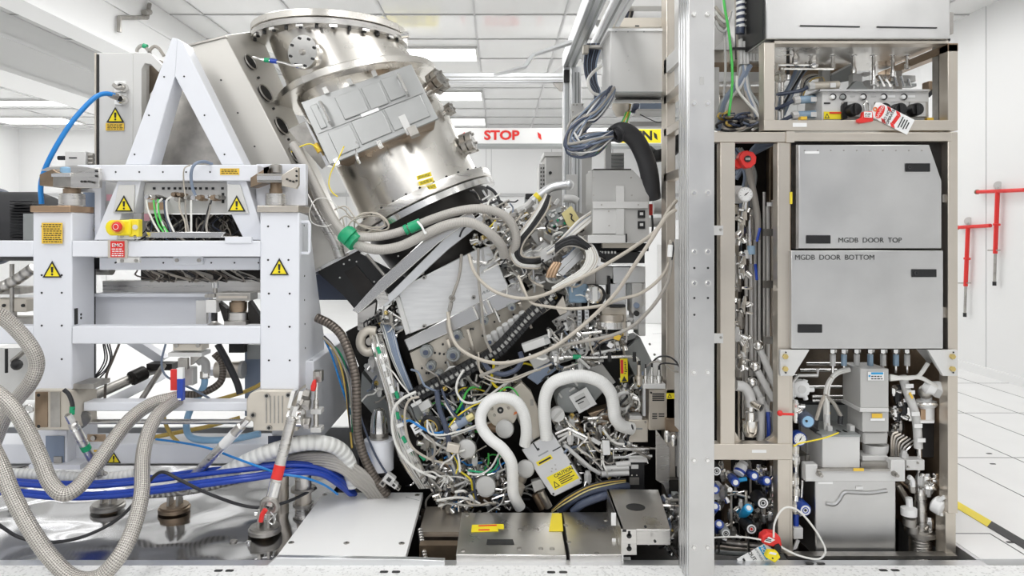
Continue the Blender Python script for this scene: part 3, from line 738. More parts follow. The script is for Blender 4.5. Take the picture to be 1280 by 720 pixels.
# steel clamp assembly at the lower right of the frame
lm = thing('levelling_mount', 'steel levelling mount with cylinder and jack screw on the middle beam', 'mount', P(292, 406, 3.85))
part('top_plate', G().rect(270, 366, 313, 376, 3.79, .12), 'dull', lm, bev=.003); part('groove', G().rect(273, 370, 309, 373, 3.785, .01), 'tan', lm)
part('neck', G().lathe(P(298, 389, 3.86), (0, 0, 1), [(0, .042), (.02, .046), (.05, .046), (.05, .036), (.065, .036)], 20), 'brown', lm)
part('cylinder', G().lathe(P(298, 402, 3.86), (0, 0, 1), [(0, .055), (.05, .055), (.056, .048)], 24), 'steel', lm)
part('base_plate', G().rect(280, 402, 307, 406.5, 3.79, .14), 'dull', lm)
part('bracket', G().poly([(272, 377), (283, 386), (286, 402), (280, 402)], 3.83, .06), 'dark', lm)
part('brace', G().poly([(312, 376), (325, 396), (325, 405), (310, 405), (310, 378)], 3.84, .05), 'dark', lm)
part('jack_block', G().rect(257, 375, 270, 391, 3.79, .06), 'lgrey', lm, bev=.003); part('side_plate', G().rect(245, 376, 258, 405, 3.9, .03), 'lgrey', lm)
part('jack_screw', G().tube([P(268, 391, 3.82), P(268, 403, 3.82)], .016, 10, sm=False), 'black', lm)
part('jack_foot', G().lathe(P(268, 409, 3.82), (0, 0, 1), [(0, .042), (.012, .04), (.026, .018), (.034, .016)], 18), 'steel', lm)
part('top_pin', G().tube([P(269, 352, 3.82), P(269, 366, 3.82)], .012, 8, sm=False), 'dull', lm); part('pin_head', G().tube([P(269, 353, 3.82), P(269, 360, 3.82)], .018, 10, sm=False), 'chrome', lm)
for x in (258, 262, 266): part('screw', G().disc(x, 370, 3.79, 2.4, .03), 'dull', lm)
# left edge assembly
la = thing('pump_bracket', 'grey steel bracket and vertical rods at the left picture edge beside the post', 'bracket', P(18, 408, 4.0))
part('block', G().rect(-15, 374, 33, 390, 4.0, .12), 'beige', la, bev=.004); part('plate', G().rect(-15, 359, 25, 368, 4.05, .12), 'dull', la, bev=.003)
part('rod', G().tube([P(15, 330, 4.0), P(15, 405, 4.0)], .012, 8, sm=False), 'dull', la); part('nut', G().tube([P(15, 390, 4.0), P(15, 398, 4.0)], .024, 6, sm=False), 'dull', la)
part('foot', G().rect(-5, 398, 40, 406, 3.95, .15), 'dull', la); part('arm', G().tube([P(-5, 362, 4.0), P(20, 350, 4.0), P(42, 335, 4.0)], .03, 10), 'scorr', la)
for x in (4, 28): part('screw', G().disc(x, 382, 3.99, 2, .02), 'ink', la)
t = thing('motor_drum', 'black ribbed motor drum at the left picture edge behind the post', 'motor', P(10, 300, 4.7))
part('casing', G().lathe(P(-18, 283, 4.6), (1, 0, 0), [(0, .2), (.02, .22), (.34, .22), (.42, .19), (.44, .1)], 32), 'rubber', t)
g = G()
for k in range(14):
    g.rect(12, 251 + k * 3.6, 40, 252.4 + k * 3.6, 4.375, .05)
part('louvre', g, 'black', t); part('rim', G().ring(P(-2, 283, 4.6), (1, 0, 0), .225, .02, 32, 8), 'navy', t)
part('base', G().rect(-20, 300, 40, 318, 4.5, .2), 'dark', t)
part('bracket', G().rect(29, 267, 41, 300, 4.3, .03), 'mgrey', t)
# grey tall box behind the A frame
gb = thing('electrical_enclosure', 'tall pale grey enclosure with two round sockets and a warning triangle behind the A frame', 'enclosure', P(160, 230, 4.3))
part('body', G().rect(120, 66, 166, 320, 4.25, .5), 'lgrey', gb, bev=.004); part('edge_seal', G().rect(121, 68, 123.5, 320, 4.245, .01), 'ink', gb)
part('side_frame', G().poly([(166, 320), (177, 320), (177, 86), (181, 79), (188, 80), (198, 90), (203, 82), (187, 66), (166, 66)], 4.255, .06), 'lgrey', gb, bev=.003)
part('inner_panel', G().rect(170, 75, 200, 320, 4.45, .05), 'warmdark', gb)
part('front_lip', G().rect(118, 66, 120, 320, 4.24, .1), 'beige', gb)
for y in (108, 123.5):
    s_ = part('socket', G().lathe(P(149.5, y, 4.2), (0, 1, 0), [(0, .018), (.01, .026), (.05, .028)], 18), 'chrome', gb); part('bore', G().disc(150, y, 4.197, 3.2, .003), 'ink', s_)
    part('flange', G().rect(143, y - 7, 157, y + 7, 4.242, .008), 'paper', s_)
part('latch', G().tube([P(142, 106, 4.2), P(147, 110, 4.19), P(153, 109, 4.19)], .012, 8), 'dull', gb)
warn(gb, 133, 133.5, 155, 153, 4.24); text_label(gb, 132, 154, 155, 163, 4.242, 4)
for (x0, y0) in ((171, 61), (187, 62)):
    tt = part('cable_gland', G().tube([P(x0, y0 + 4, 4.3), P(x0 + 1, y0, 4.3), P(x0 + 6, y0 - 4, 4.3), P(x0 + 12, y0 - 1, 4.3), P(x0 + 18, y0 + 8, 4.3)], .010, 7), 'gcable' if x0 > 175 else 'dull', gb)
part('green_ring', G().cyl(P(179, 57, 4.3), P(184, 58.5, 4.3), .014), 'green', gb)
hose('air_hose', 'bright blue hose curving from the tall grey enclosure down behind the left post', 'hose', 'bline', [(143, 119, 4.16), (132, 117, 4.12), (120, 121, 4.08), (104, 136, 4.05), (86, 158, 4.02), (68, 187, 4.0), (56, 212, 4.0), (51, 232, 4.0), (52, 255, 4.0)], 3.1, 4.0, n=10)
t = thing('hose_fitting', 'steel push fitting joining the bright blue hose to the grey enclosure', 'fitting', P(144, 120, 4.17))
part('nut', G().cyl(P(139, 118.5, 4.15), P(147, 121.5, 4.18), .02, n=6), 'dull', t); part('collar', G().cyl(P(136, 117.6, 4.14), P(139, 118.5, 4.15), .016), 'dull', t)
# steel knuckle blocks, struts, feet
kb = thing('knuckle_block', 'bronze toned steel knuckle block under the left post with a black strap', 'block', P(65, 538, 3.72))
part('body', G().poly([(40, 536), (46, 538), (92, 538), (92, 500), (86, 489), (80, 487), (44, 487)], 3.72, .22), 'beige', kb, bev=.006)
part('face_groove', G().rect(44, 490, 59, 534, 3.714, .01), 'brown', kb); part('face_groove', G().rect(63, 490, 75, 534, 3.714, .01), 'dull', kb)
part('adapter', G().rect(91, 480, 117, 486, 3.76, .16), 'dull', kb)
part('strap', G().tube(tpts([(80, 487), (86, 493), (90, 503), (91, 512)], 3.69), .011, 8), 'rubber', kb); part('green_band', G().tube(tpts([(90.5, 508), (90, 518)], 3.69), .013, 10, sm=False), 'green', kb)
part('shaft', G().cyl(P(92, 518, 3.8), P(104, 526, 3.85), .05), 'dull', kb)
part('shackle', G().ring(P(36, 511, 3.70), (0, 1, .3), .022, .004, 18, 6), 'chrome', kb)
for x, y in ((48, 494), (48, 533)): part('screw', G().disc(x, y, 3.712, 2, .01), 'ink', kb)
kb = thing('knuckle_block', 'grooved pale steel knuckle block under the right post with clevis plates', 'block', P(335, 538, 3.72))
part('body', G().poly([(316, 539), (372, 539), (372, 488), (322, 488), (312, 492), (308, 500), (308, 525), (316, 527)], 3.72, .2), 'beige', kb, bev=.006)
for x in (332, 337, 342, 347, 352): part('groove', G().rect(x, 495, x + 1.6, 529, 3.716, .008), 'dull', kb)
for x, y in ((333, 495), (316, 519), (336, 535), (360, 494)): s_ = part('screw', G().disc(x, y, 3.71, 3.4, .012), 'dull', kb); part('socket', G().disc(x, y, 3.708, 2.0, .003), 'ink', s_)
part('clevis_plate', G().poly([(359, 510), (363, 510), (369, 489), (364, 489)], 3.65, .08), 'bright', kb); part('clevis_plate', G().poly([(369, 510), (373, 510), (379, 489), (374, 489)], 3.65, .08), 'bright', kb)
for y in (493, 505, 528): part('hex_bolt', G().lathe(P(378, y, 3.75), (1, 0, -.1), [(0, .02), (.012, .02), (.012, .03), (.04, .03)], 6), 'dull', kb)
part('eye', G().lathe(P(366, 522, 3.66), (1, 0, 0), [(-.02, .045), (.05, .045)], 18), 'chrome', kb)
def strut(lab, a, b, r, bands, Da, Db):
    t = thing('turnbuckle_strut', lab, 'strut', P(*b, Db))
    A, B = P(*a, Da), P(*b, Db); L_ = B - A
    g = G().lathe(A, L_, [(0, r * .6), (.02, r * .6), (.03, r), (L_.length * .93, r), (L_.length * .96, r * .7), (L_.length, r * .7)], 16)
    part('rod', g, 'steel', t)
    for k0, k1, m_ in bands: part('band', G().cyl(A + L_ * k0, A + L_ * k1, r * 1.04, n=16), m_, t)
    part('rod_end', G().cyl(A - L_.normalized() * .03, A + L_.normalized() * .02, r * .75, n=6), 'chrome', t)
    part('lower_eye', G().ring(B, (0, 1, .2), r * 1.3, r * .55, 18, 8), 'dull', t)
    return t
strut('slanted steel strut with a green ring below the left knuckle block', (88, 524), (128, 598), .024, ((.42, .5, 'green'), (.12, .16, 'bright')), 3.68, 3.85)
strut('slanted steel strut with a white band between the right knuckle block and the plate', (306, 528), (228, 610), .024, ((.16, .34, 'paper'),), 3.66, 3.8)
strut('steep steel strut with a red band in front of the white hose', (367, 515), (337, 632), .027, ((.57, .72, 'red'), (.75, .9, 'bright')), 3.6, 3.52)
def foot(lab, x, y, rz, col='dull', h=.07):
    p = at_floor(x, y, ZP); t = thing('anchor_foot', lab, 'anchor', p)
    s = p.y / F
    part('flange', G().lathe(p + Vector((0, 0, .01)), (0, 0, 1), [(0, rz * s), (.018, rz * s), (.022, rz * s * .9), (.030, rz * s * .9)], 28), col, t)
    part('stem', G().lathe(p, (0, 0, 1), [(0, rz * s * .5), (.012, rz * s * .5)], 20), 'brown', t)
    for dx in (-.025, .025):
        c = p + Vector((dx - .008, -.03, .03)); part('clevis_lug', G().loft([c, c + Vector((0, .07, 0)), c + Vector((0, .055, h)), c + Vector((0, .015, h))], [q + Vector((.016, 0, 0)) for q in (c, c + Vector((0, .07, 0)), c + Vector((0, .055, h)), c + Vector((0, .015, h)))]), 'dull', t, bev=.003)
    part('clevis_pin', G().cyl(p + Vector((-.05, .005, h)), p + Vector((.05, .005, h)), .012), 'chrome', t)
    return t
foot('round steel anchor foot on the plate behind the hanging braided hose', 135, 637, 20)
f2 = foot('round bronze anchor foot under the white banded strut', 218, 640, 19, 'brown', .1)
f3 = foot('round steel anchor foot under the red banded strut with a split pin', 331, 667, 20, 'dull', .1)
c = P(341, 645, 3.42)
part('split_pin', G().tube(tpts([(338, 640), (344, 648), (341, 655), (336, 652), (340, 647), (346, 642)], 3.42), .0035, 6), 'bright', f3)
part('red_ring', G().tube(tpts([(326, 652), (328, 643), (332, 637)], 3.47), .012, 8), 'red', f3)
t = thing('jack_stack', 'stacked steel cylinders on the plate beside the red banded strut', 'jack', at_floor(379, 640, ZP))
p = at_floor(379, 641, ZP); s = p.y / F
for z0, z1, r, m_ in ((0, 9, 10, 'steel'), (9, 13, 12.5, 'dull'), (13, 28, 10, 'tan'), (28, 32, 15, 'dull'), (32, 50, 10, 'steel'), (50, 52, 6, 'dull')):
    part('cylinder', G().lathe(p + Vector((0, 0, z0 * s)), (0, 0, 1), [(0, r * s), ((z1 - z0) * s, r * s)], 24), m_, t)
p = at_floor(353, 640, ZP)
part('cylinder', G().lathe(p, (0, 0, 1), [(0, .035), (.2, .035)], 20), 'tan', t)
# red handled valve on right post
vt = thing('toggle_valve', 'red handled toggle valve with threaded rod on the right post side', 'valve', P(395, 536, 3.8))
part('body', G().rect(391, 464, 402, 478, 3.78, .05), 'dull', vt, bev=.004); part('nut', G().cyl(P(396, 464, 3.78), P(396, 470, 3.78), .02, n=6), 'dull', vt)
part('red_lever', G().poly([(388, 489), (393, 490), (395, 483), (394, 475), (391, 475), (388, 483)], 3.74, .025), 'red', vt, bev=.006)
part('rod', G().tube(tpts([(396, 478), (395, 500)], 3.78), .008, 8, sm=False), 'chrome', vt); part('sleeve', G().tube(tpts([(395, 500), (395, 535)], 3.78), .014, 10, sm=False), 'steel', vt)
for y in (512, 535): part('clamp_block', G().rect(388, y, 401, y + 6, 3.76, .07), 'lgrey', vt, bev=.002)
# ------------------------------------------------------------------ tilted vessel
VB = P(533, 262, 4.52)
vs = thing('vacuum_vessel', 'large tilted stainless vacuum vessel with bolted flanges at the centre', 'vessel', VB)
def nrm(deg, back=.06):
    a = math.radians(deg); return Vector((-math.sin(a), back * math.sin(a) * 2.2, math.cos(a))).normalized()
def ringset(rings, n=72):
    """skin through discs given as (centre, normal, radius)"""
    g = G(); vs_ = []
    for c, nn, r in rings:
        u = (Vector((1, 0, 0)) - nn * nn.x).normalized(); w = nn.cross(u)
        for i in range(n):
            a = 2 * math.pi * i / n; vs_.append(c + (u * math.cos(a) + w * math.sin(a)) * r)
    fs = []
    for k in range(len(rings) - 1):
        for i in range(n):
            j = (i + 1) % n; fs.append([k * n + i, k * n + j, (k + 1) * n + j, (k + 1) * n + i])
    fs.append(list(range(n))); fs.append([(len(rings) - 1) * n + i for i in range(n)])
    return g.add(vs_, fs)
# spine of the vessel: the lid lies level, the body leans
SP = [(0.0, P(419, 50, 4.62), 0), (.12, P(426, 66, 4.62), 4), (.34, P(448, 108, 4.60), 14), (.42, P(450, 119, 4.59), 16), (.62, P(467, 138, 4.58), 22), (.80, P(486, 167, 4.56), 25), (1.30, P(535, 266, 4.50), 26), (1.6, P(565, 326, 4.46), 27)]
def spine(t):
    for (t0, c0, a0), (t1, c1, a1) in zip(SP, SP[1:]):
        if t <= t1 or t1 == 1.6:
            k = (t - t0) / (t1 - t0); return c0.lerp(c1, k), nrm(a0 + (a1 - a0) * k)
LC = P(414, 50, 4.62); UZ = Vector((0, 0, 1))
part('lid', G().lathe(LC, UZ, [(.006, .48), (.012, .49), (.048, .49), (.052, .485), (.052, .47)], 72), 'vessel', vs)
part('lid_flange', G().lathe(LC, UZ, [(-.036, .455), (-.032, .487), (.0, .49), (.004, .485), (.004, .47)], 72), 'steel', vs)
part('upper_shell', ringset([(*spine(t), .415) for t in (.0, .1, .2, .34)]), 'vessel', vs)
mc, mn = spine(.36)
part('middle_flange', ringset([(mc + mn * h, mn, r) for h, r in ((.035, .45), (.03, .502), (.025, .506), (-.012, .506), (-.016, .502), (-.016, .40))]), 'vessel', vs)
part('lower_shell', ringset([(*spine(t), .392) for t in (.38, .5, .62, .72, .8, .95, 1.12, 1.28)]), 'vessel', vs)
bc0, bn0 = spine(1.24)
part('bottom_flange', ringset([(bc0 + bn0 * h, bn0, r) for h, r in ((.02, .40), (.018, .455), (.013, .458), (-.035, .458), (-.04, .45))]), 'steel', vs)
part('bottom_flange', ringset([(bc0 + bn0 * h, bn0, r) for h, r in ((-.045, .45), (-.048, .458), (-.085, .458), (-.09, .44))]), 'bright', vs)
part('throat', ringset([(*spine(t), r) for t, r in ((1.32, .40), (1.5, .36), (1.62, .28))]), 'dark', vs)
def on_vessel(t, deg, r):
    c, nn = spine(t); a = math.radians(deg); u = (Vector((1, 0, 0)) - nn * nn.x).normalized(); w = u.cross(nn)
    if w.y > 0: w = -w
    return c + (w * math.cos(a) + u * math.sin(a)) * r
def ves_n(deg, t=.2):
    return (on_vessel(t, deg, 1) - spine(t)[0]).normalized()
for k in range(13):
    a = math.radians(-66 + k * 11.5); e = Vector((math.sin(a), -math.cos(a), 0))
    c = LC + e * .465 - UZ * .036; part('clamp_bolt', G().cyl(c, c - UZ * .02, .011, n=6), 'ink', vs)
    if k % 2:
        c = LC + e * .45 - UZ * .05; x = Vector((math.cos(a), math.sin(a), 0)) * .022
        part('lid_clip', G().loft([c - x, c + x, c + x + UZ * .014, c - x + UZ * .014], [q + e * .035 for q in (c - x, c + x, c + x + UZ * .014, c - x + UZ * .014)]), 'bright', vs)
for k in range(12):
    c = on_vessel(1.24, -52 + k * 11.5, .43) + bn0 * .02; part('flange_bolt', G().cyl(c, c + bn0 * .012, .007, n=6), 'ink', vs)
# blank flange with ring of bolts on the upper shell
bc = on_vessel(.22, -20, .40); bn = ves_n(-20)
bf = part('blank_flange', G().lathe(bc, bn, [(0, .075), (.07, .075), (.07, .098), (.1, .098)], 30), 'bright', vs)
_, bu, bv = frame_of(bn)
for k in range(8):
    a = math.radians(45 * k + 12); c = bc + bn * .1 + (bu * math.cos(a) + bv * math.sin(a)) * .082
    part('bolt', G().cyl(c, c + bn * .008, .008, n=8), 'ink', bf)
part('centre_boss', G().lathe(bc + bn * .1, bn, [(0, .02), (.015, .014)], 14), 'dull', bf)
# access cover on the front of the vessel
ac = thing('access_cover', 'flat grey access cover with recessed panels and two handles on the tilted vessel', 'cover', P(460, 145, 4.1))
Q = [P(412, 206, 4.03), P(548, 148, 4.03), P(514, 80, 4.10), P(376, 128, 4.10)]
cn = (Q[1] - Q[0]).cross(Q[3] - Q[0]).normalized()
if cn.y > 0: cn = -cn
def cov(u, v, h=0.0): return Q[0] * (1 - u) * (1 - v) + Q[1] * u * (1 - v) + Q[2] * u * v + Q[3] * (1 - u) * v + cn * h
part('plate', G().loft(Q, [q - cn * .02 for q in Q]), 'cover', ac, bev=.003)
part('skirt', G().loft([cov(.02, .03, -.02), cov(.98, .03, -.02), cov(.98, .97, -.02), cov(.02, .97, -.02)], [cov(u, v, -.30) for u, v in ((.1, .1), (.9, .1), (.9, .95), (.1, .95))]), 'brown', ac)
def cov_box(u0, v0, u1, v1, h): return G().loft([cov(u0, v0, h), cov(u1, v0, h), cov(u1, v1, h), cov(u0, v1, h)], [cov(u0, v0), cov(u1, v0), cov(u1, v1), cov(u0, v1)])
for u0, v0, u1, v1 in ((.28, .52, .50, .90), (.52, .52, .68, .90), (.06, .52, .12, .9), (.70, .54, .84, .92), (.10, .06, .30, .44), (.32, .08, .60, .46), (.62, .08, .95, .46)):
    part('raised_panel', cov_box(u0, v0, u1, v1, .008), 'cover', ac, bev=.004)
part('seam_strip', cov_box(.02, .475, .98, .495, .004), 'cover', ac)
part('centre_latch', cov_box(.42, .46, .58, .51, .012), 'paper', ac)
for u in (.16, .86):
    part('handle', G().tube([cov(u, .52, .0), cov(u, .54, .05), cov(u, .86, .05), cov(u, .88, .0)], .009, 8, sm=False), 'bright', ac)
part('hinge', cov_box(.70, -.06, .76, .26, .014), 'lgrey', ac, bev=.002)
part('hinge_block', G().loft([cov(.72, -.12, .03), cov(.80, -.12, .03), cov(.80, .03, .03), cov(.72, .03, .03)], [cov(.72, -.12, -.02), cov(.80, -.12, -.02), cov(.80, .03, -.02), cov(.72, .03, -.02)]), 'dull', ac, bev=.003)
for u in (.22, .44, .66): part('edge_clip', G().loft([cov(u, .98, .02), cov(u + .04, .98, .02), cov(u + .04, 1.08, .02), cov(u, 1.08, .02)], [cov(u, .98, -.02), cov(u + .04, .98, -.02), cov(u + .04, 1.08, -.02), cov(u, 1.08, -.02)]), 'bright', ac)
for u in (.05, .44): part('lower_clip', G().loft([cov(u, -.06, .02), cov(u + .04, -.06, .02), cov(u + .04, .03, .02), cov(u, .03, .02)], [cov(u, -.06, -.02), cov(u + .04, -.06, -.02), cov(u + .04, .03, -.02), cov(u, .03, -.02)]), 'bright', ac)
# side ports of the vessel, right edge
def port(name, a, b, r, rf, t=.03):
    A, B = P(*a), P(*b); d = (B - A).normalized()
    o = part(name, G().lathe(A, d, [(0, r), ((B - A).length, r)], 20), 'chrome', vs)
    L = (B - A).length
    part('flange', G().lathe(A + d * (L - t * 2.4), d, [(0, rf), (t, rf), (t, r * 1.02), (t * 1.3, r * 1.02), (t * 1.3, rf), (t * 2.4, rf)], 22), 'dull', o)
    for k in range(6):
        _, u, v = frame_of(d); an = math.radians(60 * k); c = A + d * (L - t * 2.6) + (u * math.cos(an) + v * math.sin(an)) * rf * .95
        part('bolt', G().cyl(c, c + d * t * 2.9, .009, n=6), 'dull', o)
port('side_port', (528, 118, 4.45), (552, 98, 4.38), .045, .068)
port('thin_port', (545, 148, 4.45), (565, 135, 4.40), .018, .032, .015)
port('side_port', (566, 186, 4.45), (592, 177, 4.42), .04, .064)
part('small_fitting', G().cyl(P(499, 45, 4.5), P(511, 43, 4.5), .022), 'bright', vs); 
for i, (cx_, cy_) in enumerate(((530, 220), (532.5, 227), (536, 234.5))):
    text_label(vs, cx_ - 9.5, cy_ - 2.8, cx_ + 9.5, cy_ + 2.8, 4.06, 3, 'haz', 17)
part('ground_wire_stub', G().tube(tpts([(446, 177), (446, 195), (450, 205)], 4.04), .01, 6), 'bright', vs)
hose('signal_lead', 'thin braided lead with green and blue bands running to the blank flange', 'lead', 'bright', [(316, 72, 4.15), (330, 75, 4.1), (352, 78, 4.08), (366, 82, 4.08), (378, 82, 4.08)], 1.6, 4.1)
t = thing('lead_band', 'green and blue cable bands on the lead to the blank flange', 'cable band', P(337, 76, 4.08))
part('green_band', G().cyl(P(331, 74.8, 4.1), P(337, 75.6, 4.095), .013), 'green', t); part('blue_band', G().cyl(P(338, 75.8, 4.09), P(346, 77, 4.085), .013), 'bhose', t)
# ------------------------------------------------------------------ big tilted shroud left of the vessel
sd = thing('vessel_shroud', 'big tilted satin steel shroud plate with round holes left of the vessel', 'shroud', P(300, 330, 4.3))
f_ = [(187, 232), (187, 118), (228, 57), (281, 44), (425, 321), (393, 338), (335, 262)]
A = [P(x, y, 4.16) for x, y in f_]
bk = [(230, 240), (230, 110), (265, 60), (324, 38), (441, 310), (410, 326), (360, 255)]
B = [P(x, y, 4.62) for x, y in bk]
part('body', G().loft(A, B), 'shroud', sd, bev=.004)
def strip(s, w=.5):            # on the right hand side face, s from top to bottom, w across
    a = P(281, 44, 4.16).lerp(P(425, 321, 4.16), s); b = P(324, 38, 4.62).lerp(P(441, 310, 4.62), s); return a.lerp(b, w)
sn = (P(425, 321, 4.16) - P(281, 44, 4.16)).cross(P(324, 38, 4.62) - P(281, 44, 4.16)).normalized()
if sn.x < 0: sn = -sn
for s, r in ((.13, .048), (.27, .055), (.42, .055), (.55, .055), (.68, .05)):
    hh = part('round_hole', G().lathe(strip(s, .32) - sn * .01, sn, [(0, r), (.0125, r), (.0135, r * .9)], 26), 'black', sd)
    part('rim', G().ring(strip(s, .32) + sn * .003, sn, r, .005, 26, 6), 'dull', hh)
for s in (.2, .34, .48): part('small_hole', G().lathe(strip(s, .35) - sn * .01, sn, [(0, .008), (.012, .008)], 8), 'ink', sd)
for x, y in ((276, 100), (297, 141), (318, 183)): part('small_hole', G().disc(x, y, 4.155, 1.1, .006, 8), 'ink', sd)
part('top_flange', G().loft([P(228, 57, 4.15), P(281, 44, 4.15), P(283, 46, 4.15), P(230, 59, 4.15)], [p + Vector((0, .03, .0)) for p in (P(228, 57, 4.15), P(281, 44, 4.15), P(283, 46, 4.15), P(230, 59, 4.15))]), 'dull', sd)
part('edge_pipe', G().tube(tpts([(378, 232, 4.1), (398, 268, 4.1), (418, 300, 4.1), (426, 322, 4.1)], 4.1), .032, 10), 'steel', sd)
part('inner_panel', G().poly([(180, 207), (292, 207), (225, 85), (205, 95)], 4.12, .02), 'dull', sd)
# black bracket box under the shroud and vessel
bb = thing('black_support_bracket', 'black folded support bracket with small screws under the vessel bottom left', 'bracket', P(440, 370, 4.3))
part('top_face', G().loft([P(392, 338, 4.15), P(448, 309, 4.15), P(462, 322, 4.5), P(420, 342, 4.5)], [P(392, 342, 4.15), P(448, 313, 4.15), P(462, 326, 4.5), P(420, 346, 4.5)]), 'bright', bb)
part('front_face', G().poly([(396, 340), (444, 314), (512, 350), (448, 392), (430, 370)], 4.2, .03), 'black', bb)
part('window_plate', G().poly([(430, 340), (446, 332), (470, 360), (452, 372)], 4.19, .012), 'dark', bb)
part('lower_box', G().rect(394, 343, 440, 375, 4.32, .3), 'navy', bb, bev=.004)
part('lower_leg', G().rect(447, 375, 462, 410, 4.36, .1), 'black', bb)
part('rod', G().cyl(P(458, 318, 4.15), P(484, 348, 4.15), .010), 'dull', bb)
bolts(bb, [(400, 337), (437, 325), (425, 347), (430, 330), (446, 327), (468, 352), (498, 320)], 1.1, 4.14, 'lgrey', 'screw')
# ring frame bars
rb = thing('ring_frame', 'pair of bright slanted aluminium bars carrying the lower module', 'frame', P(500, 350, 4.25))
part('upper_bar', G().poly([(440, 388), (448, 392), (548, 304), (594, 272), (588, 264), (545, 286), (474, 350)], 4.0, .05), 'bright', rb, bev=.004)
part('lower_bar', G().poly([(474, 380), (482, 384), (560, 312), (606, 276), (600, 269), (556, 298)], 4.03, .05), 'alu', rb, bev=.003)
part('cross_piece', G().poly([(466, 366), (476, 384), (486, 376), (478, 356)], 4.02, .05), 'steel', rb)
part('gusset', G().poly([(447, 392), (470, 377), (468, 396), (452, 415), (447, 412)], 4.2, .06), 'steel', rb)
pass
# ------------------------------------------------------------------ lower module: dark backdrop for shaded gaps and silver block
lm_ = thing('lower_module', 'dark tilted machine module under the vessel packed with wiring and fittings', 'machine module', P(650, 640, 4.7))
part('shade_backdrop', G().poly([(455, 645), (440, 480), (470, 400), (560, 310), (640, 285), (735, 315), (760, 400), (800, 445), (832, 520), (838, 640)], 4.62, .4), 'dark', lm_)  # black backdrop behind the clutter, imitating deep shade in its gaps
part('shade_backdrop_side', G().poly([(432, 415), (470, 395), (560, 560), (560, 640), (520, 640)], 4.5, .1), 'dark', lm_)  # side of the backdrop, coloured dark to imitate shade
part('side_bracket', G().slab([(455, 462, 4.3), (470, 452, 4.3), (520, 520, 4.3), (508, 530, 4.3)], .05), 'lgrey', lm_, bev=.003)
part('side_box', G().slab([(452, 466, 4.32), (505, 526, 4.32), (490, 545, 4.32), (450, 500, 4.32)], .12), 'mgrey', lm_, bev=.004)
sb = thing('silver_block', 'large silver machined aluminium block with horizontal streaks under the vessel', 'block', P(570, 400, 4.15))
BU = P(620, 372, 4.12)
part('body', G().slab([(511, 418, 4.1), (640, 366, 4.16), (612, 306, 4.16), (590, 314, 4.16), (497, 362, 4.1)], .25), 'alu2', sb, bev=.006)
part('left_lip', G().slab([(507, 419, 4.08), (513, 416, 4.08), (499, 370, 4.08), (494, 373, 4.08)], .25), 'lgrey', sb, bev=.003)
part('lower_rail', G().slab([(511, 439, 4.1), (660, 372, 4.16), (650, 352, 4.16), (505, 425, 4.1)], .2), 'bright', sb, bev=.004)
for x, y in ((530, 347), (527, 341), (530, 408), (592, 372), (588, 323)): s_ = part('screw', G().disc(x, y, 4.075, 2.6, .04), 'dull', sb); part('socket', G().disc(x, y, 4.072, 1.3, .004), 'ink', s_)
for k in range(3): part('pencil_mark', G().tube(tpts([(603 + k * 4, 368 - k * 1.5), (605 + k * 4, 364 - k * 1.5), (606 + k * 4, 367 - k * 1.5)], 4.08), .0025, 5), 'mgrey', sb)
# beige connector plate
bpz = thing('beige_plate', 'beige perforated connector plate slanting below the silver block', 'plate', P(600, 480, 4.2))
part('plate', G().slab([(524, 482, 4.16), (575, 468, 4.18), (660, 405, 4.22), (690, 385, 4.24), (676, 352, 4.24), (655, 368, 4.2), (512, 441, 4.14)], .06), 'beige', bpz, bev=.003)
random.seed(4)
for k in range(34):
    s = random.random(); v = random.random() * .8 + .1
    a = P(514, 443, 4.13).lerp(P(672, 366, 4.19), s); b = P(524, 478, 4.15).lerp(P(684, 386, 4.20), s); p = a.lerp(b, v)
    part('screw', G().lathe(p - Vector((0, .012, 0)), (0, 1, 0), [(0, .006), (.01, .007)], 8), random.choice(['dull', 'ink', 'ink']), bpz)
for x0, y0, x1, y1 in ((558, 425, 562, 470), (600, 402, 606, 446), (583, 412, 587, 455), (648, 380, 654, 410)):
    part('rib', G().slab([(x0, y0, 4.12), (x0 + 3, y0 - 1, 4.12), (x1 + 12, y1, 4.15), (x1 + 9, y1 + 1, 4.15)], .02), 'tan', bpz)
for x, y, r in ((532, 441, 7.5), (538, 459, 5.5), (566, 445, 8), (571, 421, 6), (605, 402, 5), (548, 470, 5), (612, 428, 5), (640, 385, 4.5)):
    gl = part('cable_gland', G().lathe(P(x, y, 4.06), (0, 1, 0), [(0, r * .55 * 4.06 / F), (.02, r * .7 * 4.06 / F), (.02, r * 4.06 / F), (.05, r * 4.06 / F), (.05, r * 1.15 * 4.06 / F), (.09, r * 1.15 * 4.06 / F)], 12), 'mgrey', bpz)
    part('insert', G().disc(x, y, 4.055, r * .45, .006), 'navy', gl)
for x, y in ((598, 398), (608, 392), (616, 390), (625, 402)): part('pin', G().cyl(P(x - 6, y - 14, 4.08), P(x, y, 4.1), .008), 'bright', bpz)
# row of white connector nuts
for k in range(7):
    x, y = 612 + k * 7, 424 - k * 5
    part('connector_nut', G().cyl(P(x - 2, y - 4, 4.07), P(x + 2, y + 6, 4.09), .02, n=6), 'lgrey', bpz, bev=.002)
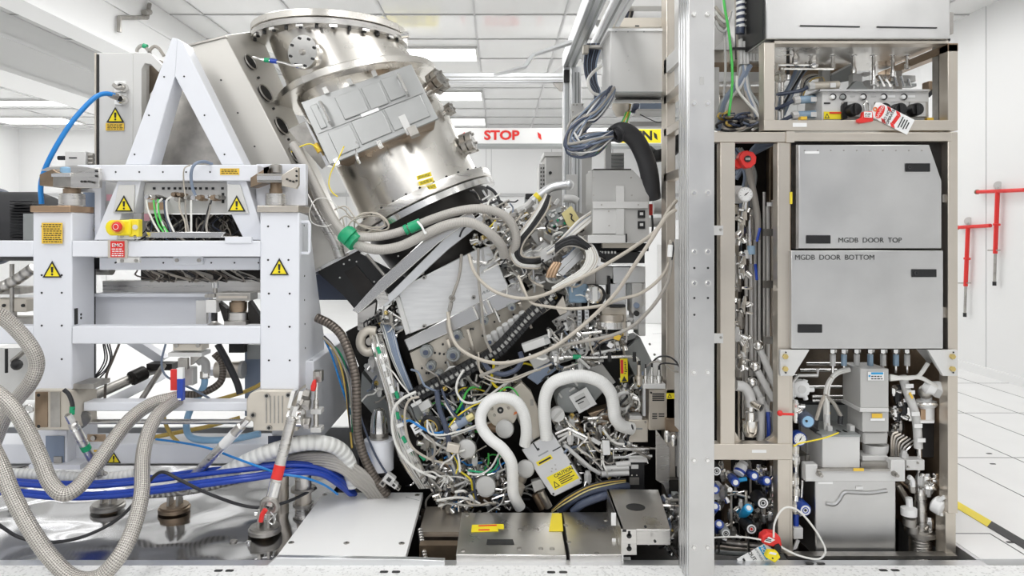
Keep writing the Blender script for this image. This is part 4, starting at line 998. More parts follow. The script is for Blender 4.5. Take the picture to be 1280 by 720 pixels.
# black cable chain (ladder of links)
ch = thing('cable_chain', 'black slotted cable chain running diagonally across the module', 'cable chain', P(600, 450, 4.02))
cpts = smooth(tpts([(507, 501), (530, 489), (560, 474), (592, 456), (620, 440), (642, 418), (662, 396), (690, 372)], 4.02), 5)
for i in range(len(cpts) - 1):
    a, b = cpts[i], cpts[i + 1]; d = (b - a); n = Vector((-d.z, 0, d.x)).normalized(); w = .036
    a2, b2 = a + d * .06, a + d * .96
    l_ = part('link', G().loft([a2 + n * w, a2 + n * (w - .024), b2 + n * (w - .024), b2 + n * w], [q + Vector((0, .06, 0)) for q in (a2 + n * w, a2 + n * (w - .024), b2 + n * (w - .024), b2 + n * w)]), 'black', ch)
    part('side_plate', G().loft([a2 - n * w, a2 - n * (w - .02), b2 - n * (w - .02), b2 - n * w], [q + Vector((0, .06, 0)) for q in (a2 - n * w, a2 - n * (w - .02), b2 - n * (w - .02), b2 - n * w)]), 'black', l_)
    part('crossbar', G().loft([a2 + n * (w - .022), a2 - n * (w - .018), a + d * .38 - n * (w - .018), a + d * .38 + n * (w - .022)], [q + Vector((0, .03, 0)) for q in (a2 + n * (w - .022), a2 - n * (w - .018), a + d * .38 - n * (w - .018), a + d * .38 + n * (w - .022))]), 'black', l_)
    part('white_lead', G().tube([a + Vector((0, .024, 0)), b + Vector((0, .024, 0))], .016, 6, sm=False), 'wcable', l_)
# silver cylinder standing on left of module
sc_ = thing('steel_canister', 'white canister with polished conical steel top behind the dark conduit', 'canister', P(474, 585, 4.1))
s = 4.1 / F
part('body', G().lathe(P(474, 586, 4.1), (0, 0, 1), [(0, 18 * s), (37 * s, 18.5 * s), (38 * s, 17 * s)], 32), 'white', sc_)
part('base', G().lathe(P(474, 592, 4.1), (0, 0, 1), [(0, 14 * s), (6 * s, 17 * s)], 28), 'black', sc_)
part('collar', G().lathe(P(474, 548, 4.1), (0, 0, 1), [(0, 12 * s), (3 * s, 12 * s), (3 * s, 10.5 * s), (6 * s, 10.5 * s), (6 * s, 11.5 * s), (8 * s, 11.5 * s)], 28), 'dull', sc_)
part('cone', G().lathe(P(474, 540, 4.1), (0, 0, 1), [(0, 11 * s), (20 * s, 9.5 * s), (28 * s, 7 * s), (30 * s, 3 * s)], 32), 'bright', sc_)
# label box: silver tilted caution box
cbx = thing('caution_box', 'tilted silver box with a yellow CAUTION label between the two white hoses', 'box', P(690, 622, 3.95))
Qb = [P(691, 622, 3.9), P(730, 603, 3.9), P(690, 540, 3.96), P(652, 562, 3.96)]
bn_ = (Qb[1] - Qb[0]).cross(Qb[3] - Qb[0]).normalized()
if bn_.y > 0: bn_ = -bn_
def cb_(u, v, h=0): return Qb[0] * (1 - u) * (1 - v) + Qb[1] * u * (1 - v) + Qb[2] * u * v + Qb[3] * (1 - u) * v + bn_ * h
part('body', G().loft([cb_(.06, 0), cb_(.94, 0), cb_(1, .06), cb_(1, 1), cb_(0, 1), cb_(0, .06)], [cb_(u, v, -.16) for u, v in ((.06, 0), (.94, 0), (1, .06), (1, 1), (0, 1), (0, .06))]), 'panel', cbx, bev=.003)
def cq(u0, v0, u1, v1, h, t_=.001): return G().loft([cb_(u0, v0, h), cb_(u1, v0, h), cb_(u1, v1, h), cb_(u0, v1, h)], [cb_(u, v, h - t_) for u, v in ((u0, v0), (u1, v0), (u1, v1), (u0, v1))])
yl = part('caution_label', cq(.16, .10, .95, .36, .0015), 'yellow', cbx)
ux_ = (Qb[1] - Qb[0]).normalized(); uz_ = (Qb[3] - Qb[0]).normalized()
def cov_text(par, s, u, v, h, ux, uz, m='ink', bold=.02):
    g = text_geo(s, 0, 0, 1, 1, ux=ux, uz=uz, bold=bold)
    p0 = P(0, 0, 1); q = cb_(u, v, .003); k = h / (1 / F / .69) * .001
    g.v = [q + (p - p0) * (h / (.69 / (F * .69))) for p in g.v]
    return part('lettering', g, m, par)
cov_text(yl, 'CAUTION', .66, .308, .017, ux_, uz_)
for k in range(4): part('print', cq(.42, .26 - k * .035, .88 - (k % 2) * .1, .245 - k * .035, .0025), 'ink', yl)
tg = part('triangle', G().loft([cb_(.2, .13, .0025), cb_(.37, .13, .0025), cb_(.285, .25, .0025)], [cb_(.2, .13, .002), cb_(.37, .13, .002), cb_(.285, .25, .002)]), 'ink', yl)
part('triangle', G().loft([cb_(.235, .145, .003), cb_(.335, .145, .003), cb_(.285, .22, .003)], [cb_(.235, .145, .0025), cb_(.335, .145, .0025), cb_(.285, .22, .0025)]), 'yellow', yl)
yl2 = part('yellow_strip', cq(.14, .60, .62, .68, .0015), 'haz', cbx); part('print', cq(.2, .62, .58, .65, .0025), 'ink', yl2)
for u, v in ((.42, .44), (.55, .47), (.5, .40), (.36, .40)): part('hole', cq(u, v, u + .04, v + .025, .0015), 'dull', cbx)
for u, v in ((.05, .04), (.93, .04), (.94, .36)): part('screw', cq(u, v, u + .05, v + .03, .004, .004), 'ink', cbx)
part('slot', cq(.72, .70, .99, .72, .0015), 'ink', cbx); part('slot', cq(.36, .86, .40, 1.0, .0015), 'ink', cbx); part('slot', cq(.36, .84, .44, .88, .0015), 'ink', cbx)
part('print', cq(.3, .74, .62, .765, .0015), 'mgrey', cbx)
# labelled grey box inside the white hose loop
gx_ = thing('grey_valve_box', 'grey faceted box with a square white label framed by the white hose loop', 'box', P(720, 520, 4.1))
part('body', G().poly([(696, 505), (712, 517), (735, 512), (758, 486), (752, 470), (735, 462), (704, 480)], 4.1, .2), 'mgrey', gx_, bev=.006)
part('left_bulge', G().lathe(P(712, 500, 4.07), (0, 1, 0), [(0, .07), (.02, .08), (.15, .08)], 28), 'mgrey', gx_)
lb_ = part('label', G().slab([(724, 517, 4.05), (746, 505, 4.05), (733, 484, 4.05), (711, 496, 4.05)], .004), 'paper', gx_)
part('frame_line', G().slab([(726, 512, 4.046), (738, 505.5, 4.046), (729.5, 490.5, 4.046), (717.5, 497, 4.046)], .001), 'lgrey', lb_)
part('print', G().slab([(720, 503, 4.044), (732, 496.5, 4.044), (731, 495, 4.044), (719, 501.5, 4.044)], .001), 'ink', lb_)
part('print', G().slab([(723, 505.5, 4.044), (730, 502, 4.044), (729.4, 501, 4.044), (722.4, 504.5, 4.044)], .001), 'ink', lb_)
for a, b in (((712, 489), (718, 485)), ((718, 477), (722, 482)), ((699, 492), (702, 497))): part('pin', G().cyl(P(*a, 4.07), P(*b, 4.05), .006), 'lgrey', gx_)
# dark boxes right of it
db = thing('slate_box', 'slate grey slanted box with a black side right of the hose loop', 'box', P(790, 480, 4.25))
part('front', G().slab([(779, 439, 4.2), (800, 421, 4.2), (824, 470, 4.2), (803, 490, 4.2)], .1), 'mgrey', db, bev=.004)
part('black_side', G().poly([(734, 450), (778, 428), (800, 421), (779, 440), (802, 480), (770, 484), (745, 470)], 4.24, .2), 'black', db, bev=.004)
bolts(db, [(812, 430), (818, 443), (823, 455), (826, 466)], 1.6, 4.19, 'dull', 'screw')
gb2 = thing('grey_cover', 'dusty grey metal cover in front of the black side of the slate box', 'cover', P(750, 478, 4.15))
part('plate', G().slab([(727, 462, 4.12), (752, 490, 4.12), (770, 478, 4.12), (753, 455, 4.12)], .06), 'grey', gb2, bev=.004)
tg_ = thing('danger_tag', 'yellow and red vertical danger tag hanging on the white line', 'tag', P(780, 478, 4.02))
part('yellow_field', G().poly([(775.5, 478), (785, 477), (784.5, 448), (775, 448.5)], 4.02, .002), 'yellow', tg_)
part('red_field', G().poly([(776, 467), (779.5, 467), (779, 450), (775.5, 450)], 4.018, .001), 'red', tg_)
part('triangle', G().poly([(777, 477), (784, 476.5), (780.3, 470)], 4.018, .001), 'ink', tg_)
fine_print(tg_, 780.5, 452, 784, 468, 4.018, 7)
# ------------------------------------------------------------------ hoses and cables
hose('braided_hose', 'thick steel braided hose looping from the left edge in front of the left post', 'hose', 'braid', [(-20, 388, 3.35), (0, 394, 3.4), (22, 413, 3.45), (40, 436, 3.48), (46, 456, 3.5), (38, 478, 3.5), (20, 500, 3.55), (6, 520, 3.6), (-10, 560, 3.65)], 9.3, 3.45, n=18)
hose('braided_hose', 'thick steel braided hose with the short loop hanging down to the blue hoses', 'hose', 'braid', [(-25, 478, 3.3), (0, 494, 3.3), (18, 512, 3.3), (34, 538, 3.3), (50, 572, 3.3), (62, 602, 3.28), (78, 617, 3.27), (96, 610, 3.3), (118, 584, 3.38), (142, 550, 3.5), (164, 523, 3.62), (190, 505, 3.72), (222, 497, 3.78)], 9.5, 3.3, n=18)
hose('braided_hose', 'longest steel braided hose looping down past the front edge of the floor', 'hose', 'braid', [(-20, 540, 3.12), (0, 580, 3.1), (16, 620, 3.08), (40, 664, 3.06), (66, 700, 3.05), (92, 722, 3.04), (122, 722, 3.05), (148, 697, 3.08), (166, 662, 3.15), (177, 618, 3.25), (178, 578, 3.38), (184, 545, 3.5), (198, 518, 3.62), (222, 500, 3.78)], 9.8, 3.1, n=18)
hose('power_cable', 'black cord sagging over the steel base plate behind the braided hoses', 'cord', 'rubber', [(-15, 648, 3.4), (0, 657, 3.42), (25, 672, 3.45), (60, 678, 3.45), (100, 672, 3.45), (140, 654, 3.5), (165, 632, 3.5), (185, 604, 3.5), (202, 590, 3.5), (225, 600, 3.5), (258, 616, 3.55), (300, 631, 3.65), (330, 634, 3.7), (362, 626, 3.8), (395, 610, 3.95)], 2.1, 3.5, n=10)
for i, (dy, dd, lab) in enumerate(((0, 3.78, 'uppermost dark blue hose of the bundle running along the base beam'), (4, 3.74, 'second dark blue hose of the bundle along the base beam'), (14, 3.72, 'third dark blue hose from the top of the bundle along the base beam'), (18, 3.70, 'lowest dark blue hose of the bundle along the base beam'))):
    x = 6 - i * 2
    hose('blue_hose', lab, 'hose', 'bhose', [(-20, 598 + dy * .9, dd), (20, 601 + dy * .9, dd), (70, 604 + dy, dd), (130, 603 + dy, dd), (190, 597 + dy, dd), (250, 589 + dy, dd), (310, 583 + dy * .9, dd), (365, 579 + dy * .7, dd + .05), (400, 584 + dy * .5, dd + .12), (422 + x, 598 + dy * .4, dd + .2), (438 + x, 618, dd + .3)], 3.3, dd, 'dark blue hoses along the base beam', n=12)
hose('pale_pipe', 'pale grey rigid pipe lying between the blue hoses and the steel plate', 'pipe', 'scorr', [(150, 619, 3.85), (200, 618, 3.85), (250, 612, 3.87), (300, 600, 3.9), (350, 588, 3.95)], 4.2, 3.85, n=12)
hose('white_corrugated_hose', 'white corrugated hose lying behind the blue hoses at left', 'hose', 'wcorr', [(10, 592, 3.85), (50, 593, 3.85), (100, 597, 3.85), (150, 596, 3.86), (168, 592, 3.87)], 6.5, 3.85, n=16)
hose('white_corrugated_hose', 'fat white corrugated hose arching behind the red banded strut', 'hose', 'wcorr', [(240, 606, 3.78), (280, 592, 3.78), (312, 575, 3.78), (345, 562, 3.78), (378, 554, 3.8), (405, 554, 3.84), (425, 562, 3.9), (437, 580, 3.95), (440, 606, 4.0)], 9.5, 3.8, n=18)
for i in range(6):
    hose('grey_conduit', ['top', 'second', 'third', 'fourth', 'fifth', 'lowest'][i] + ' grey conduit of the bundle fanning down to the right of the blue hoses', 'conduit', 'gcorr',
         [(330, 590 + i, 3.85), (360, 573 + i * 3, 3.86), (395, 568 + i * 3, 3.88), (425, 572 + i * 3.4, 3.9), (450 - i, 586 + i * 4, 3.95), (470 - i * 3, 604 + i * 2, 4.0), (482 - i * 4, 622, 4.05)], 2.6, 3.88, 'grey conduits fanning right of the blue hoses', n=8)
hose('dark_conduit', 'thick dark corrugated conduit hanging beside the right white post', 'conduit', 'dcorr', [(396, 397, 4.0), (412, 405, 3.98), (426, 418, 3.95), (436, 440, 3.93), (444, 470, 3.92), (446, 505, 3.92), (447, 540, 3.95), (455, 570, 3.97), (468, 596, 4.0), (484, 618, 4.05)], 5.6, 3.95, n=16)
for i, (m, lab, pts) in enumerate((
        ('bline', 'bright blue thin line falling from behind the post to the base', [(406, 425), (415, 445), (426, 480), (438, 515), (452, 550), (464, 580), (474, 612)]),
        ('navy', 'navy thin cable beside the bright blue line', [(408, 428), (428, 448), (444, 485), (452, 525), (470, 570), (492, 605)]),
        ('green', 'green thin cable behind the thick dark conduit', [(407, 426), (424, 440), (432, 462), (438, 500), (441, 540)]),
        ('ybrown', 'ochre thin cable behind the thick dark conduit', [(406, 424), (420, 442), (430, 475), (436, 520), (440, 560)]),
        ('rubber', 'black thin cable behind the thick dark conduit', [(405, 420), (416, 432), (428, 455), (434, 490), (438, 540)]),
        ('gcable', 'grey thin cable behind the thick dark conduit', [(404, 422), (418, 436), (434, 470), (440, 515), (444, 555)]))):
    hose('thin_cable', lab, 'cable', m, [(x, y, 4.02 - i * .012) for x, y in pts], 1.3, 4.0)
hose('sky_blue_line', 'thin sky blue tube crossing behind the white banded strut', 'tube', 'bline', [(195, 549, 3.95), (225, 553, 3.9), (260, 560, 3.8), (290, 571, 3.75), (320, 582, 3.62), (350, 592, 3.66), (380, 597, 3.7), (405, 606, 3.8), (422, 618, 3.9)], 1.5, 3.7)
hose('pale_blue_hose', 'pale blue hose hanging from a grey elbow behind the middle frame beam', 'hose', 'pblue', [(256, 470, 4.0), (255, 482, 4.0), (247, 497, 4.02), (238, 512, 4.05), (233, 530, 4.05), (237, 545, 4.02), (255, 550, 4.0), (290, 549, 4.0), (325, 542, 4.0)], 4.2, 4.0, n=12)
hose('ochre_hose', 'ochre hose dropping behind the thin frame beam', 'hose', 'ybrown', [(330, 478, 4.25), (310, 488, 4.25), (285, 496, 4.22), (270, 500, 4.2)], 2.6, 4.2, n=10)
hose('ochre_hose', 'ochre hose rising under the thin frame beam behind the braided hoses', 'hose', 'ybrown', [(190, 547, 4.05), (225, 540, 4.1), (260, 533, 4.15), (300, 522, 4.2)], 2.6, 4.1, n=10)
hose('ochre_hose', 'short ochre hose end bending down beside the braided hoses', 'hose', 'ybrown', [(204, 514, 4.0), (207, 530, 4.0), (215, 545, 4.0), (224, 554, 4.0)], 2.4, 4.0, n=10)
for i, (x0, x1, x2) in enumerate(((131, 134, 118), (134, 138, 120), (137, 140, 125), (129, 131, 117))):
    hose('black_cable', ['leftmost', 'second', 'third', 'inner'][i] + ' thin black cable of the loop hanging beside the left post', 'cable', 'rubber', [(x0, 430, 4.05), (x1, 448, 4.05), (x1 - 6, 462, 4.05), (x2, 472, 4.05)], .9, 4.05, 'black cable loops beside the left post')
hose('grey_cable', 'grey cord hanging from the middle beam to the thin beam', 'cord', 'dcorr', [(149, 430, 3.98), (140, 452, 3.98), (133, 470, 3.98), (131, 500, 3.98)], 1.6, 4.0)
hose('dark_hose', 'dark hose slanting from the middle beam down to the right behind it', 'hose', 'rubber', [(272, 430, 4.05), (284, 452, 4.05), (296, 478, 4.05), (300, 492, 4.05)], 4.2, 4.05, n=12)
hose('slate_hose', 'slate coloured thin hose curling behind the red and blue tag', 'hose', 'bluegrey', [(207, 430, 4.0), (202, 452, 3.98), (206, 468, 3.95), (220, 477, 3.92), (240, 486, 3.95), (262, 498, 4.0)], 1.4, 4.0)
t = thing('lock_tag', 'red and blue slip tag hanging at the ends of the braided hoses', 'tag', P(224, 501, 3.75))
part('blue_part', G().rect(221, 474, 228.5, 501, 3.74, .03), 'bhose', t, bev=.002); part('white_part', G().rect(221, 460, 228.5, 474, 3.745, .025), 'paper', t, bev=.002); part('red_part', G().rect(213, 462, 221, 488, 3.78, .02), 'red', t)
part('white_mark', G().rect(222, 498, 226, 500.2, 3.737, .002), 'paper', t); part('clip', G().rect(222, 448, 234, 462, 3.77, .03), 'dull', t, bev=.003)
t = thing('hanging_bracket', 'steel bracket and grey block bolted under the middle beam', 'bracket', P(235, 430, 3.82))
part('top_block', G().rect(216, 430, 252, 438.5, 3.78, .1), 'beige', t, bev=.003); part('plate', G().poly([(210, 446), (252, 446), (252, 441), (210, 441)], 3.78, .12), 'lgrey', t)
part('gusset', G().poly([(238, 457), (251, 446), (238, 446)], 3.80, .05), 'dull', t); part('grey_block', G().rect(228, 460, 241, 482, 3.84, .06), 'grey', t, bev=.003)
for x in (220, 247): part('screw', G().disc(x, 432, 3.772, 2.6, .015), 'dull', t)
t = thing('pipe_elbow', 'grey pipe elbow above the pale blue hose', 'fitting', P(255, 470, 4.0))
part('elbow', G().tube(tpts([(247, 452, 4.0), (252, 450, 4.0), (257, 455, 4.0), (257, 466, 4.0)], 4.0), .024, 12), 'grey', t); part('nut', G().cyl(P(256, 464, 4.0), P(256, 471, 4.0), .026, n=6), 'chrome', t); part('clamp', G().ring(P(256, 472, 4.0), (0, 0, 1), .024, .004, 18, 6), 'bright', t)
t = thing('rear_cylinder', 'dark telescopic cylinder slanting behind the frame at left', 'cylinder', P(150, 495, 4.3))
part('barrel', G().cyl(P(112, 497, 4.1), P(172, 470, 4.5), .03), 'dull', t); part('rod', G().cyl(P(172, 470, 4.5), P(200, 462, 4.6), .02), 'steel', t); part('end_block', G().rect(183, 455, 215, 463, 4.5, .1), 'dark', t); part('head', G().cyl(P(165, 473, 4.42), P(180, 466, 4.5), .045), 'dark', t)
hose('rear_rod', 'second dark rod slanting below the telescopic cylinder behind the frame', 'rod', 'dull', [(175, 502, 4.2), (192, 476, 4.3), (205, 456, 4.4)], 3.4, 4.3, sm=False, n=10)
hose('rear_conduit', 'dark bundle passing behind the ends of the braided hoses', 'conduit', 'dcorr', [(196, 500, 3.95), (222, 493, 3.98), (250, 492, 4.0), (275, 478, 4.05), (278, 455, 4.1), (268, 442, 4.1)], 4.5, 4.0, n=12)
t = thing('rear_drum', 'bronze coloured horizontal drum behind the dark hose', 'drum', P(290, 475, 4.5))
part('drum', G().cyl(P(270, 462, 4.45), P(302, 462, 4.45), .05), 'tan', t); part('cap', G().cyl(P(301, 462, 4.45), P(305, 462, 4.45), .055), 'grey', t)
t = thing('black_module', 'small black vented module in the frame corner behind the dark hose', 'module', P(300, 440, 4.6))
part('case', G().rect(286, 430, 305, 441, 4.4, .1), 'black', t); part('plate', G().rect(309, 431, 326, 449, 4.45, .05), 'mgrey', t)
# dark equipment seen through the frame between the tray and the beams
t = thing('cable_tray_bundle', 'dark bundle of cables in the slot behind the connector tray', 'cable bundle', P(235, 300, 4.2))
random.seed(11)
part('backing', G().rect(176, 268, 325, 352, 4.6, .05), 'dark', t)  # dark sheet added so the gaps between cables look shaded
for k in range(46):
    x = random.uniform(186, 322); y = random.uniform(268, 274)
    part('cable', G().tube(tpts([(x, y, 4.3), (x + random.uniform(-18, 18), y + 14, 4.2), (x + random.uniform(-22, 30), y + 30, 4.22)], 4.2), random.uniform(.003, .006), 5, 4), random.choice(['rubber', 'rubber', 'gcable', 'navy', 'dcorr', 'bcable']), t)
for k in range(30):
    x = random.uniform(170, 300)
    part('cable', G().tube(tpts([(x, 338, 4.1), (x + random.uniform(-10, 25), 345, 4.05), (x + random.uniform(0, 50), 352, 4.1)], 4.1), random.uniform(.004, .007), 5, 4), random.choice(['rubber', 'gcable', 'bcable', 'dcorr']), t)
t = thing('pink_note', 'small pink notes behind the lower white leg beside the connector panel', 'note', P(136, 250, 4.2))
part('note', G().rect(133, 243, 140, 251, 4.2, .002), 'pink', t); part('note', G().rect(180, 266, 187, 276, 4.2, .002), 'pink', t)
t = thing('dark_unit', 'dark equipment in the gap between the left post and the lower white leg', 'equipment', P(140, 300, 4.4))
part('panel', G().rect(118, 226, 146, 300, 4.4, .1), 'dark', t); part('column', G().rect(104, 237, 124, 300, 4.2, .1), 'bluegrey', t)
part('hub', G().cyl(P(120, 335, 4.05), P(140, 335, 4.05), .04), 'dull', t); part('box', G().rect(116, 322, 126, 336, 4.0, .1), 'black', t)
for k in range(4): part('pipe', G().tube(tpts([(128 + k * 4, 240), (128 + k * 4, 298)], 4.35), .012, 8, sm=False), ['dull', 'tan', 'mgrey', 'dull'][k], t)
t = thing('small_motor', 'dark small motor with a cable plug right of the left post top', 'motor', P(105, 295, 3.98))
part('body', G().rect(92, 283, 116, 300, 3.98, .1), 'mgrey', t, bev=.006); part('plug', G().cyl(P(112, 286, 3.96), P(124, 288, 3.96), .014), 'dull', t); part('top', G().rect(90, 272, 117, 281, 3.97, .1), 'white', t, bev=.003); part('terminal', G().rect(93, 281, 103, 289, 3.965, .05), 'black', t)
t = thing('far_bench', 'far grey machinery behind the left frame near the picture edge', 'equipment', P(15, 470, 6))
part('body', G().rect(-10, 435, 42, 500, 6, .4), 'lgrey', t); part('knob', G().ball(P(21, 456, 5.9), .045), 'black', t); part('arm', G().tube(tpts([(8, 436, 5.9), (8, 466, 5.9)], 5.9), .012, 6), 'black', t); part('lever', G().tube(tpts([(15, 452, 5.9), (32, 438, 5.9)], 5.9), .02, 6), 'dull', t)
# ---- big grey conduits across the vessel
hose('grey_duct', 'large grey flexible duct draped over the vessel base, upper one', 'duct', 'gcorr', [(366, 180, 4.05), (376, 196, 4.02), (390, 222, 4.0), (404, 250, 3.98), (418, 276, 3.95), (430, 290, 3.93), (448, 296, 3.92), (478, 295, 3.92), (508, 287, 3.92), (540, 274, 3.9), (572, 264, 3.88), (602, 261, 3.88), (628, 268, 3.9), (642, 284, 3.92), (645, 304, 3.95), (636, 322, 4.0)], 5.6, 3.92, n=16)
hose('grey_duct', 'large grey flexible duct draped over the vessel base, lower one', 'duct', 'gcorr', [(372, 186, 4.1), (384, 214, 4.08), (398, 246, 4.05), (414, 276, 4.0), (430, 296, 3.96), (450, 307, 3.92), (474, 312, 3.9), (500, 308, 3.88), (526, 296, 3.86), (556, 282, 3.84), (586, 278, 3.84), (610, 290, 3.86), (626, 306, 3.9), (630, 320, 3.95)], 6.2, 3.9, n=16)
t = thing('green_tape', 'wide green tape wrapped around both grey ducts below the vessel', 'tape', P(437, 300, 3.92))
part('wrap', G().tube(tpts([(430, 291, 3.93), (445, 304, 3.91)], 3.9), .050, 16, sm=False), 'green', t); part('end_fold', G().tube(tpts([(432, 292, 3.9), (438, 297, 3.9)], 3.9), .053, 16, sm=False), 'green', t)
t = thing('green_tape', 'narrow green tape on the upper grey duct at the middle', 'tape', P(516, 285, 3.9))
part('wrap', G().tube(tpts([(506, 288, 3.915), (510, 286, 3.915)], 3.9), .029, 16, sm=False), 'green', t); part('wrap', G().tube(tpts([(512, 285.5, 3.912), (526, 279.5, 3.905)], 3.9), .031, 16, sm=False), 'green', t)
t = thing('cable_tie', 'white cable tie joining the two grey ducts right of the green tape', 'cable tie', P(528, 288, 3.86))
part('loop', G().tube(tpts([(522, 277, 3.86), (527, 283, 3.82), (531, 291, 3.82)], 3.84), .006, 6), 'paper', t); part('head', G().disc(531.5, 291, 3.81, 1.8, .012, 8), 'paper', t)
hose('coil_cable', 'pale thin cable coiled in loops on the vessel base above the ducts', 'coiled cable', 'bcable', [(421, 258, 4.0), (430, 262, 4.0), (440, 272, 4.0), (455, 268, 4.0), (470, 266, 4.0), (484, 276, 4.0), (484, 286, 4.0), (465, 290, 4.0), (446, 288, 4.0), (444, 276, 3.99), (458, 270, 3.99), (476, 272, 3.99), (480, 282, 3.99), (462, 284, 3.98), (445, 278, 3.98), (432, 270, 3.98), (424, 278, 3.98), (436, 288, 3.98), (456, 291, 3.98), (482, 282, 3.98)], .9, 4.0, k=8)
hose('coil_cable', 'second pale thin cable coil crossing the first on the vessel base', 'coiled cable', 'bcable', [(418, 262, 3.97), (432, 258, 3.97), (442, 270, 3.97), (450, 282, 3.97), (474, 288, 3.97), (486, 284, 3.97), (476, 270, 3.97), (456, 266, 3.97), (440, 276, 3.96), (432, 286, 3.96), (428, 272, 3.96)], .9, 4.0, k=8)
hose('cable_loop', 'thin round loop of pale wire left of the ducts', 'wire', 'wcable', [(424, 274, 3.94), (421, 258, 3.94), (408, 248, 3.94), (394, 250, 3.94), (387, 264, 3.94), (390, 278, 3.94), (405, 283, 3.94), (418, 279, 3.94)], .6, 3.95, k=8)
hose('earth_wire', 'thin yellow green earth wire hanging from the access cover hinge', 'wire', 'haz', [(430, 183, 4.0), (424, 196, 3.98), (414, 215, 3.98), (411, 230, 3.98), (415, 240, 3.98), (422, 246, 3.98)], .8, 4.0)
hose('earth_wire', 'short yellow wire running from the shroud hole to the black bracket', 'wire', 'haz', [(364, 190, 4.05), (376, 183, 4.03), (388, 180, 4.02), (398, 186, 4.0)], .9, 4.0)
t = thing('side_bracket', 'dark folded bracket with orange sleeve between shroud and access cover', 'bracket', P(395, 208, 4.2))
part('plate', G().poly([(360, 162), (382, 151), (410, 204), (402, 211)], 4.22, .02), 'dull', t); part('shade_plate', G().poly([(381, 152), (384, 153), (412, 206), (408, 208)], 4.14, .1), 'bright', t); part('sleeve', G().cyl(P(394, 180, 4.08), P(400, 190, 4.08), .016), 'amber', t)
# ---- white thick hoses in the module
hose('white_hose', 'thick white hose looping over the beige plate, left of the two', 'hose', 'whose', [(656, 556, 3.9), (658, 540, 3.88), (655, 518, 3.86), (645, 502, 3.85), (628, 497, 3.85), (612, 502, 3.85), (602, 516, 3.85), (602, 533, 3.84), (612, 548, 3.83), (628, 561, 3.82), (639, 578, 3.82), (641, 600, 3.84), (642, 618, 3.86), (650, 634, 3.9)], 7.2, 3.85, n=18, k=8)
hose('white_hose', 'thick white hose arching over the grey labelled box, right of the two', 'hose', 'whose', [(683, 548, 3.92), (681, 524, 3.9), (681, 500, 3.88), (688, 482, 3.86), (704, 473, 3.85), (728, 470, 3.85), (750, 477, 3.85), (763, 491, 3.86), (767, 508, 3.87), (769, 522, 3.88), (777, 532, 3.9), (790, 536, 3.93)], 8.0, 3.86, n=18, k=8)
# ---- long beige cables crossing the centre
LC_ = (
    ('long beige cable from the tall column down across the module, upper one', [(846, 250, 3.55), (836, 262, 3.55), (820, 288, 3.55), (792, 309, 3.6), (760, 329, 3.62), (735, 343, 3.65), (706, 357, 3.68), (676, 370, 3.7), (650, 373, 3.72), (622, 366, 3.75), (604, 354, 3.78), (592, 338, 3.8), (586, 318, 3.85)], 2.3),
    ('long beige cable from the tall column sweeping down to the left end of the chain', [(845, 262, 3.5), (832, 272, 3.5), (810, 306, 3.5), (790, 336, 3.52), (770, 366, 3.55), (745, 392, 3.58), (720, 414, 3.6), (692, 434, 3.62), (660, 448, 3.65), (625, 454, 3.7), (596, 448, 3.74), (573, 434, 3.78), (563, 414, 3.82), (560, 390, 3.85)], 2.4),
    ('long beige cable hanging from the white sleeve and running level to the left', [(838, 300, 3.5), (836, 330, 3.5), (822, 351, 3.52), (800, 367, 3.55), (775, 374, 3.58), (752, 382, 3.6), (716, 386, 3.65), (684, 383, 3.7), (664, 378, 3.72), (655, 362, 3.75), (648, 345, 3.8)], 2.0),
    ('long grey beige cable hanging lowest beside the column and sweeping left', [(840, 304, 3.48), (838, 335, 3.48), (832, 358, 3.5), (815, 384, 3.52), (790, 408, 3.55), (762, 420, 3.58), (728, 427, 3.6), (695, 434, 3.64), (664, 446, 3.68), (630, 458, 3.72), (600, 470, 3.78)], 2.2))
for lab, pts, r in LC_: hose('long_cable', lab, 'cable', 'gcable' if 'grey' in lab else 'bcable', pts, r, 3.6, n=10)
hose('grey_cable', 'grey cable rising up the face of the silver block with a steel joint', 'cable', 'gcable', [(577, 318, 4.0), (574, 345, 3.98), (566, 370, 3.96), (561, 395, 3.95), (560, 412, 3.95), (568, 428, 3.97), (580, 440, 4.0)], 2.0, 4.0, n=10)
t = thing('cable_joint', 'small steel swivel joint on the grey cable in front of the silver block', 'joint', P(564, 374, 3.94))
part('ring', G().ring(P(565, 373, 3.94), (0, 1, 0), .014, .005, 16, 6), 'dull', t); part('sleeve', G().tube(tpts([(564, 378), (562, 388)], 3.94), .012, 8, sm=False), 'dull', t)
hose('grey_cable', 'second grey cable descending right of the silver block with a pale blue plug', 'cable', 'gcable', [(598, 310, 3.98), (598, 345, 3.97), (602, 385, 3.96), (606, 420, 3.96), (614, 440, 3.97)], 1.8, 4.0, n=10)
t = thing('cable_sleeve', 'white sleeve joining two cables beside the tall column', 'sleeve', P(838, 318, 3.48))
part('sleeve', G().tube(tpts([(838, 306), (837, 321)], 3.47), .012, 10, sm=False), 'paper', t)
hose('thin_black_lead', 'thin dark lead hanging beside the white sleeve by the column', 'lead', 'rubber', [(841, 302, 3.47), (842, 312, 3.47), (840, 325, 3.47)], .9, 3.5)
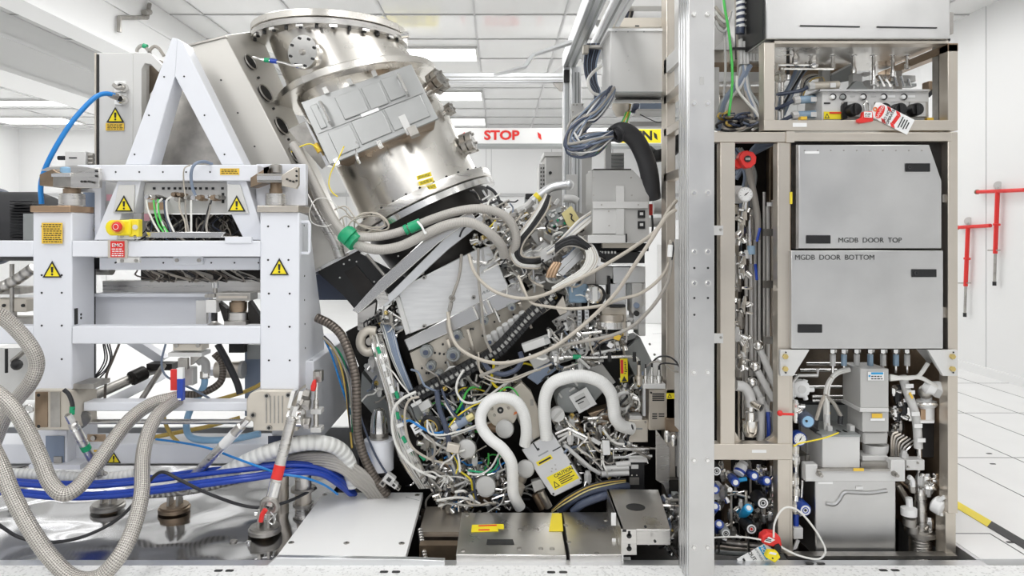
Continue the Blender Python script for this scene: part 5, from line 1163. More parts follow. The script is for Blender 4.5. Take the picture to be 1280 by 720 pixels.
# ---- black corrugated duct and cable bundle above the grey unit
hose('black_duct', 'thick black fabric covered duct bending down behind the grey power unit', 'duct', 'rubber', [(768, 168, 3.95), (778, 164, 3.95), (792, 172, 3.96), (803, 190, 3.98), (811, 214, 4.0), (815, 248, 4.05)], 11.5, 3.98, n=18)
hose('corrugated_duct', 'dark grey corrugated duct passing behind the tan rack frame', 'duct', 'blackcorr', [(808, 188, 4.5), (820, 195, 4.5), (840, 188, 4.5), (850, 170, 4.5)], 8, 4.5, n=14)
t = thing('chain_mouth', 'black open end bracket of the fabric duct where the cable bundle enters', 'bracket', P(770, 170, 3.94))
part('frame', G().poly([(761, 175), (776, 175), (776, 159), (761, 159)], 3.95, .08), 'black', t, bev=.004); part('hoop', G().ring(P(772, 168, 3.9), (.7, .5, .3), .042, .007, 22, 6), 'rubber', t)
t = thing('cable_bundle', 'thick bundle of slate blue cables looping from the upper white box to the black duct', 'cable bundle', P(730, 185, 4.0))
random.seed(5)
for k in range(48):
    o = random.uniform(-8, 8); o2 = random.uniform(-15, 15); e = random.uniform(-12, 12); d = random.uniform(-.08, .08)
    part('cable', G().tube(tpts([(766 + o * .5, 112 + e * .4, 4.05 + d), (756 + o, 124 + o2 * .4, 4.0 + d), (740 + o, 143 + o2 * .6, 3.97 + d), (722 + o2 * .6, 160 + e, 3.96 + d), (713 + e * .5, 173 + o, 3.95 + d), (720 + e, 184 + o2 * .7, 3.94 + d), (740 + o, 180 + o2, 3.93 + d), (766, 168 + o * .6, 3.95 + d * .5)], 4.0), random.uniform(.004, .0075), 6, 6), random.choice(['bluegrey', 'bluegrey', 'bluegrey', 'navy', 'gcable', 'lgrey', 'bluegrey', 'bluegrey']), t)
for k, (m, o) in enumerate((('lgreen', 0), ('haz', 3), ('lgreen', 5))):
    part('earth_wire', G().tube(tpts([(788 - o, 140, 4.1), (780 - o, 156, 4.05), (745 + o, 190, 3.95), (718 + o, 186, 3.93)], 4.0), .004, 6, 5), m, t)
t = thing('cable_bundle', 'dark cables hanging in a loop left of the upper white box', 'cable bundle', P(735, 100, 4.3))
for k in range(11):
    o = k * 1.7
    part('cable', G().tube(tpts([(735 + o, 55, 4.4), (731 + o * .8, 80, 4.35), (735 + o * .6, 102, 4.3), (744 + o * .3, 118, 4.25), (740, 138, 4.2), (730, 150, 4.15)], 4.3), .009, 6, 5), ['navy', 'rubber', 'bluegrey', 'rubber'][k % 4], t)
part('white_cable', G().tube(tpts([(752, 82, 4.2), (740, 92, 4.2), (735, 102, 4.2), (740, 115, 4.2), (752, 120, 4.2)], 4.2), .009, 8), 'wcable', t)
# thin loops at bottom right
hose('white_lanyard', 'white loop of plastic coated cable rising from the red lockout at lower right', 'cable', 'wcable', [(967, 672, 3.3), (968, 655, 3.3), (975, 640, 3.3), (985, 634, 3.3), (1000, 640, 3.3), (1018, 661, 3.3), (1030, 682, 3.3), (1031, 692, 3.3), (1022, 699, 3.3), (1000, 695, 3.3), (982, 687, 3.3), (976, 683, 3.3)], 1.3, 3.3, n=8)
hose('white_lanyard', 'white cable lying from the column to the red lockout at the bottom', 'cable', 'wcable', [(892, 672, 3.4), (915, 671, 3.36), (935, 672, 3.33), (953, 675, 3.31)], 1.1, 3.3, n=8)
# ------------------------------------------------------------------ tall column in front
DC = 3.1
co = thing('steel_column', 'tall grey steel column with pairs of bolts, floor to top of the picture', 'column', P(870, 727, DC))
xa = P(860, 0, DC).x; xb = P(893, 0, DC).x
zlo, zhi = 0.0, 2.62
part('profile', G().box((xa, DC + .012, zlo), (xb - .01, DC + .166, zhi)), 'alu', co, bev=.006)
pl_ = part('face_plate', G().box((P(861, 0, DC).x, DC, zlo), (xb, DC + .012, zhi)), 'panel', co, bev=.002)
for k in range(3): part('groove', G().box((xa - .002, DC + .035 + k * .045, zlo), (xa + .002, DC + .045 + k * .045, zhi)), 'grey', co)
for y in (17.5, 129, 241, 314.5, 354, 466, 576, 685):
    for x in (868, 885):
        if y == 354 and 0: continue
        b_ = part('bolt', G().lathe(P(x, y, DC - .01), (0, 1, 0), [(0, .008), (.003, .0105), (.011, .0105)], 6), 'bright', co); part('washer', G().disc(x, y, DC - .003, 3.9, .004, 14), 'lgrey', b_)
for x, y in ((868, 335), (885, 335), (868, 372.5), (885, 372.5), (868, 393.5)): part('hole', G().disc(x, y, DC - .001, 1.5, .002, 8), 'ink', co)
part('sticker', G().rect(875, 96, 880, 106, DC - .002, .002), 'grey', co)
# ------------------------------------------------------------------ tan open rack between column and cabinet
DR = 3.42
rk = thing('open_rack', 'tan steel open rack frame between the tall column and the door cabinet', 'rack', P(940, 700, DR))
def bar(n, x0, y0, x1, y1, D=DR, t=.06, m='tan', par=None, bev=.003): return part(n, G().rect(x0, y0, x1, y1, D, t), m, par or rk, bev=bev)
bar('top_bar', 887, 165, 986, 177.5); bar('post', 900.5, 178, 919, 556); bar('post', 972, 178, 988, 690, DR + .003)
bar('bottom_bar', 880, 555, 990, 575, DR - .004); bar('post', 884, 178, 893, 690, DR + .02)
bar('rear_post', 905, 165, 914, 690, 3.9, .05, 'brown'); bar('rear_post', 962, 165, 974, 690, 3.9, .05, 'brown')
part('curved_gusset', G().poly([(919, 575), (919, 540), (925, 550), (936, 555), (936, 575)], DR + .05, .03), 'tan', rk); part('curved_gusset', G().poly([(972, 575), (972, 536), (966, 546), (952, 555), (952, 575)], DR + .05, .03), 'tan', rk)
part('sill', G().poly([(919, 556, DR), (972, 556, DR), (966, 552, DR + .2), (925, 552, DR + .2)], DR, .02), 'tan', rk)
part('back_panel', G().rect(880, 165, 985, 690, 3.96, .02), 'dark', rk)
for y in (282, 417): s_ = part('strap', G().rect(889, y, 904, y + 12, DR - .006, .01), 'lgrey', rk); part('screw', G().disc(901.5, y + 5, DR - .012, 1.6, .01), 'dull', s_)
for y in (286, 351, 421): s_ = part('pipe_clip', G().rect(955, y, 974, y + 9, 3.60, .02), 'dull', rk); part('screw', G().disc(971, y + 4.5, 3.59, 2, .02), 'chrome', s_)
part('sticker', G().rect(940, 562.5, 958, 566, DR - .006, .002), 'paper', rk)
# side frame of the rack seen left of the column
XL = .905
def side(n, y0f, y1f, d0, d1, t=.05, m='tan'):       # bar lying in the rack's left side plane, heights in pixels at depth 3.4
    return part(n, G().box((XL, d0, zz(y1f, 3.4)), (XL + t, d1, zz(y0f, 3.4))), m, rk, bev=.003)
side('side_post', -60, 690, 3.90, 4.02); side('side_post', -60, 690, 3.44, 3.50)
for y in (93, 140, 205): side('side_rail', y, y + 12, 3.44, 3.96)
side('side_rail', 40, 62, 3.44, 3.96, .03, 'lgrey')
part('side_sheet', G().box((XL + .02, 3.55, zz(560, 3.4)), (XL + .03, 3.8, zz(300, 3.4))), 'lgrey', rk)
part('side_sheet', G().box((XL + .02, 3.5, zz(88, 3.4)), (XL + .03, 3.8, zz(-60, 3.4))), 'lgrey', rk)
# ------------------------------------------------------------------ cabinet with two doors
DD = 3.42
cab = thing('door_cabinet', 'tall stainless cabinet with MGDB DOOR TOP and MGDB DOOR BOTTOM doors', 'cabinet', P(1090, 697, DD))
def cbar(n, x0, y0, x1, y1, D=DD, t=.07, m='tan', bev=.003): return part(n, G().rect(x0, y0, x1, y1, D, t), m, cab, bev=bev)
cbar('post', 1185, 55, 1197.5, 163, DD, .07); cbar('post', 1185, 165, 1197.5, 642, DD); cbar('post', 1182, 640, 1195, 698, DD + .01, .08)
cbar('post', 955, 53, 968.5, 163); cbar('top_rail', 968, 50.5, 1186, 54.5); cbar('middle_bar', 955, 150, 1197.5, 163, DD - .004)
cbar('top_bar', 986, 165.5, 1190, 176.5, DD - .004, .05); cbar('post', 974, 437, 991, 692, DD + .01, .06)
part('hinge_notch', G().rect(983, 164, 993, 178, DD - .008, .02), 'tan', cab)
cbar('post', 985, 177, 989, 437, DD + .004, .06, 'brown')
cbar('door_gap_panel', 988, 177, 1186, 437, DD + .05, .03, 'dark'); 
part('top_side_rail', G().box((P(1185, 0, DD).x, DD, zz(64, DD)), (P(1197.5, 0, DD).x, 4.05, zz(54, DD))), 'brown', cab); part('rear_post', G().box((P(1197.5, 0, DD).x - .05, 3.97, zz(697, DD)), (P(1197.5, 0, DD).x, 4.05, zz(54, DD))), 'brown', cab)
part('inner_jamb', G().rect(1173, 56, 1185, 150, DD + .08, .05), 'dull', cab)
part('side_panel', G().box((P(1188, 0, DD).x, DD + .06, zz(697, DD)), (P(1197.5, 0, DD).x, 4.0, zz(164, DD))), 'brown', cab)
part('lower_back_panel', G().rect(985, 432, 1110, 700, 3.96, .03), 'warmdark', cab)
part('upper_back_bar', G().rect(955, 78, 1070, 98, 4.0, .04), 'brown', cab); part('upper_roof', G().box((P(957, 0, DD).x, DD + .02, zz(51, DD)), (P(1190, 0, DD).x, 4.05, zz(49, DD))), 'steel', cab)
part('upper_floor', G().box((P(957, 0, DD).x, DD + .02, zz(152, DD)), (P(1190, 0, DD).x, 4.05, zz(150, DD))), 'dull', cab)
part('floor_plate', G().rect(985, 695, 1197, 699, DD - .02, .05), 'dull', cab)
part('corner_latch', G().rect(1178, 243, 1183.5, 253, DD + .02, .02), 'dull', cab); part('corner_latch', G().rect(1178, 384, 1184, 397, DD + .02, .02), 'dull', cab)
part('yellow_strip', G().rect(987.5, 240, 990.5, 255, DD - .001, .002), 'haz', cab)
def door(pts, tag_):
    o = part('door', G().poly(pts, DD - .025, .045), 'panel', cab, bev=.003); return o
dt = door([(998.5, 310.5), (1177, 310.5), (1177, 226), (1161.5, 181), (998.5, 181)], 0)
db_ = door([(989, 436), (1179, 436), (1179, 313), (989, 313)], 1)
df = DD - .026
for par, x0, y0, x1, y1, knob in ((dt, 1132.5, 204, 1163, 214.5, 1), (dt, 1008.5, 294, 1038.5, 304.5, 0), (db_, 1140.5, 336.5, 1171, 346.5, 1), (db_, 998, 405.5, 1028, 416, 0)):
    part('handle', G().rect(x0, y0, x1, y1, df - .006, .008), 'black', par, bev=.002)
    if knob: part('latch', G().ring(P(x0 + 4.5, (y0 + y1) / 2, df - .008), (0, 1, 0), .007, .002, 14, 5), 'rubber', par)
lettering(dt, 'MGDB  DOOR  TOP', 1087.5, 300.5, df - .001, 6.2, 'ink'); lettering(db_, 'MGDB  DOOR  BOTTOM', 1043.5, 322, df - .001, 6.2, 'ink')
for k in range(10): part('rivet', G().disc(1006 + k * 16.3, 188, df - .002, .9, .003, 8), 'dull', dt)
part('sticker', G().rect(1006, 189, 1024, 192, df - .001, .001), 'paper', dt)
part('side_plate', G().rect(995, 181, 998, 311, DD - .01, .05), 'dull', cab)
gl_ = part('gusset', G().poly([(975.5, 470), (992, 470), (1012, 437.5), (975.5, 437.5)], DD - .03, .02), 'lgrey', cab, bev=.002)
gr_ = part('gusset', G().poly([(1179, 470), (1197, 470), (1197, 437.5), (1160, 437.5)], DD - .03, .02), 'lgrey', cab, bev=.002)
part('gusset_return', G().poly([(1148, 437, DD), (1161, 437, DD), (1180, 468, DD), (1172, 466, 3.7)], DD, .02), 'grey', cab)
for x, par in ((982.5, gl_), (1192, gr_)):
    for y in (446, 461.5): w = part('bolt', G().disc(x, y, DD - .045, 3.4, .016, 6), 'gold', par); 
    for y in (440.5, 466): part('hole', G().disc(x, y, DD - .033, 1, .003, 8), 'ink', par)
part('sticker', G().rect(991, 153.5, 1008.5, 158.5, DD - .007, .002), 'paper', cab)
# ------------------------------------------------------------------ control box on top
tb = thing('top_enclosure', 'plain stainless enclosure with two dark slots on top of the door cabinet', 'enclosure', P(1072, 49, DD))
part('body', G().box((P(957.5, 0, 3.40).x, 3.40, zz(48.5, 3.40)), (P(1188, 0, 3.40).x, 4.0, zz(-60, 3.40))), 'panel', tb, bev=.006)
part('slot', G().poly([(1000.5, 31.2), (1075, 32.6), (1075, 34), (1000.5, 32.7)], 3.395, .006), 'ink', tb); part('slot', G().poly([(1096.5, 32.7), (1171.5, 34), (1171.5, 35.3), (1096.5, 34.2)], 3.395, .006), 'ink', tb)
part('edge_seal', G().rect(953, -60, 957.5, 49, 3.42, .4), 'black', tb)
part('hinge', G().rect(1187, 15, 1192, 42, 3.43, .04), 'dull', tb, bev=.002)
part('base_seam', G().rect(957, 48, 1188, 51, 3.43, .4), 'dark', tb)
# manifold with selector knobs in the upper bay
mp = thing('selector_unit', 'pale selector panel with black knobs and white push buttons in the upper bay', 'control panel', P(1093, 150, 3.5))
part('box', G().rect(1027.5, 113, 1161, 150, 3.52, .2), 'lgrey', mp, bev=.003); part('top_flange', G().rect(1025, 111.5, 1162, 114, 3.5, .23), 'panel', mp)
for x, m_ in ((1041.5, 'paper'), (1054, 'mgrey'), (1079.5, 'paper'), (1105, 'paper'), (1130, 'paper')):
    b_ = part('push_button', G().lathe(P(x, 121, 3.50), (0, 1, 0), [(0, .008), (.003, .011), (.02, .011)], 16), m_, mp); part('bezel', G().ring(P(x, 121, 3.515), (0, 1, 0), .013, .0035, 18, 6), 'ink', b_)
for i, x in enumerate((1070.5, 1107, 1127, 1148)):
    fr_ = part('selector_frame', G().rect(x - 17 if i == 0 else x - 12, 127, x + 12, 146, 3.505, .02), 'dull', mp, bev=.002)
    part('frame_plate', G().rect(x - 11, 128, x + 9, 145.5, 3.50, .008), 'panel', mp)
    k_ = part('selector_knob', G().lathe(P(x, 136, 3.45), (0, 1, 0), [(0, .026), (.004, .030), (.05, .032)], 24), 'black', mp, bev=.001); part('grip', G().rect(x - 1.6, 129, x + 1.6, 143, 3.435, .03), 'black', k_, bev=.002)
    if i == 0: part('left_shade', G().poly([(1053, 150), (1059.5, 148), (1059.5, 127), (1055, 128), (1053, 132)], 3.50, .02), 'black', mp)
wl = part('warning_strip', G().rect(1030, 139.5, 1054, 149, 3.515, .003), 'yellow', mp); part('red_head', G().rect(1037, 140, 1053.5, 142, 3.512, .002), 'red', wl); part('triangle', G().poly([(1031, 147.5), (1037, 147.5), (1034, 141.5)], 3.512, .002), 'ink', wl); part('triangle', G().poly([(1032.4, 146.8), (1035.6, 146.8), (1034, 143.4)], 3.51, .002), 'yellow', wl)
part('print', G().rect(1030, 128, 1038, 130, 3.517, .001), 'ink', mp)
for x in (1138, 1113): part('label', G().rect(x - 3, 119, x + 6, 122, 3.517, .001), 'paper', mp)
for x in (1066, 1092): part('label', G().rect(x - 3, 119.5, x + 3, 121, 3.517, .001), 'grey', mp)
# red padlock and tag
pk = thing('red_padlock', 'red safety padlock with white label hanging on the first selector knob', 'padlock', P(1085, 153, 3.4))
part('body', G().poly([(1072, 152), (1076, 154), (1092, 151.5), (1092, 147), (1091, 139), (1080, 139), (1078, 146.5), (1072, 149)], 3.40, .03), 'red', pk, bev=.004); part('label', G().poly([(1080.5, 146.5), (1090, 147), (1090, 140), (1080.5, 139.5)], 3.395, .003), 'paper', pk)
part('shackle', G().tube(tpts([(1081, 139), (1080, 131), (1083, 127), (1086, 131), (1087, 139)], 3.41), .005, 8), 'bright', pk)
fine_print(pk, 1081, 141, 1089, 146, 3.394, 3)
dg = thing('danger_tag', 'red striped DANGER DO NOT OPERATE tag hung across the selector panel', 'tag', P(1115, 165, 3.42))
ang = -27.0; tc = (1114.5, 147.0)
def rot(x, y):
    a = math.radians(ang); return (tc[0] + x * math.cos(a) + y * math.sin(a), tc[1] - x * math.sin(a) + y * math.cos(a))
def rq(x0, y0, x1, y1, D, t=.0012): return G().poly([rot(x0, y1), rot(x1, y1), rot(x1, y0), rot(x0, y0)], D, t)
part('card', G().poly([rot(-26, 8), rot(-22, 10.5), rot(27, 10.5), rot(27, -10.5), rot(-22, -10.5), rot(-26, -8)], 3.41, .002), 'paper', dg)
ov = part('red_panel', G().poly([rot(-16 + 4.6 * math.cos(a), 9.5 * math.sin(a)) for a in [2 * math.pi * i / 16 for i in range(16)]], 3.408, .001), 'red', dg)
lettering(ov, 'DANGER', *rot(-16, 0), 3.4065, 3.4, 'paper', ang + 90)
lettering(dg, 'DO NOT', *rot(-6.6, 0), 3.4065, 3.4, 'ink', ang + 90, bold=.02); lettering(dg, 'OPERATE', *rot(-1.6, 0), 3.4065, 3.4, 'ink', ang + 90, bold=.02)
for x0 in (-11.5, 1.2):
    for y0 in (-10.3, 6.3): part('red_stripe', G().poly([rot(x0, y0), rot(x0 + 5, y0), rot(x0 + 8.5, y0 + 4), rot(x0 + 3.5, y0 + 4)], 3.408, .001), 'red', dg)
part('red_stripe', G().poly([rot(2.5, 6), rot(7, 6), rot(9, -6), rot(4.5, -6)], 3.408, .001), 'red', dg)
for k, w in enumerate((15, 11, 13, 9)): part('print', rq(12 + k * 3.2, -w / 2, 13.3 + k * 3.2, w / 2, 3.408), 'ink', dg)
part('eyelet', G().ring(P(*rot(-23, 0), 3.408), (0, 1, 0), .008, .003, 16, 6), 'orange', dg)
# tubes hanging from the roof of the upper bay
ut = thing('tube_set', 'row of steel tube connections under the roof of the upper bay', 'tubes', P(1080, 58, 3.7))
for i, (x, y1) in enumerate(((985, 100), (1014, 82), (1041, 86), (1067, 92), (1092, 106), (1116, 96), (1134, 86))):
    part('nut', G().lathe(P(x, 70, 3.7), (0, 0, 1), [(0, .017), (.025, .021), (.025, .024), (.05, .024), (.05, .016), (.075, .016)], 6), 'chrome', ut)
    part('tube', G().tube(tpts([(x, 70), (x, y1)], 3.7), .009, 8, sm=False), 'bright' if i else 'rubber', ut); part('collar', G().cyl(P(x, y1 - 6, 3.7), P(x, y1, 3.7), .014), 'chrome', ut)
for y, x0, x1 in ((81, 970, 1020), (86, 975, 1042)): part('tube', G().tube(tpts([(x0, y), (x1, y)], 3.68), .007, 7, sm=False), 'bright', ut)
for x, y0, y1 in ((971, 80, 150), (978, 85, 148)): part('tube', G().tube(tpts([(x, y0), (x, y1)], 3.66), .009, 7, sm=False), 'bright', ut)
for x, y in ((995, 74), (1018, 78), (978, 96), (972, 97)): part('fitting', G().lathe(P(x, y, 3.66), (0, 0, 1), [(-.03, .010), (-.02, .018), (.01, .018), (.02, .012), (.035, .012)], 6), 'chrome', ut)
ub = thing('manifold_block', 'pale manifold with cross fittings behind the selector panel', 'manifold', P(1110, 112, 3.75))
for x0, y0, x1, y1, m_ in ((1066, 92, 1078, 111, 'lgrey'), (1082, 100, 1092, 111, 'grey'), (1098, 93, 1112, 99, 'bright'), (1096, 101, 1124, 105, 'mgrey'), (1120, 88, 1128, 112, 'dull'), (1128, 94, 1145, 102, 'grey'), (1099, 103, 1116, 112, 'paper'), (1130, 104, 1146, 108, 'mgrey'), (1079, 90, 1088, 94, 'lgrey')):
    part('block', G().rect(x0, y0, x1, y1, 3.76, .05), m_, ub, bev=.003)
part('wedge', G().poly([(1060, 112), (1085, 112), (1078, 103), (1070, 101)], 3.7, .04), 'mgrey', ub); part('glass_plate', G().poly([(1039, 105), (1066, 100), (1066, 78), (1039, 92)], 3.85, .01), 'mgrey', ub); part('plate_edge', G().poly([(1039, 92), (1066, 78), (1067, 80), (1040, 94)], 3.84, .02), 'lgrey', ub); part('post', G().rect(1028, 86, 1038, 112, 3.86, .05), 'grey', ub)
for k in range(6): part('pipe', G().tube(tpts([(1090 + k * 9, 91 + k % 3 * 4), (1098 + k * 8, 108)], 3.72), .007, 6, sm=False), 'bright', ub)
uc = thing('cable_bundle', 'grey cables and clear sleeved plugs crowding the left of the upper bay', 'cable bundle', P(995, 148, 3.7))
random.seed(21)
for k in range(9): part('cable', G().tube(tpts([(968 + k * 1.5, 132 + k * 1.5), (985 + k * 2, 112 - k * 2), (997 + k * 3, 84 - k)], 3.75), .012 if k < 5 else .007, 7, 5), ['bluegrey', 'mgrey', 'bluegrey', 'lgrey', 'rubber', 'grey'][k % 6], uc)
for k in range(5): part('cable', G().tube(tpts([(1000, 117 + k * 3), (1004 + k * 2, 98 + k), (1020 + k * 2, 93 + k), (1030, 104 + k)], 3.72), .004, 6, 5), ['gcable', 'bcable', 'rubber', 'mgrey', 'ybrown'][k], uc)
for y, x0, x1 in ((106.5, 1010, 1048), (124, 992, 1024), (143, 990, 1024)):
    part('sleeve', G().tube(tpts([(x0 + 6, y + 1), (x1, y - .5)], 3.6), .020, 10, sm=False), 'clear' if y > 110 else 'beige', uc); part('plug', G().tube(tpts([(x0, y + 2), (x0 + 7, y + 1)], 3.6), .022, 8, sm=False), 'lgrey', uc)
    part('lead', G().tube(tpts([(x0, y + 2, 3.6), (x0 - 10, y + 7, 3.62), (970, y + 12, 3.66)], 3.6), .010, 7), 'navy', uc); part('tag', G().rect(x1 - 10, y - 3, x1 - 3, y + 3, 3.575, .004), 'paper', uc)
for x, y in ((1005, 147.5), (1163, 149)): part('yellow_cap', G().rect(x - 4, y - 2, x + 4, y + 2, 3.5, .03), 'amber', uc)
t = thing('wall_bracket', 'bronze pipe bracket on the back right of the upper bay', 'bracket', P(1175, 130, 3.6))
part('plate', G().rect(1170, 85, 1177, 133, 3.65, .02), 'mgrey', t); part('clamp', G().rect(1161, 101, 1176, 112, 3.6, .06), 'brown', t, bev=.004); part('arm', G().cyl(P(1168, 112, 3.6), P(1160, 120, 3.6), .01), 'rubber', t)
# ------------------------------------------------------------------ cables above the open rack
cu_ = thing('cable_bundle', 'grey cable bundle with white sleeves falling beside the column into the rack top', 'cable bundle', P(930, 165, 3.7))
random.seed(8)
for k, x in enumerate((926, 938)):
    part('loom', G().tube(tpts([(x - 1, -20), (x, 15), (x + (1 if k else -1), 42)], 3.65), .022, 10), 'navy', cu_)
    for y in (2, 9, 16, 24, 31): part('tape', G().tube(tpts([(x - .5, y), (x, y + 3.5)], 3.65), .0235, 10, sm=False), 'paper', cu_)
for k in range(6): part('plug', G().rect(925 + k * 4, 48 + (k % 2) * 3, 928.5 + k * 4, 80 - (k // 3) * 4, 3.66, .03), 'lgrey', cu_, bev=.002)
part('clamp_bar', G().rect(916, 59, 952, 61.5, 3.645, .02), 'ink', cu_)
for k in range(14):
    a = random.uniform(-3, 3); m_ = ['bluegrey', 'bluegrey', 'gcable', 'mgrey', 'lgrey'][k % 5]
    pts = [(930 + k % 2 * 9 + a, 82, 3.68), (926 + a * 2, 104, 3.66), (908 + a * 2, 128, 3.66), (900 + a * 2, 163, 3.66)] if k % 3 else [(930 + a, 82, 3.68), (934 + a, 112, 3.66), (944 + a * 2, 135, 3.64), (948 + a, 158, 3.64)]
    part('cable', G().tube(tpts(pts, 3.66), random.uniform(.007, .013), 7, 6), m_, cu_)
for k in range(16):
    c = (926 + random.uniform(-16, 16), 150 + random.uniform(-6, 8)); r = random.uniform(8, 18)
    part('coil', G().tube(tpts([(c[0] + r * math.cos(q), c[1] + r * .4 * math.sin(q), 3.62 + random.uniform(-.03, .05)) for q in (0, .8, 1.6, 2.4, 3.2, 4.0, 4.8)], 3.62), random.uniform(.005, .009), 6, 5), random.choice(['gcable', 'bluegrey', 'bcable', 'rubber', 'ybrown', 'navy']), cu_)
part('white_cable', G().tube(tpts([(921, 95), (922, 112), (934, 128), (946, 142), (950, 155), (940, 163)], 3.6), .007, 7), 'wcable', cu_)
for k in range(4): part('cable', G().tube(tpts([(894, 8 + k * 6), (900, 16 + k * 7), (908, 22 + k * 5), (914, 14)], 3.7), .008, 7), ['bcable', 'wcable', 'gcable', 'lgrey'][k], cu_)
for x, m_ in ((897, 'lgrey'), (913, 'bcable'), (920, 'wcable')): part('cable', G().tube(tpts([(x + 6, -15), (x + 8, 30), (x + 10, 80), (x + 8, 120)], 3.72), .007, 7), m_, cu_)
hose('earth_cable', 'bright green earth cable falling beside the column into the rack', 'cable', 'lgreen', [(903, -15, 3.6), (906, 10, 3.6), (911, 40, 3.6), (915, 80, 3.6), (915, 110, 3.6), (911, 145, 3.6)], 1.7, 3.6)
ur = thing('upper_rack_shelf', 'pale shelves and boards behind the cables above the open rack', 'shelf', P(925, 165, 3.95))
for y0, y1, m_ in ((63, 78, 'tan'), (78, 90, 'brown'), (90, 102, 'wall'), (108, 116, 'tan')): part('shelf', G().rect(890, y0, 955, y1, 3.95, .08), m_, ur)
part('side_box', G().rect(893, 84, 899, 160, 3.85, .1), 'lgrey', ur); part('back_box', G().rect(900, 112, 950, 165, 4.05, .05), 'tan', ur); part('gusset', G().poly([(893, 62), (912, 62), (912, 42)], 3.93, .02), 'lgrey', ur); part('backing', G().rect(893, -60, 957, 62, 4.05, .05), 'grey', ur)
# ------------------------------------------------------------------ pipes inside the open rack
pp = thing('pipe_bank', 'bank of vertical steel pipes with valves inside the open rack', 'pipework', P(945, 560, 3.75))
for i, (x, y0, y1, r, m_, d) in enumerate(((933, 320, 540, 2.2, 'pipe', 3.7), (939, 262, 470, 2.6, 'pipe', 3.68), (944, 300, 470, 1.8, 'pipe', 3.72), (949, 300, 545, 2.0, 'pipe', 3.72), (955, 240, 545, 1.6, 'pipe', 3.7), (960, 258, 550, 2.4, 'pipe', 3.68), (966, 250, 550, 2.0, 'tan', 3.72), (924, 260, 550, 1.8, 'tan', 3.74), (920, 290, 480, 1.4, 'pipe', 3.7), (929, 420, 550, 1.6, 'pipe', 3.72), (952, 470, 550, 1.5, 'pipe', 3.7))):
    part('pipe', G().tube(tpts([(x, y0), (x, y1)], d), r * d / F, 10, sm=False), m_, pp)
part('pipe_cap', G().lathe(P(962, 258, 3.66), (0, 0, 1), [(0, .014), (.02, .014)], 10), 'paper', pp)
random.seed(31)
def valve(par, x, y, D, s=1.0, ang=None, m='chrome'):
    """hex body, side stem with a round handwheel"""
    r = .012 * s; p = P(x, y, D); a = random.uniform(0, 6.28) if ang is None else ang
    d = Vector((math.cos(a), -.35, math.sin(a))).normalized()
    o = part('valve', G().lathe(p - Vector((0, 0, 2.2 * r)), (0, 0, 1), [(0, r * .8), (r, r), (r, r * 1.25), (3.4 * r, r * 1.25), (3.4 * r, r), (4.4 * r, r * .8)], 6), m, par)
    part('stem', G().lathe(p, d, [(0, r * .6), (1.6 * r, r * .6), (1.6 * r, r * .95), (3.0 * r, r * .95), (3.0 * r, r * .5)], 10), 'bright', o)
    return o
for k in range(26):
    y = 262 + k * 8.2; valve(pp, 921 + (k * 37 % 13), y, 3.60, random.uniform(.9, 1.5), (k * 1.3) % 6.28, random.choice(['chrome', 'bright', 'dull', 'lgrey', 'chrome']))
for k in range(7):
    part('cross_tube', G().tube(tpts([(920, 272 + k * 29), (940, 272 + k * 29 + random.uniform(-6, 6))], 3.62), .007, 7, sm=False), 'bright', pp)
for k, (x0, y0, x1, y1) in enumerate(((948, 432, 972, 490), (944, 458, 966, 500), (940, 478, 962, 520))):
    part('lagged_pipe', G().tube(tpts([(x0, y0), ((x0 + x1) / 2, (y0 + y1) / 2), (x1, y1)], 3.58), .017, 10), 'lgrey', pp); part('joint', G().ball(P(x0, y0, 3.58), .028), 'chrome', pp)
part('elbow_pipe', G().tube(tpts([(920, 482), (930, 484), (937, 494), (939, 508)], 3.55), .026, 12), 'lgrey', pp); part('elbow_valve', G().lathe(P(938, 545, 3.55), (0, 0, 1), [(0, .03), (.03, .042), (.08, .042), (.085, .028), (.12, .028), (.125, .02), (.15, .02)], 16), 'chrome', pp)
part('angle_body', G().cyl(P(937, 502, 3.55), P(952, 510, 3.5), .02), 'bright', pp); part('bore', G().disc(950.5, 509.5, 3.49, 2.6, .01), 'ink', pp)
part('clear_tube', G().tube(tpts([(951, 496), (951, 550)], 3.56), .020, 10, sm=False), 'lgrey', pp)
for x, m_ in ((960, 'bhose'), (966, 'mgrey')): part('thin_hose', G().tube(tpts([(x, 515), (x + 1, 535), (x, 552)], 3.56), .010, 8), m_, pp)
for y0, y1 in ((285, 302), (330, 350)): part('blue_sleeve', G().tube(tpts([(950 - (y0 > 300) * 6, y0), (946, y1)], 3.56), .007, 8, sm=False), 'bhose', pp)
part('sight_glass', G().tube(tpts([(939, 307), (939, 318)], 3.6), .020, 12, sm=False), 'clear', pp)
for k in range(8):
    a = random.uniform(918, 940); part('cable', G().tube(tpts([(905 + k * 3, 185), (930 + k * 2, 215), (926 + k * 2, 250), (928 + k * 1.6, 300)], 3.76), .008, 8), ['bluegrey', 'mgrey', 'gcable', 'bluegrey', 'navy', 'bluegrey', 'gcable', 'mgrey'][k], pp)
for k in range(5): part('cable', G().tube(tpts([(920, 200 + k * 6), (945, 190 - k * 2), (972, 176)], 3.78), .012, 8), 'bluegrey', pp)
part('hose', G().tube(tpts([(936, 210), (940, 232), (944, 252), (947, 275), (947, 300)], 3.6), .016, 10), 'gcable', pp)
part('lever_valve', G().tube(tpts([(936, 270), (938, 330)], 3.62), .018, 10, sm=False), 'bright', pp)
rl = thing('lockout_wheel', 'red octagonal valve lockout at the top of the open rack', 'lockout', P(932, 212, 3.55))
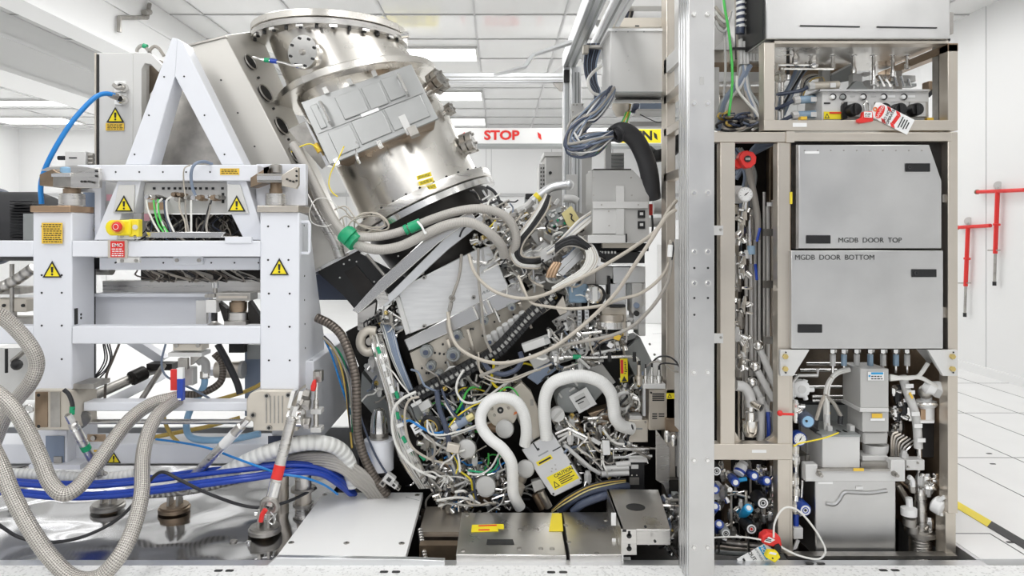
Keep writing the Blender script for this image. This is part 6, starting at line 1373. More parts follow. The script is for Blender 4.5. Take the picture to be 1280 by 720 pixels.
part('body', G().poly([(927, 204), (924, 198), (924, 195), (928, 189), (934, 188), (942, 190), (946, 196), (945, 204), (939, 210), (932, 210)], 3.48, .05), 'red', rl, bev=.005); part('side_lobe', G().poly([(918, 208), (918, 200), (927, 196), (930, 209), (924, 211)], 3.52, .05), 'red', rl, bev=.006); part('centre', G().disc(935, 198.5, 3.472, 4.2, .01, 18), 'black', rl); part('label', G().rect(932, 197, 938, 200, 3.47, .002), 'dull', rl)
def gauge(lab, x, y, D, rp, cat='gauge', grp=None, ang=40, m='lgrey'):
    t_ = thing('pressure_gauge', lab, cat, P(x, y + rp, D), grp); r = rp * D / F
    part('case', G().lathe(P(x, y, D), (0, 1, 0), [(0, r), (.004, r * 1.06), (.04, r * 1.06), (.045, r * .8)], 26), m, t_)
    d_ = part('dial', G().lathe(P(x, y, D) - Vector((0, .002, 0)), (0, 1, 0), [(0, r * .86), (.002, r * .86)], 26), 'paper', t_)
    a = math.radians(ang); c = P(x, y, D) - Vector((0, .004, 0)); part('needle', G().loft([c + Vector((math.cos(a), 0, math.sin(a))) * r * .6, c + Vector((-math.sin(a), 0, math.cos(a))) * r * .09, c - Vector((math.cos(a), 0, math.sin(a))) * r * .35, c - Vector((-math.sin(a), 0, math.cos(a))) * r * .09], [q + Vector((0, .001, 0)) for q in (c + Vector((math.cos(a), 0, math.sin(a))) * r * .6, c + Vector((-math.sin(a), 0, math.cos(a))) * r * .09, c - Vector((math.cos(a), 0, math.sin(a))) * r * .35, c - Vector((-math.sin(a), 0, math.cos(a))) * r * .09)]), 'ink', d_)
    g = G()
    for k in range(10):
        b = math.radians(-40 + k * 29); e = Vector((math.cos(b), 0, math.sin(b))); n_ = Vector((-math.sin(b), 0, math.cos(b))) * r * .02
        part('tick', G().loft([c + e * r * .68 - n_, c + e * r * .8 - n_, c + e * r * .8 + n_, c + e * r * .68 + n_], [q + Vector((0, .001, 0)) for q in (c + e * r * .68 - n_, c + e * r * .8 - n_, c + e * r * .8 + n_, c + e * r * .68 + n_)]), 'ink', d_)
    return t_
gauge('white round pressure gauge below the red lockout in the open rack', 932, 243, 3.52, 9)
gauge('white pressure gauge with blue rim inside the lower cabinet bay beside the tall post', 1000, 549, 3.45, 8.5, ang=60, m='blue')
t = thing('gauge_block', 'pale valve block behind the white pressure gauge in the open rack', 'valve', P(924, 260, 3.58))
part('block', G().rect(918, 232, 928, 254, 3.58, .06), 'lgrey', t, bev=.004); part('neck', G().cyl(P(932, 252, 3.55), P(931, 262, 3.55), .014), 'chrome', t)
# ------------------------------------------------------------------ blue valve panel at the bottom of the open rack
vp = thing('valve_bank', 'crowded panel of small steel valves and tubes under the open rack', 'valve panel', P(935, 690, 3.7))
random.seed(77)
for k in range(34):
    x = random.uniform(896, 970); y = random.uniform(580, 676)
    valve(vp, x, y, random.uniform(3.52, 3.68), random.uniform(.8, 1.4), None, random.choice(['chrome', 'bright', 'dull', 'chrome']))
for k in range(26):
    x = random.uniform(896, 968); y = random.uniform(578, 660); v = random.random() < .6
    part('tube', G().tube(tpts([(x, y), (x, y + random.uniform(14, 40))] if v else [(x, y), (min(972, x + random.uniform(12, 34)), y + random.uniform(-8, 8))], random.uniform(3.5, 3.7)), random.uniform(.004, .008), 7, sm=False), random.choice(['bright', 'dull', 'chrome', 'tan']), vp)
for k in range(3): part('thick_hose', G().tube(tpts([(894, 676 + k * 6), (920, 680 + k * 5), (950, 683 + k * 3), (975, 686 + k)], 3.58), .018, 10), ['dull', 'tan', 'mgrey'][k], vp)
part('green_hose', G().tube(tpts([(962, 590), (966, 620), (965, 650), (963, 672)], 3.65), .016, 10), 'mgrey', vp)
def blue_valve(x, y, x2, y2, lab, m='blue'):
    t_ = thing('blue_valve', lab, 'valve', P(x, y + 5, 3.5)); A, B = P(x, y, 3.46), P(x2, y2, 3.56); d = (B - A)
    part('handle', G().lathe(A, d, [(0, .020), (.006, .023), (d.length * .6, .021), (d.length, .014)], 14), m, t_); part('end_cap', G().lathe(A - d.normalized() * .003, d, [(0, .012), (.004, .013)], 14), 'paper', t_)
    part('body', G().ball(B, .024), 'chrome', t_); return t_
blue_valve(919.5, 603, 912, 594, 'blue handled valve at the upper left of the valve panel'); blue_valve(943, 595, 934, 590, 'blue handled valve at the top middle of the valve panel'); blue_valve(959, 601, 948, 600, 'blue handled valve at the top right of the valve panel')
blue_valve(899, 655, 896, 665, 'blue handled valve low at the left beside the column'); blue_valve(936, 635, 926, 646, 'sky blue handled valve in the middle of the valve panel', 'tagblue')
blue_valve(894, 612, 890, 606, 'blue handled valve half hidden by the column, upper one'); blue_valve(894, 633, 889, 640, 'blue handled valve half hidden by the column, lower one')
t = thing('blue_sleeve', 'white and blue striped sleeve at the top of the valve panel', 'sleeve', P(925, 592, 3.5)); part('sleeve', G().cyl(P(923, 592, 3.5), P(928, 582, 3.52), .026), 'paper', t); part('stripe', G().cyl(P(924, 590.5, 3.5), P(925, 588, 3.505), .027), 'bhose', t); part('cap', G().cyl(P(927.5, 583, 3.52), P(930, 578, 3.53), .022), 'lgrey', t)
t = thing('sky_tube', 'short sky blue tube between two blue valves', 'tube', P(928, 598, 3.5)); part('tube', G().cyl(P(922, 600.5, 3.5), P(933, 598.5, 3.5), .010), 'tagblue', t)
def regulator(x, y, rp, lab, m='black', red=False):
    t_ = thing('round_regulator', lab, 'regulator', P(x, y + rp, 3.48)); r = rp * 3.48 / F
    part('body', G().lathe(P(x, y, 3.44), (0, 1, 0), [(0, r * .8), (.012, r), (.09, r), (.1, r * .7)], 24), m, t_); d_ = part('face', G().lathe(P(x, y, 3.438), (0, 1, 0), [(0, r * .72), (.004, r * .74)], 24), 'paper', t_)
    part('mark', G().ring(P(x, y, 3.437), (0, 1, 0), r * .42, r * .07, 18, 5), 'ink' if m != 'blue' else 'bhose', d_); part('dot', G().disc(x, y, 3.435, rp * .2, .003), 'red' if red else 'ink', d_)
regulator(954, 629, 8.6, 'black round regulator with white face at the right of the valve panel'); regulator(939.5, 661.5, 7.8, 'black round regulator with a red dot low in the valve panel', red=True); regulator(896, 589, 7, 'black round regulator half hidden behind the column, upper left'); regulator(907.5, 667, 6.5, 'dark round regulator at the bottom left of the valve panel', 'mgrey')
regulator(1007, 638, 8.2, 'blue round regulator hanging in the gap left of the grey tank', 'blue')
t = thing('white_block', 'white block with a valve at the left of the valve panel', 'block', P(901, 622, 3.55)); part('block', G().rect(893, 606, 903, 625, 3.56, .06), 'lgrey', t, bev=.003); part('knob', G().disc(912.5, 612, 3.5, 3, .05), 'chrome', t); part('pipe', G().tube(tpts([(914, 614), (914.5, 668)], 3.55), .006, 7, sm=False), 'tan', t)
# red lockout and tags at the bottom
t = thing('cable_lockout', 'red cable lockout with a white label at the bottom of the rack', 'lockout', P(965, 690, 3.3))
part('body', G().poly([(952, 678), (953, 671), (960, 666), (970, 667), (976, 672), (978, 684), (976, 690), (968, 684), (958, 682)], 3.30, .05), 'red', t, bev=.006); part('label', G().poly([(955, 677), (962, 679), (969, 675), (961, 671)], 3.295, .002), 'paper', t); part('wheel', G().poly([(967, 688), (969, 682), (974, 680), (977, 684), (976, 691), (970, 692)], 3.292, .02), 'black', t, bev=.003)
for k in range(2): part('print', G().poly([(957, 676 - k * 2), (964, 677.2 - k * 2), (964.5, 676.2 - k * 2), (957.5, 675 - k * 2)], 3.294, .001), 'ink', t)
t = thing('yellow_padlock', 'small yellow padlock hanging on the red cable lockout', 'padlock', P(967, 703, 3.27)); part('body', G().poly([(957, 697), (969, 704), (976, 697), (972, 690), (961, 689)], 3.26, .03), 'yellow', t, bev=.004); part('label', G().poly([(961, 692), (970, 694), (971, 691.5), (963, 690)], 3.257, .002), 'paper', t); part('keyhole', G().disc(966, 698, 3.257, 1, .003), 'ink', t)
t = thing('service_tag', 'white OUT tag with a blue NO header leaning under the red lockout', 'tag', P(945, 702, 3.3))
part('card', G().poly([(921, 699), (956, 679.5), (968, 688), (974, 701), (924, 703)], 3.31, .003), 'paper', t); part('blue_header', G().poly([(948, 684), (955, 681), (964, 697), (958, 700)], 3.307, .001), 'tagblue', t)
lettering(t, 'NO', 953.5, 686.5, 3.305, 4.2, 'paper', -62, bold=.02); lettering(t, 'TEMPORARY', 948.5, 693, 3.305, 2.6, 'navy', -58); lettering(t, 'OUT', 940, 695, 3.305, 4.4, 'ink', -56, bold=.02); part('print', G().poly([(928, 699), (930, 697.5), (932, 701), (930, 702)], 3.305, .001), 'ink', t)
# ------------------------------------------------------------------ lower bay of the cabinet
t = thing('controller_box', 'tall grey controller box with a blue and white label in the lower bay', 'controller', P(1093, 590, 3.5))
part('upper_case', G().rect(1075.5, 461, 1111, 510, 3.46, .18), 'grey', t, bev=.004); part('band', G().rect(1075, 510, 1111, 515, 3.455, .19), 'lgrey', t, bev=.002); part('lower_case', G().rect(1078, 514, 1111, 540, 3.47, .15), 'grey', t, bev=.003)
g = G().poly([(1080, 556), (1110, 556), (1111, 540), (1079, 540)], 3.49, .12); part('motor_case', g, 'grey', t, bev=.01); part('motor_foot', G().lathe(P(1094, 567, 3.56), (0, 0, 1), [(0, .05), (.02, .058), (.05, .06)], 26), 'lgrey', t)
l_ = part('label', G().rect(1085, 465, 1105, 475.5, 3.455, .002), 'paper', t); part('blue_band', G().rect(1089, 465.5, 1104, 468, 3.4535, .001), 'tagblue', l_); part('logo_dot', G().disc(1087, 470, 3.4535, 1.3, .001), 'tagblue', l_); fine_print(l_, 1089, 469, 1104, 475, 3.4535, 2)
l_ = part('yellow_label', G().rect(1090, 517, 1103, 522.5, 3.465, .002), 'amber', t); part('white_label', G().rect(1088, 523, 1106, 526, 3.465, .002), 'paper', t)
t = thing('white_box', 'white box with plugs on its top standing left of the controller', 'box', P(1045, 588, 3.45))
part('body', G().rect(1028, 545, 1075, 588, 3.46, .25), 'lgrey', t, bev=.003); part('lid', G().rect(1027, 543.5, 1075.5, 546, 3.455, .26), 'mgrey', t)
for x, y in ((1032, 540), (1038, 533), (1066, 532)): p_ = part('plug', G().rect(x - 3, y, x + 3, 545, 3.52, .04), 'lgrey', t, bev=.003); 
for x in (1050, 1058): part('terminal', G().disc(x, 541, 3.5, 2, .03), 'ink', t)
part('brown_tag', G().poly([(1015, 548, 3.6), (1021, 552, 3.56), (1021, 547, 3.56), (1015, 543, 3.6)], 3.6, .004), 'brown', t)
hose('yellow_wire', 'yellow green wire lying across the gauge and the white box top', 'wire', 'haz', [(992, 558, 3.42), (1000, 554, 3.42), (1015, 551, 3.42), (1032, 547, 3.42), (1048, 541, 3.45)], 1.0, 3.42)
t = thing('grey_tank', 'large satin grey tank with a bracket band across its top in the lower bay', 'tank', P(1070, 697, 3.45))
part('body', G().rect(1019, 588, 1120, 697, 3.47, .3), 'panel', t, bev=.006); part('band', G().poly([(1007, 602), (1131.5, 602), (1131.5, 575), (1114, 575), (1114, 587), (1022, 588), (1022, 580.5), (1007, 580.5)], 3.44, .05), 'lgrey', t, bev=.003)
part('rail', G().rect(1022, 586.5, 1113, 589, 3.43, .04), 'dull', t); part('yellow_mark', G().rect(1067, 585.5, 1080, 589, 3.425, .004), 'amber', t); part('label', G().rect(1023, 602.5, 1041, 605, 3.438, .002), 'paper', t); part('label', G().rect(1070, 608, 1079, 611.5, 3.466, .002), 'paper', t)
for x, y in ((1027.5, 595), (1122.5, 595)): s_ = part('bolt', G().lathe(P(x, y, 3.40), (0, 1, 0), [(0, .008), (.02, .008), (.02, .013), (.045, .013)], 8), 'dull', t)
part('handle_dent', G().tube(tpts([(1032, 629), (1042, 630), (1048, 625), (1054, 616), (1062, 615), (1085, 616), (1108, 613)], 3.472), .012, 8), 'panel', t)
part('mount', G().rect(1078, 570, 1110, 584, 3.50, .1), 'lgrey', t, bev=.003); part('mount_base', G().rect(1076, 578, 1112, 587, 3.47, .1), 'dull', t)
t = thing('side_bracket', 'dark bracket with studs behind the tank band at left', 'bracket', P(1012, 580, 3.6)); part('plate', G().poly([(998, 576), (1025, 578), (1020, 570), (1000, 570)], 3.6, .1), 'dull', t); part('stud', G().cyl(P(1009, 576, 3.55), P(1009, 568, 3.55), .01), 'dull', t); part('stud', G().cyl(P(1024, 580, 3.55), P(1024, 572, 3.55), .012), 'dull', t); part('wall', G().rect(1009, 545, 1029, 570, 3.62, .02), 'grey', t); part('upper_wall', G().rect(1000, 505, 1068, 580, 3.75, .02), 'mgrey', t); part('wall_edge', G().rect(1000, 503, 1068, 506, 3.74, .05), 'ink', t)
hb = thing('cable_pair', 'pale hoses rising from the white box and bending to the controller', 'hoses', P(1030, 545, 3.55))
for k in range(3): part('hose', G().tube(tpts([(1033 + k, 545), (1032 + k, 500 - k * 4), (1035 + k * 2, 480 - k * 3), (1046 + k, 467 - k), (1062, 462)], 3.55), .012, 8), ['wcable', 'bcable', 'wcable'][k], hb)
for k, (a, m_) in enumerate((((1020, 525), 'bcable'), ((1034, 518), 'wcable'), ((1051, 520), 'gcable'))): part('lead', G().tube(tpts([a, ((a[0] + 1033) / 2, 504), (1031, 494)], 3.54), .009, 7), m_, hb); part('boot', G().tube(tpts([a, (a[0] - 1, a[1] + 10)], 3.54), .013, 8, sm=False), 'rubber' if k != 1 else 'lgrey', hb)
t = thing('clamp_valve', 'white plastic clamp valve in the upper left of the lower bay', 'valve', P(1002, 500, 3.55)); part('body', G().lathe(P(1003, 487, 3.52), (0, 1, 0), [(0, .03), (.01, .045), (.05, .045)], 10), 'paper', t, bev=.003); part('core', G().disc(1003, 487, 3.515, 5, .01), 'lgrey', t)
for a in range(5): part('lug', G().cyl(P(1003, 487, 3.54), P(1003 + 14 * math.cos(a * 1.25), 487 + 13 * math.sin(a * 1.25), 3.54), .012), 'paper', t)
t = thing('hand_valve', 'navy valve knob with a white face beside the lower tall post', 'knob', P(1005, 535, 3.5)); A, B = P(1010, 527, 3.42), P(1000, 518, 3.52); part('grip', G().lathe(A, B - A, [(0, .032), (.01, .036), ((B - A).length, .034)], 22), 'navy', t); part('face', G().lathe(A, A - B, [(0, .027), (.003, .026)], 22), 'pblue', t); part('dot', G().disc(1008.5, 526.5, 3.412, 1.5, .004), 'ink', t); part('arm', G().cyl(P(1012, 532, 3.5), P(1028, 545, 3.55), .012), 'black', t)
t = thing('red_rod', 'short red rod sticking out across the lower tall post', 'rod', P(985, 519, 3.38)); part('rod', G().tube(tpts([(977, 517.5), (992, 518)], 3.39), .006, 8, sm=False), 'red', t); part('knob', G().ball(P(975, 516.5, 3.39), .014), 'red', t)
lt = thing('tube_set', 'clear sleeved tube fittings hanging under the lower door', 'tubes', P(1100, 440, 3.55))
for i, x in enumerate((1041, 1055, 1071, 1088, 1104, 1120, 1134)):
    part('sleeve', G().tube(tpts([(x, 443), (x, 457)], 3.55), .014, 9, sm=False), 'clear' if i % 2 else 'lgrey', lt); part('tube', G().tube(tpts([(x, 436), (x, 466)], 3.56), .007, 7, sm=False), 'bright', lt); part('nut', G().lathe(P(x, 441, 3.55), (0, 0, 1), [(0, .018), (.02, .018)], 6), 'chrome', lt)
for y, x0, x1 in ((455, 1008, 1066), (463, 1000, 1046), (470, 992, 1022), (484, 1010, 1052), (496, 1015, 1062), (501, 1015, 1062)): part('tube', G().tube(tpts([(x0, y), (x1, y)], 3.7), .008, 7, sm=False), 'bright', lt)
part('tube', G().tube(tpts([(991, 512), (991, 478), (998, 469), (1022, 469), (1022, 461)], 3.5), .007, 7, sm=False), 'lgrey', lt)
for x in (1140, 1147, 1156, 1163): part('tube', G().tube(tpts([(x, 440), (x, 560)], 3.85), .010, 8, sm=False), 'dull', lt)
for x in (1166, 1170): part('tube', G().tube(tpts([(x, 440), (x, 580)], 3.7), .009, 8, sm=False), 'mgrey', lt)
for y in (503, 520): part('tag', G().rect(1032, y - 5, 1038, y - 2, 3.68, .003), 'amber', lt)
rp_ = thing('pipe_stack', 'cluster of steel pipes, white clamps and a bellows right of the grey tank', 'pipework', P(1150, 697, 3.6))
part('bellows', G().lathe(P(1150.5, 697, 3.56), (0, 0, 1), [v for k in range(9) for v in ((k * .0145, .043), (k * .0145 + .007, .052))], 28), 'steel', rp_)
part('bellows_flange', G().lathe(P(1150.5, 668, 3.56), (0, 0, 1), [(0, .07), (.02, .07), (.022, .055), (.03, .055)], 28), 'dull', rp_)
part('main_pipe', G().lathe(P(1151, 668, 3.56), (0, 0, 1), [(0, .028), (.2, .028), (.21, .02), (.3, .016)], 20), 'steel', rp_); part('upper_pipe', G().tube(tpts([(1149, 540), (1149, 628)], 3.56), .014, 10, sm=False), 'bright', rp_)
part('junction_block', G().rect(1133, 575, 1156, 588, 3.5, .06), 'lgrey', rp_, bev=.003); 
for x, y in ((1148, 579), (1136, 584)): part('screw', G().disc(x, y, 3.49, 1.2, .012), 'dull', rp_)
for x, y, r in ((1136, 640, .036), (1137, 653, .03), (1141, 662, .026)): part('white_clamp', G().lathe(P(x, y, 3.5), (0, 0, 1), [(-.015, r), (.02, r), (.022, r * .8)], 18), 'paper' if y < 650 else 'dull', rp_)
part('white_clamp', G().lathe(P(1173, 632, 3.48), (-.5, .7, .3), [(-.03, .02), (-.02, .042), (.02, .042), (.03, .02)], 10), 'paper', rp_, bev=.003); part('wing', G().cyl(P(1170, 628, 3.47), P(1181, 621, 3.44), .010), 'paper', rp_); part('wing', G().cyl(P(1176, 636, 3.47), P(1178, 645, 3.46), .012), 'paper', rp_)
part('white_pipe', G().tube(tpts([(1136, 622), (1137, 634)], 3.52), .016, 9, sm=False), 'paper', rp_); part('side_pipe', G().tube(tpts([(1122, 605), (1132, 622), (1140, 640)], 3.6), .015, 9), 'tan', rp_); part('side_pipe', G().tube(tpts([(1125, 600), (1140, 612), (1152, 622)], 3.6), .012, 9), 'brown', rp_)
for k, (x, y) in enumerate(((1158, 600), (1160, 612), (1165, 606), (1176, 592), (1180, 598), (1172, 655), (1176, 664), (1150, 600), (1141, 607), (1162, 655), (1130, 572))): valve(rp_, x, y, 3.55, 1.3, k * 1.1, ['chrome', 'lgrey', 'dull'][k % 3])
part('clamp_ring', G().ring(P(1160, 610, 3.52), (0, .3, 1), .03, .01, 20, 8), 'bright', rp_); part('bent_pipe', G().tube(tpts([(1136, 596), (1140, 600), (1141, 608)], 3.5), .012, 8), 'paper', rp_)
part('white_pump', G().lathe(P(1158, 526, 3.55), (0, 0, 1), [(0, .035), (.07, .035), (.075, .045), (.1, .045), (.1, .025), (.14, .025)], 20), 'paper', rp_); part('pump_base', G().rect(1151, 526, 1168, 529, 3.5, .08), 'paper', rp_); part('pump_body', G().rect(1152, 529, 1168, 572, 3.55, .06), 'black', rp_, bev=.004); part('copper_cap', G().rect(1151, 512, 1157, 525, 3.52, .05), 'copper', rp_)
part('pump_ring', G().ring(P(1157, 505, 3.53), (0, .2, 1), .05, .008, 22, 8), 'chrome', rp_); part('mixer_head', G().ball(P(1157, 490, 3.53), .035), 'dull', rp_)
part('bottle_clamp', G().lathe(P(1174, 487, 3.5), (.6, .5, .4), [(-.03, .03), (0, .05), (.03, .03)], 9), 'lgrey', rp_); part('bottle_clamp', G().lathe(P(1162, 485, 3.5), (-.6, .5, .4), [(-.03, .02), (0, .035), (.03, .02)], 9), 'paper', rp_)
for k in range(2): part('hose', G().tube(tpts([(1112, 470 + k * 3), (1130, 473 + k * 2), (1146, 471), (1152, 466), (1160, 454)] if k == 0 else [(1112, 474), (1134, 472), (1150, 472), (1162, 478), (1172, 484)], 3.48), .010, 9), 'wcable', rp_)
part('sleeved_line', G().tube(tpts([(1128, 470), (1134, 490), (1142, 510), (1146, 530), (1148, 560)], 3.53), .020, 12), 'lgrey', rp_)
for y in (480, 488, 515, 530, 548): part('tag', G().rect(1132 + (y - 480) * .22, y, 1142 + (y - 480) * .22, y + 5, 3.5, .003), 'paper', rp_)
part('orange_tag', G().poly([(1136, 492), (1140, 499), (1142, 497), (1138, 490)], 3.49, .003), 'amber', rp_)
random.seed(14)
for k in range(18): valve(rp_, random.uniform(1115, 1138), random.uniform(480, 566), 3.62, random.uniform(.8, 1.5), None, random.choice(['chrome', 'dull', 'bright', 'rubber']))
part('backing', G().rect(1112, 440, 1186, 697, 3.97, .02), 'dark', rp_)  # dark sheet behind the pipes, standing in for shade between them
for k in range(7): part('thin_tube', G().tube(tpts([(1114 + k * 3, 570), (1115 + k * 3, 545 + k * 3), (1122 + k * 4, 540 + k * 2)], 3.58), .006, 6), random.choice(['bright', 'dull', 'tan']), rp_)
lp = thing('gauge_line', 'vertical steel tube with fittings beside the lower tall post', 'tubes', P(995, 690, 3.5))
part('tube', G().tube(tpts([(995, 560), (995, 690)], 3.5), .012, 9, sm=False), 'bright', lp); part('tube', G().tube(tpts([(1003, 600), (1002, 622)], 3.5), .006, 7, sm=False), 'bright', lp); part('blue_tube', G().tube(tpts([(995, 640), (995, 660)], 3.49), .013, 9, sm=False), 'bhose', lp)
for k, y in enumerate((508, 520, 562, 575, 600, 615, 634)): valve(lp, 994 + k % 2, y, 3.48, 1.2, k * .9)
part('regulator_block', G().rect(992, 660, 1004, 674, 3.46, .05), 'lgrey', lp, bev=.003); part('bracket', G().poly([(991, 688), (996, 686), (1000, 676), (996, 674)], 3.47, .01), 'lgrey', lp)
# ------------------------------------------------------------------ aluminium gantry, upper boxes
ga = thing('gantry_frame', 'aluminium profile gantry with two posts and overhead rails left of the upper white box', 'gantry', P(715, 545, 5.0))
def wbar(n, x0, x1, d0, d1, z0, z1, m='alu', par=None): return part(n, G().box((x0, d0, z0), (x1, d1, z1)), m, par or ga, bev=.004)
x0 = P(704, 0, 5.0).x
for xx0, xx1 in ((704, 712.5), (715, 727)):
    o = wbar('post', P(xx0, 0, 5).x, P(xx1, 0, 5).x, 5.0, 5.08, 0, 2.66)
    for f in (.3, .62): a = P(xx0 + (xx1 - xx0) * f, 0, 5).x; part('groove', G().box((a, 4.996, 0), (a + .010, 5.002, 2.62)), 'mgrey', o)
r1 = wbar('rail', .445, .535, 2.6, 5.08, 2.66, 2.76)
for z in (2.69, 2.72): part('groove', G().box((.532, 2.6, z), (.537, 5.0, z + .008)), 'mgrey', r1)
for a in (.465, .505): part('groove', G().box((a, 2.6, 2.657), (a + .012, 5.0, 2.662)), 'mgrey', r1)
r2 = wbar('rail', .60, .66, 2.9, 5.08, 2.70, 2.76); part('groove', G().box((.62, 2.9, 2.697), (.632, 5.0, 2.702)), 'mgrey', r2)
wbar('rail', .68, .71, 3.0, 5.0, 2.72, 2.75)
cb = wbar('crossbar', P(500, 0, 5.05).x, P(705, 0, 5.05).x, 5.02, 5.10, P(0, 104, 5.05).z, P(0, 92, 5.05).z)
for y in (95.5, 99.5): part('groove', G().rect(500, y, 704, y + 1.3, 5.017, .005), 'grey', cb)
part('corner_bracket', G().poly([(705, 102), (712, 102), (712, 87), (705, 87)], 4.97, .04), 'black', ga, bev=.003); part('gusset', G().poly([(691, 103), (704, 103), (703, 114), (700, 113)], 5.03, .04), 'dull', ga); part('gusset', G().poly([(693, 91), (704, 91), (704, 80)], 5.05, .02), 'lgrey', ga)
part('foot_plate', G().rect(708, 218, 722, 246, 4.97, .03), 'lgrey', ga, bev=.003); part('hinge_plate', G().rect(714, 129, 730, 152, 4.97, .03), 'lgrey', ga, bev=.003)
bolts(ga, [(717, 131), (721, 131), (728, 131), (716, 140), (728, 140)], 1, 4.965, 'dull')
t = thing('bent_bar', 'cranked flat aluminium bar reaching left from the overhead rail', 'bar', P(668, 70, 4.6))
part('strip', G().slab([(617, 92, 4.6), (638, 85.5, 4.6), (654, 81.5, 4.6), (664, 67, 4.6), (715, 49, 4.4), (715, 53, 4.4), (669, 68, 4.6), (659, 82, 4.6), (655, 84, 4.6), (638, 88.5, 4.6), (622, 92, 4.6)], .07), 'alu', t, bev=.002)
DU = 4.0
ub_ = thing('upper_white_box', 'large off white sheet metal box high up left of the tan rack', 'box', P(795, 116, DU))
part('body', G().box((P(763, 0, DU).x, DU, P(0, 115.5, DU).z), (P(835, 0, DU).x, DU + .34, P(0, 37, DU).z)), 'lgrey', ub_, bev=.004)
part('top_lip', G().rect(760, 35.5, 835, 38.5, DU - .01, .36), 'wall', ub_); part('side_skirt', G().poly([(752, 128, 4.33), (763, 117, 4.0), (763, 110, 4.0), (752, 112, 4.33)], 4.2, .01), 'lgrey', ub_); part('seam', G().rect(763, 114.5, 835, 115.5, DU - .003, .005), 'mgrey', ub_)
for x in (770, 785, 805): part('rivet', G().disc(x, 39.5, DU - .012, .8, .004, 8), 'mgrey', ub_)
for x, y in ((785, 70), (783, 78), (786, 88)): part('hole', G().disc(x, y, DU - .002, .5, .003, 8), 'mgrey', ub_)
t = thing('under_tray', 'pale sheet tray hanging under the upper white box', 'tray', P(800, 126, 4.1))
part('tray', G().poly([(768, 125, 4.1), (835, 127, 4.1), (835, 118, 4.3), (776, 117, 4.3)], 4.1, .02), 'grey', t); part('lip', G().rect(768, 125, 835, 127.5, 4.1, .02), 'lgrey', t)
t = thing('top_channel', 'pale steel channel above the upper white box', 'channel', P(790, 33, 4.1))
part('channel', G().rect(752, 22, 835, 34, 4.25, .1), 'beige', t, bev=.003); part('upper_bar', G().rect(765, -5, 835, 8, 4.3, .1), 'lgrey', t, bev=.003); part('slot', G().rect(794, 31.5, 799, 33, 4.245, .005), 'ink', t); part('back', G().rect(790, 8, 835, 24, 4.5, .05), 'wall', t); part('side_pipe', G().tube(tpts([(760, 5, 4.5), (755, 20, 4.45), (750, 30, 4.4)], 4.4), .03, 10), 'grey', t); part('clamp', G().cyl(P(731, 59, 4.35), P(752, 59, 4.35), .014), 'dull', t); part('clamp_ring', G().rect(729, 56, 736, 66, 4.3, .05), 'beige', t, bev=.004); part('lower_channel', G().rect(729, 64, 752, 74, 4.6, .1), 'wall', t)
t = thing('cable_bundle', 'dark ribbed cables rising between the channels above the upper white box', 'cable bundle', P(777, 24, 4.4))
for k in range(8): part('cable', G().tube(tpts([(771 + k * 2.4, 24), (774 + k * 2.4, 12), (781 + k * 1.6, 2)], 4.4), .010, 7, 4), ['rubber', 'navy', 'gcable', 'rubber'][k % 4], t)
for k in range(3): part('white_cable', G().tube(tpts([(763 + k * 2, 24), (764 + k * 2, 12), (768 + k * 2, 8)], 4.4), .008, 7, 4), 'wcable', t)
t = thing('rear_lamp_housing', 'cream round housing and small dark motor under the upper white box', 'housing', P(785, 150, 4.6))
part('housing', G().lathe(P(776, 136, 4.6), (0, 0, 1), [(-.05, .03), (0, .055), (.06, .055), (.07, .04)], 18), 'beige', t); part('motor', G().cyl(P(790, 134, 4.6), P(797, 136, 4.6), .035), 'navy', t); part('ledge', G().rect(797, 136, 840, 139, 4.5, .2), 'lgrey', t); part('grille', G().rect(800, 129, 838, 136, 4.7, .05), 'bluegrey', t); part('pipe', G().tube(tpts([(788, 130), (785, 145), (783, 158)], 4.6), .007, 6), 'ybrown', t)
part('lower_ledge', G().rect(787, 152, 835, 158, 4.7, .1), 'lgrey', t)
hose('thin_black_lead', 'thin black lead sagging below the upper white box beside the tan rack', 'lead', 'rubber', [(800, 143, 4.5), (812, 149, 4.5), (822, 153, 4.5), (830, 152, 4.5)], .6, 4.5)
# grey power unit
gu = thing('power_unit', 'light grey sheet metal power unit with cross bracket and two black sockets', 'power unit', P(775, 304, 4.0))
part('case', G().poly([(740, 303), (811.5, 303), (811.5, 234), (791, 212.5), (740, 212.5)], 4.0, .28), 'grey', gu, bev=.003)
part('side_face', G().poly([(735, 292, 4.25), (740, 296, 4.0), (740, 213, 4.0), (735, 214, 4.25)], 4.0, .004), 'lgrey', gu)
part('top_line', G().rect(742, 211, 789, 212.5, 4.0, .25), 'dark', gu); part('cross_vertical', G().rect(770, 232, 780.5, 294, 3.985, .015), 'lgrey', gu, bev=.002); part('cross_bar', G().rect(741, 252, 810, 260.5, 3.98, .02), 'lgrey', gu, bev=.002)
part('lower_left_panel', G().rect(741, 260.5, 770.5, 292, 3.992, .006), 'lgrey', gu, bev=.001)
for y in (263, 276.5):
    s_ = part('power_socket', G().rect(797.5, y, 806.5, y + 9.5, 3.99, .012), 'black', gu, bev=.001); part('pin_block', G().rect(800, y + 2.5, 804, y + 6, 3.985, .01), 'lgrey', s_)
for x, y in ((742, 222), (789, 222), (742, 244), (790, 244), (752, 256), (798, 256), (761, 264), (761.5, 282)): part('screw', G().disc(x, y, 3.977, 1.0, .006, 8), 'dull', gu)
part('tray', G().rect(735, 294, 784, 304, 3.97, .2), 'lgrey', gu, bev=.003); part('tray_gap', G().rect(782, 292, 784, 303, 3.965, .01), 'ink', gu)
part('mast', G().rect(757, 172, 764, 212, 4.1, .05), 'lgrey', gu); part('top_block', G().rect(764, 191, 780, 211, 4.2, .1), 'grey', gu)
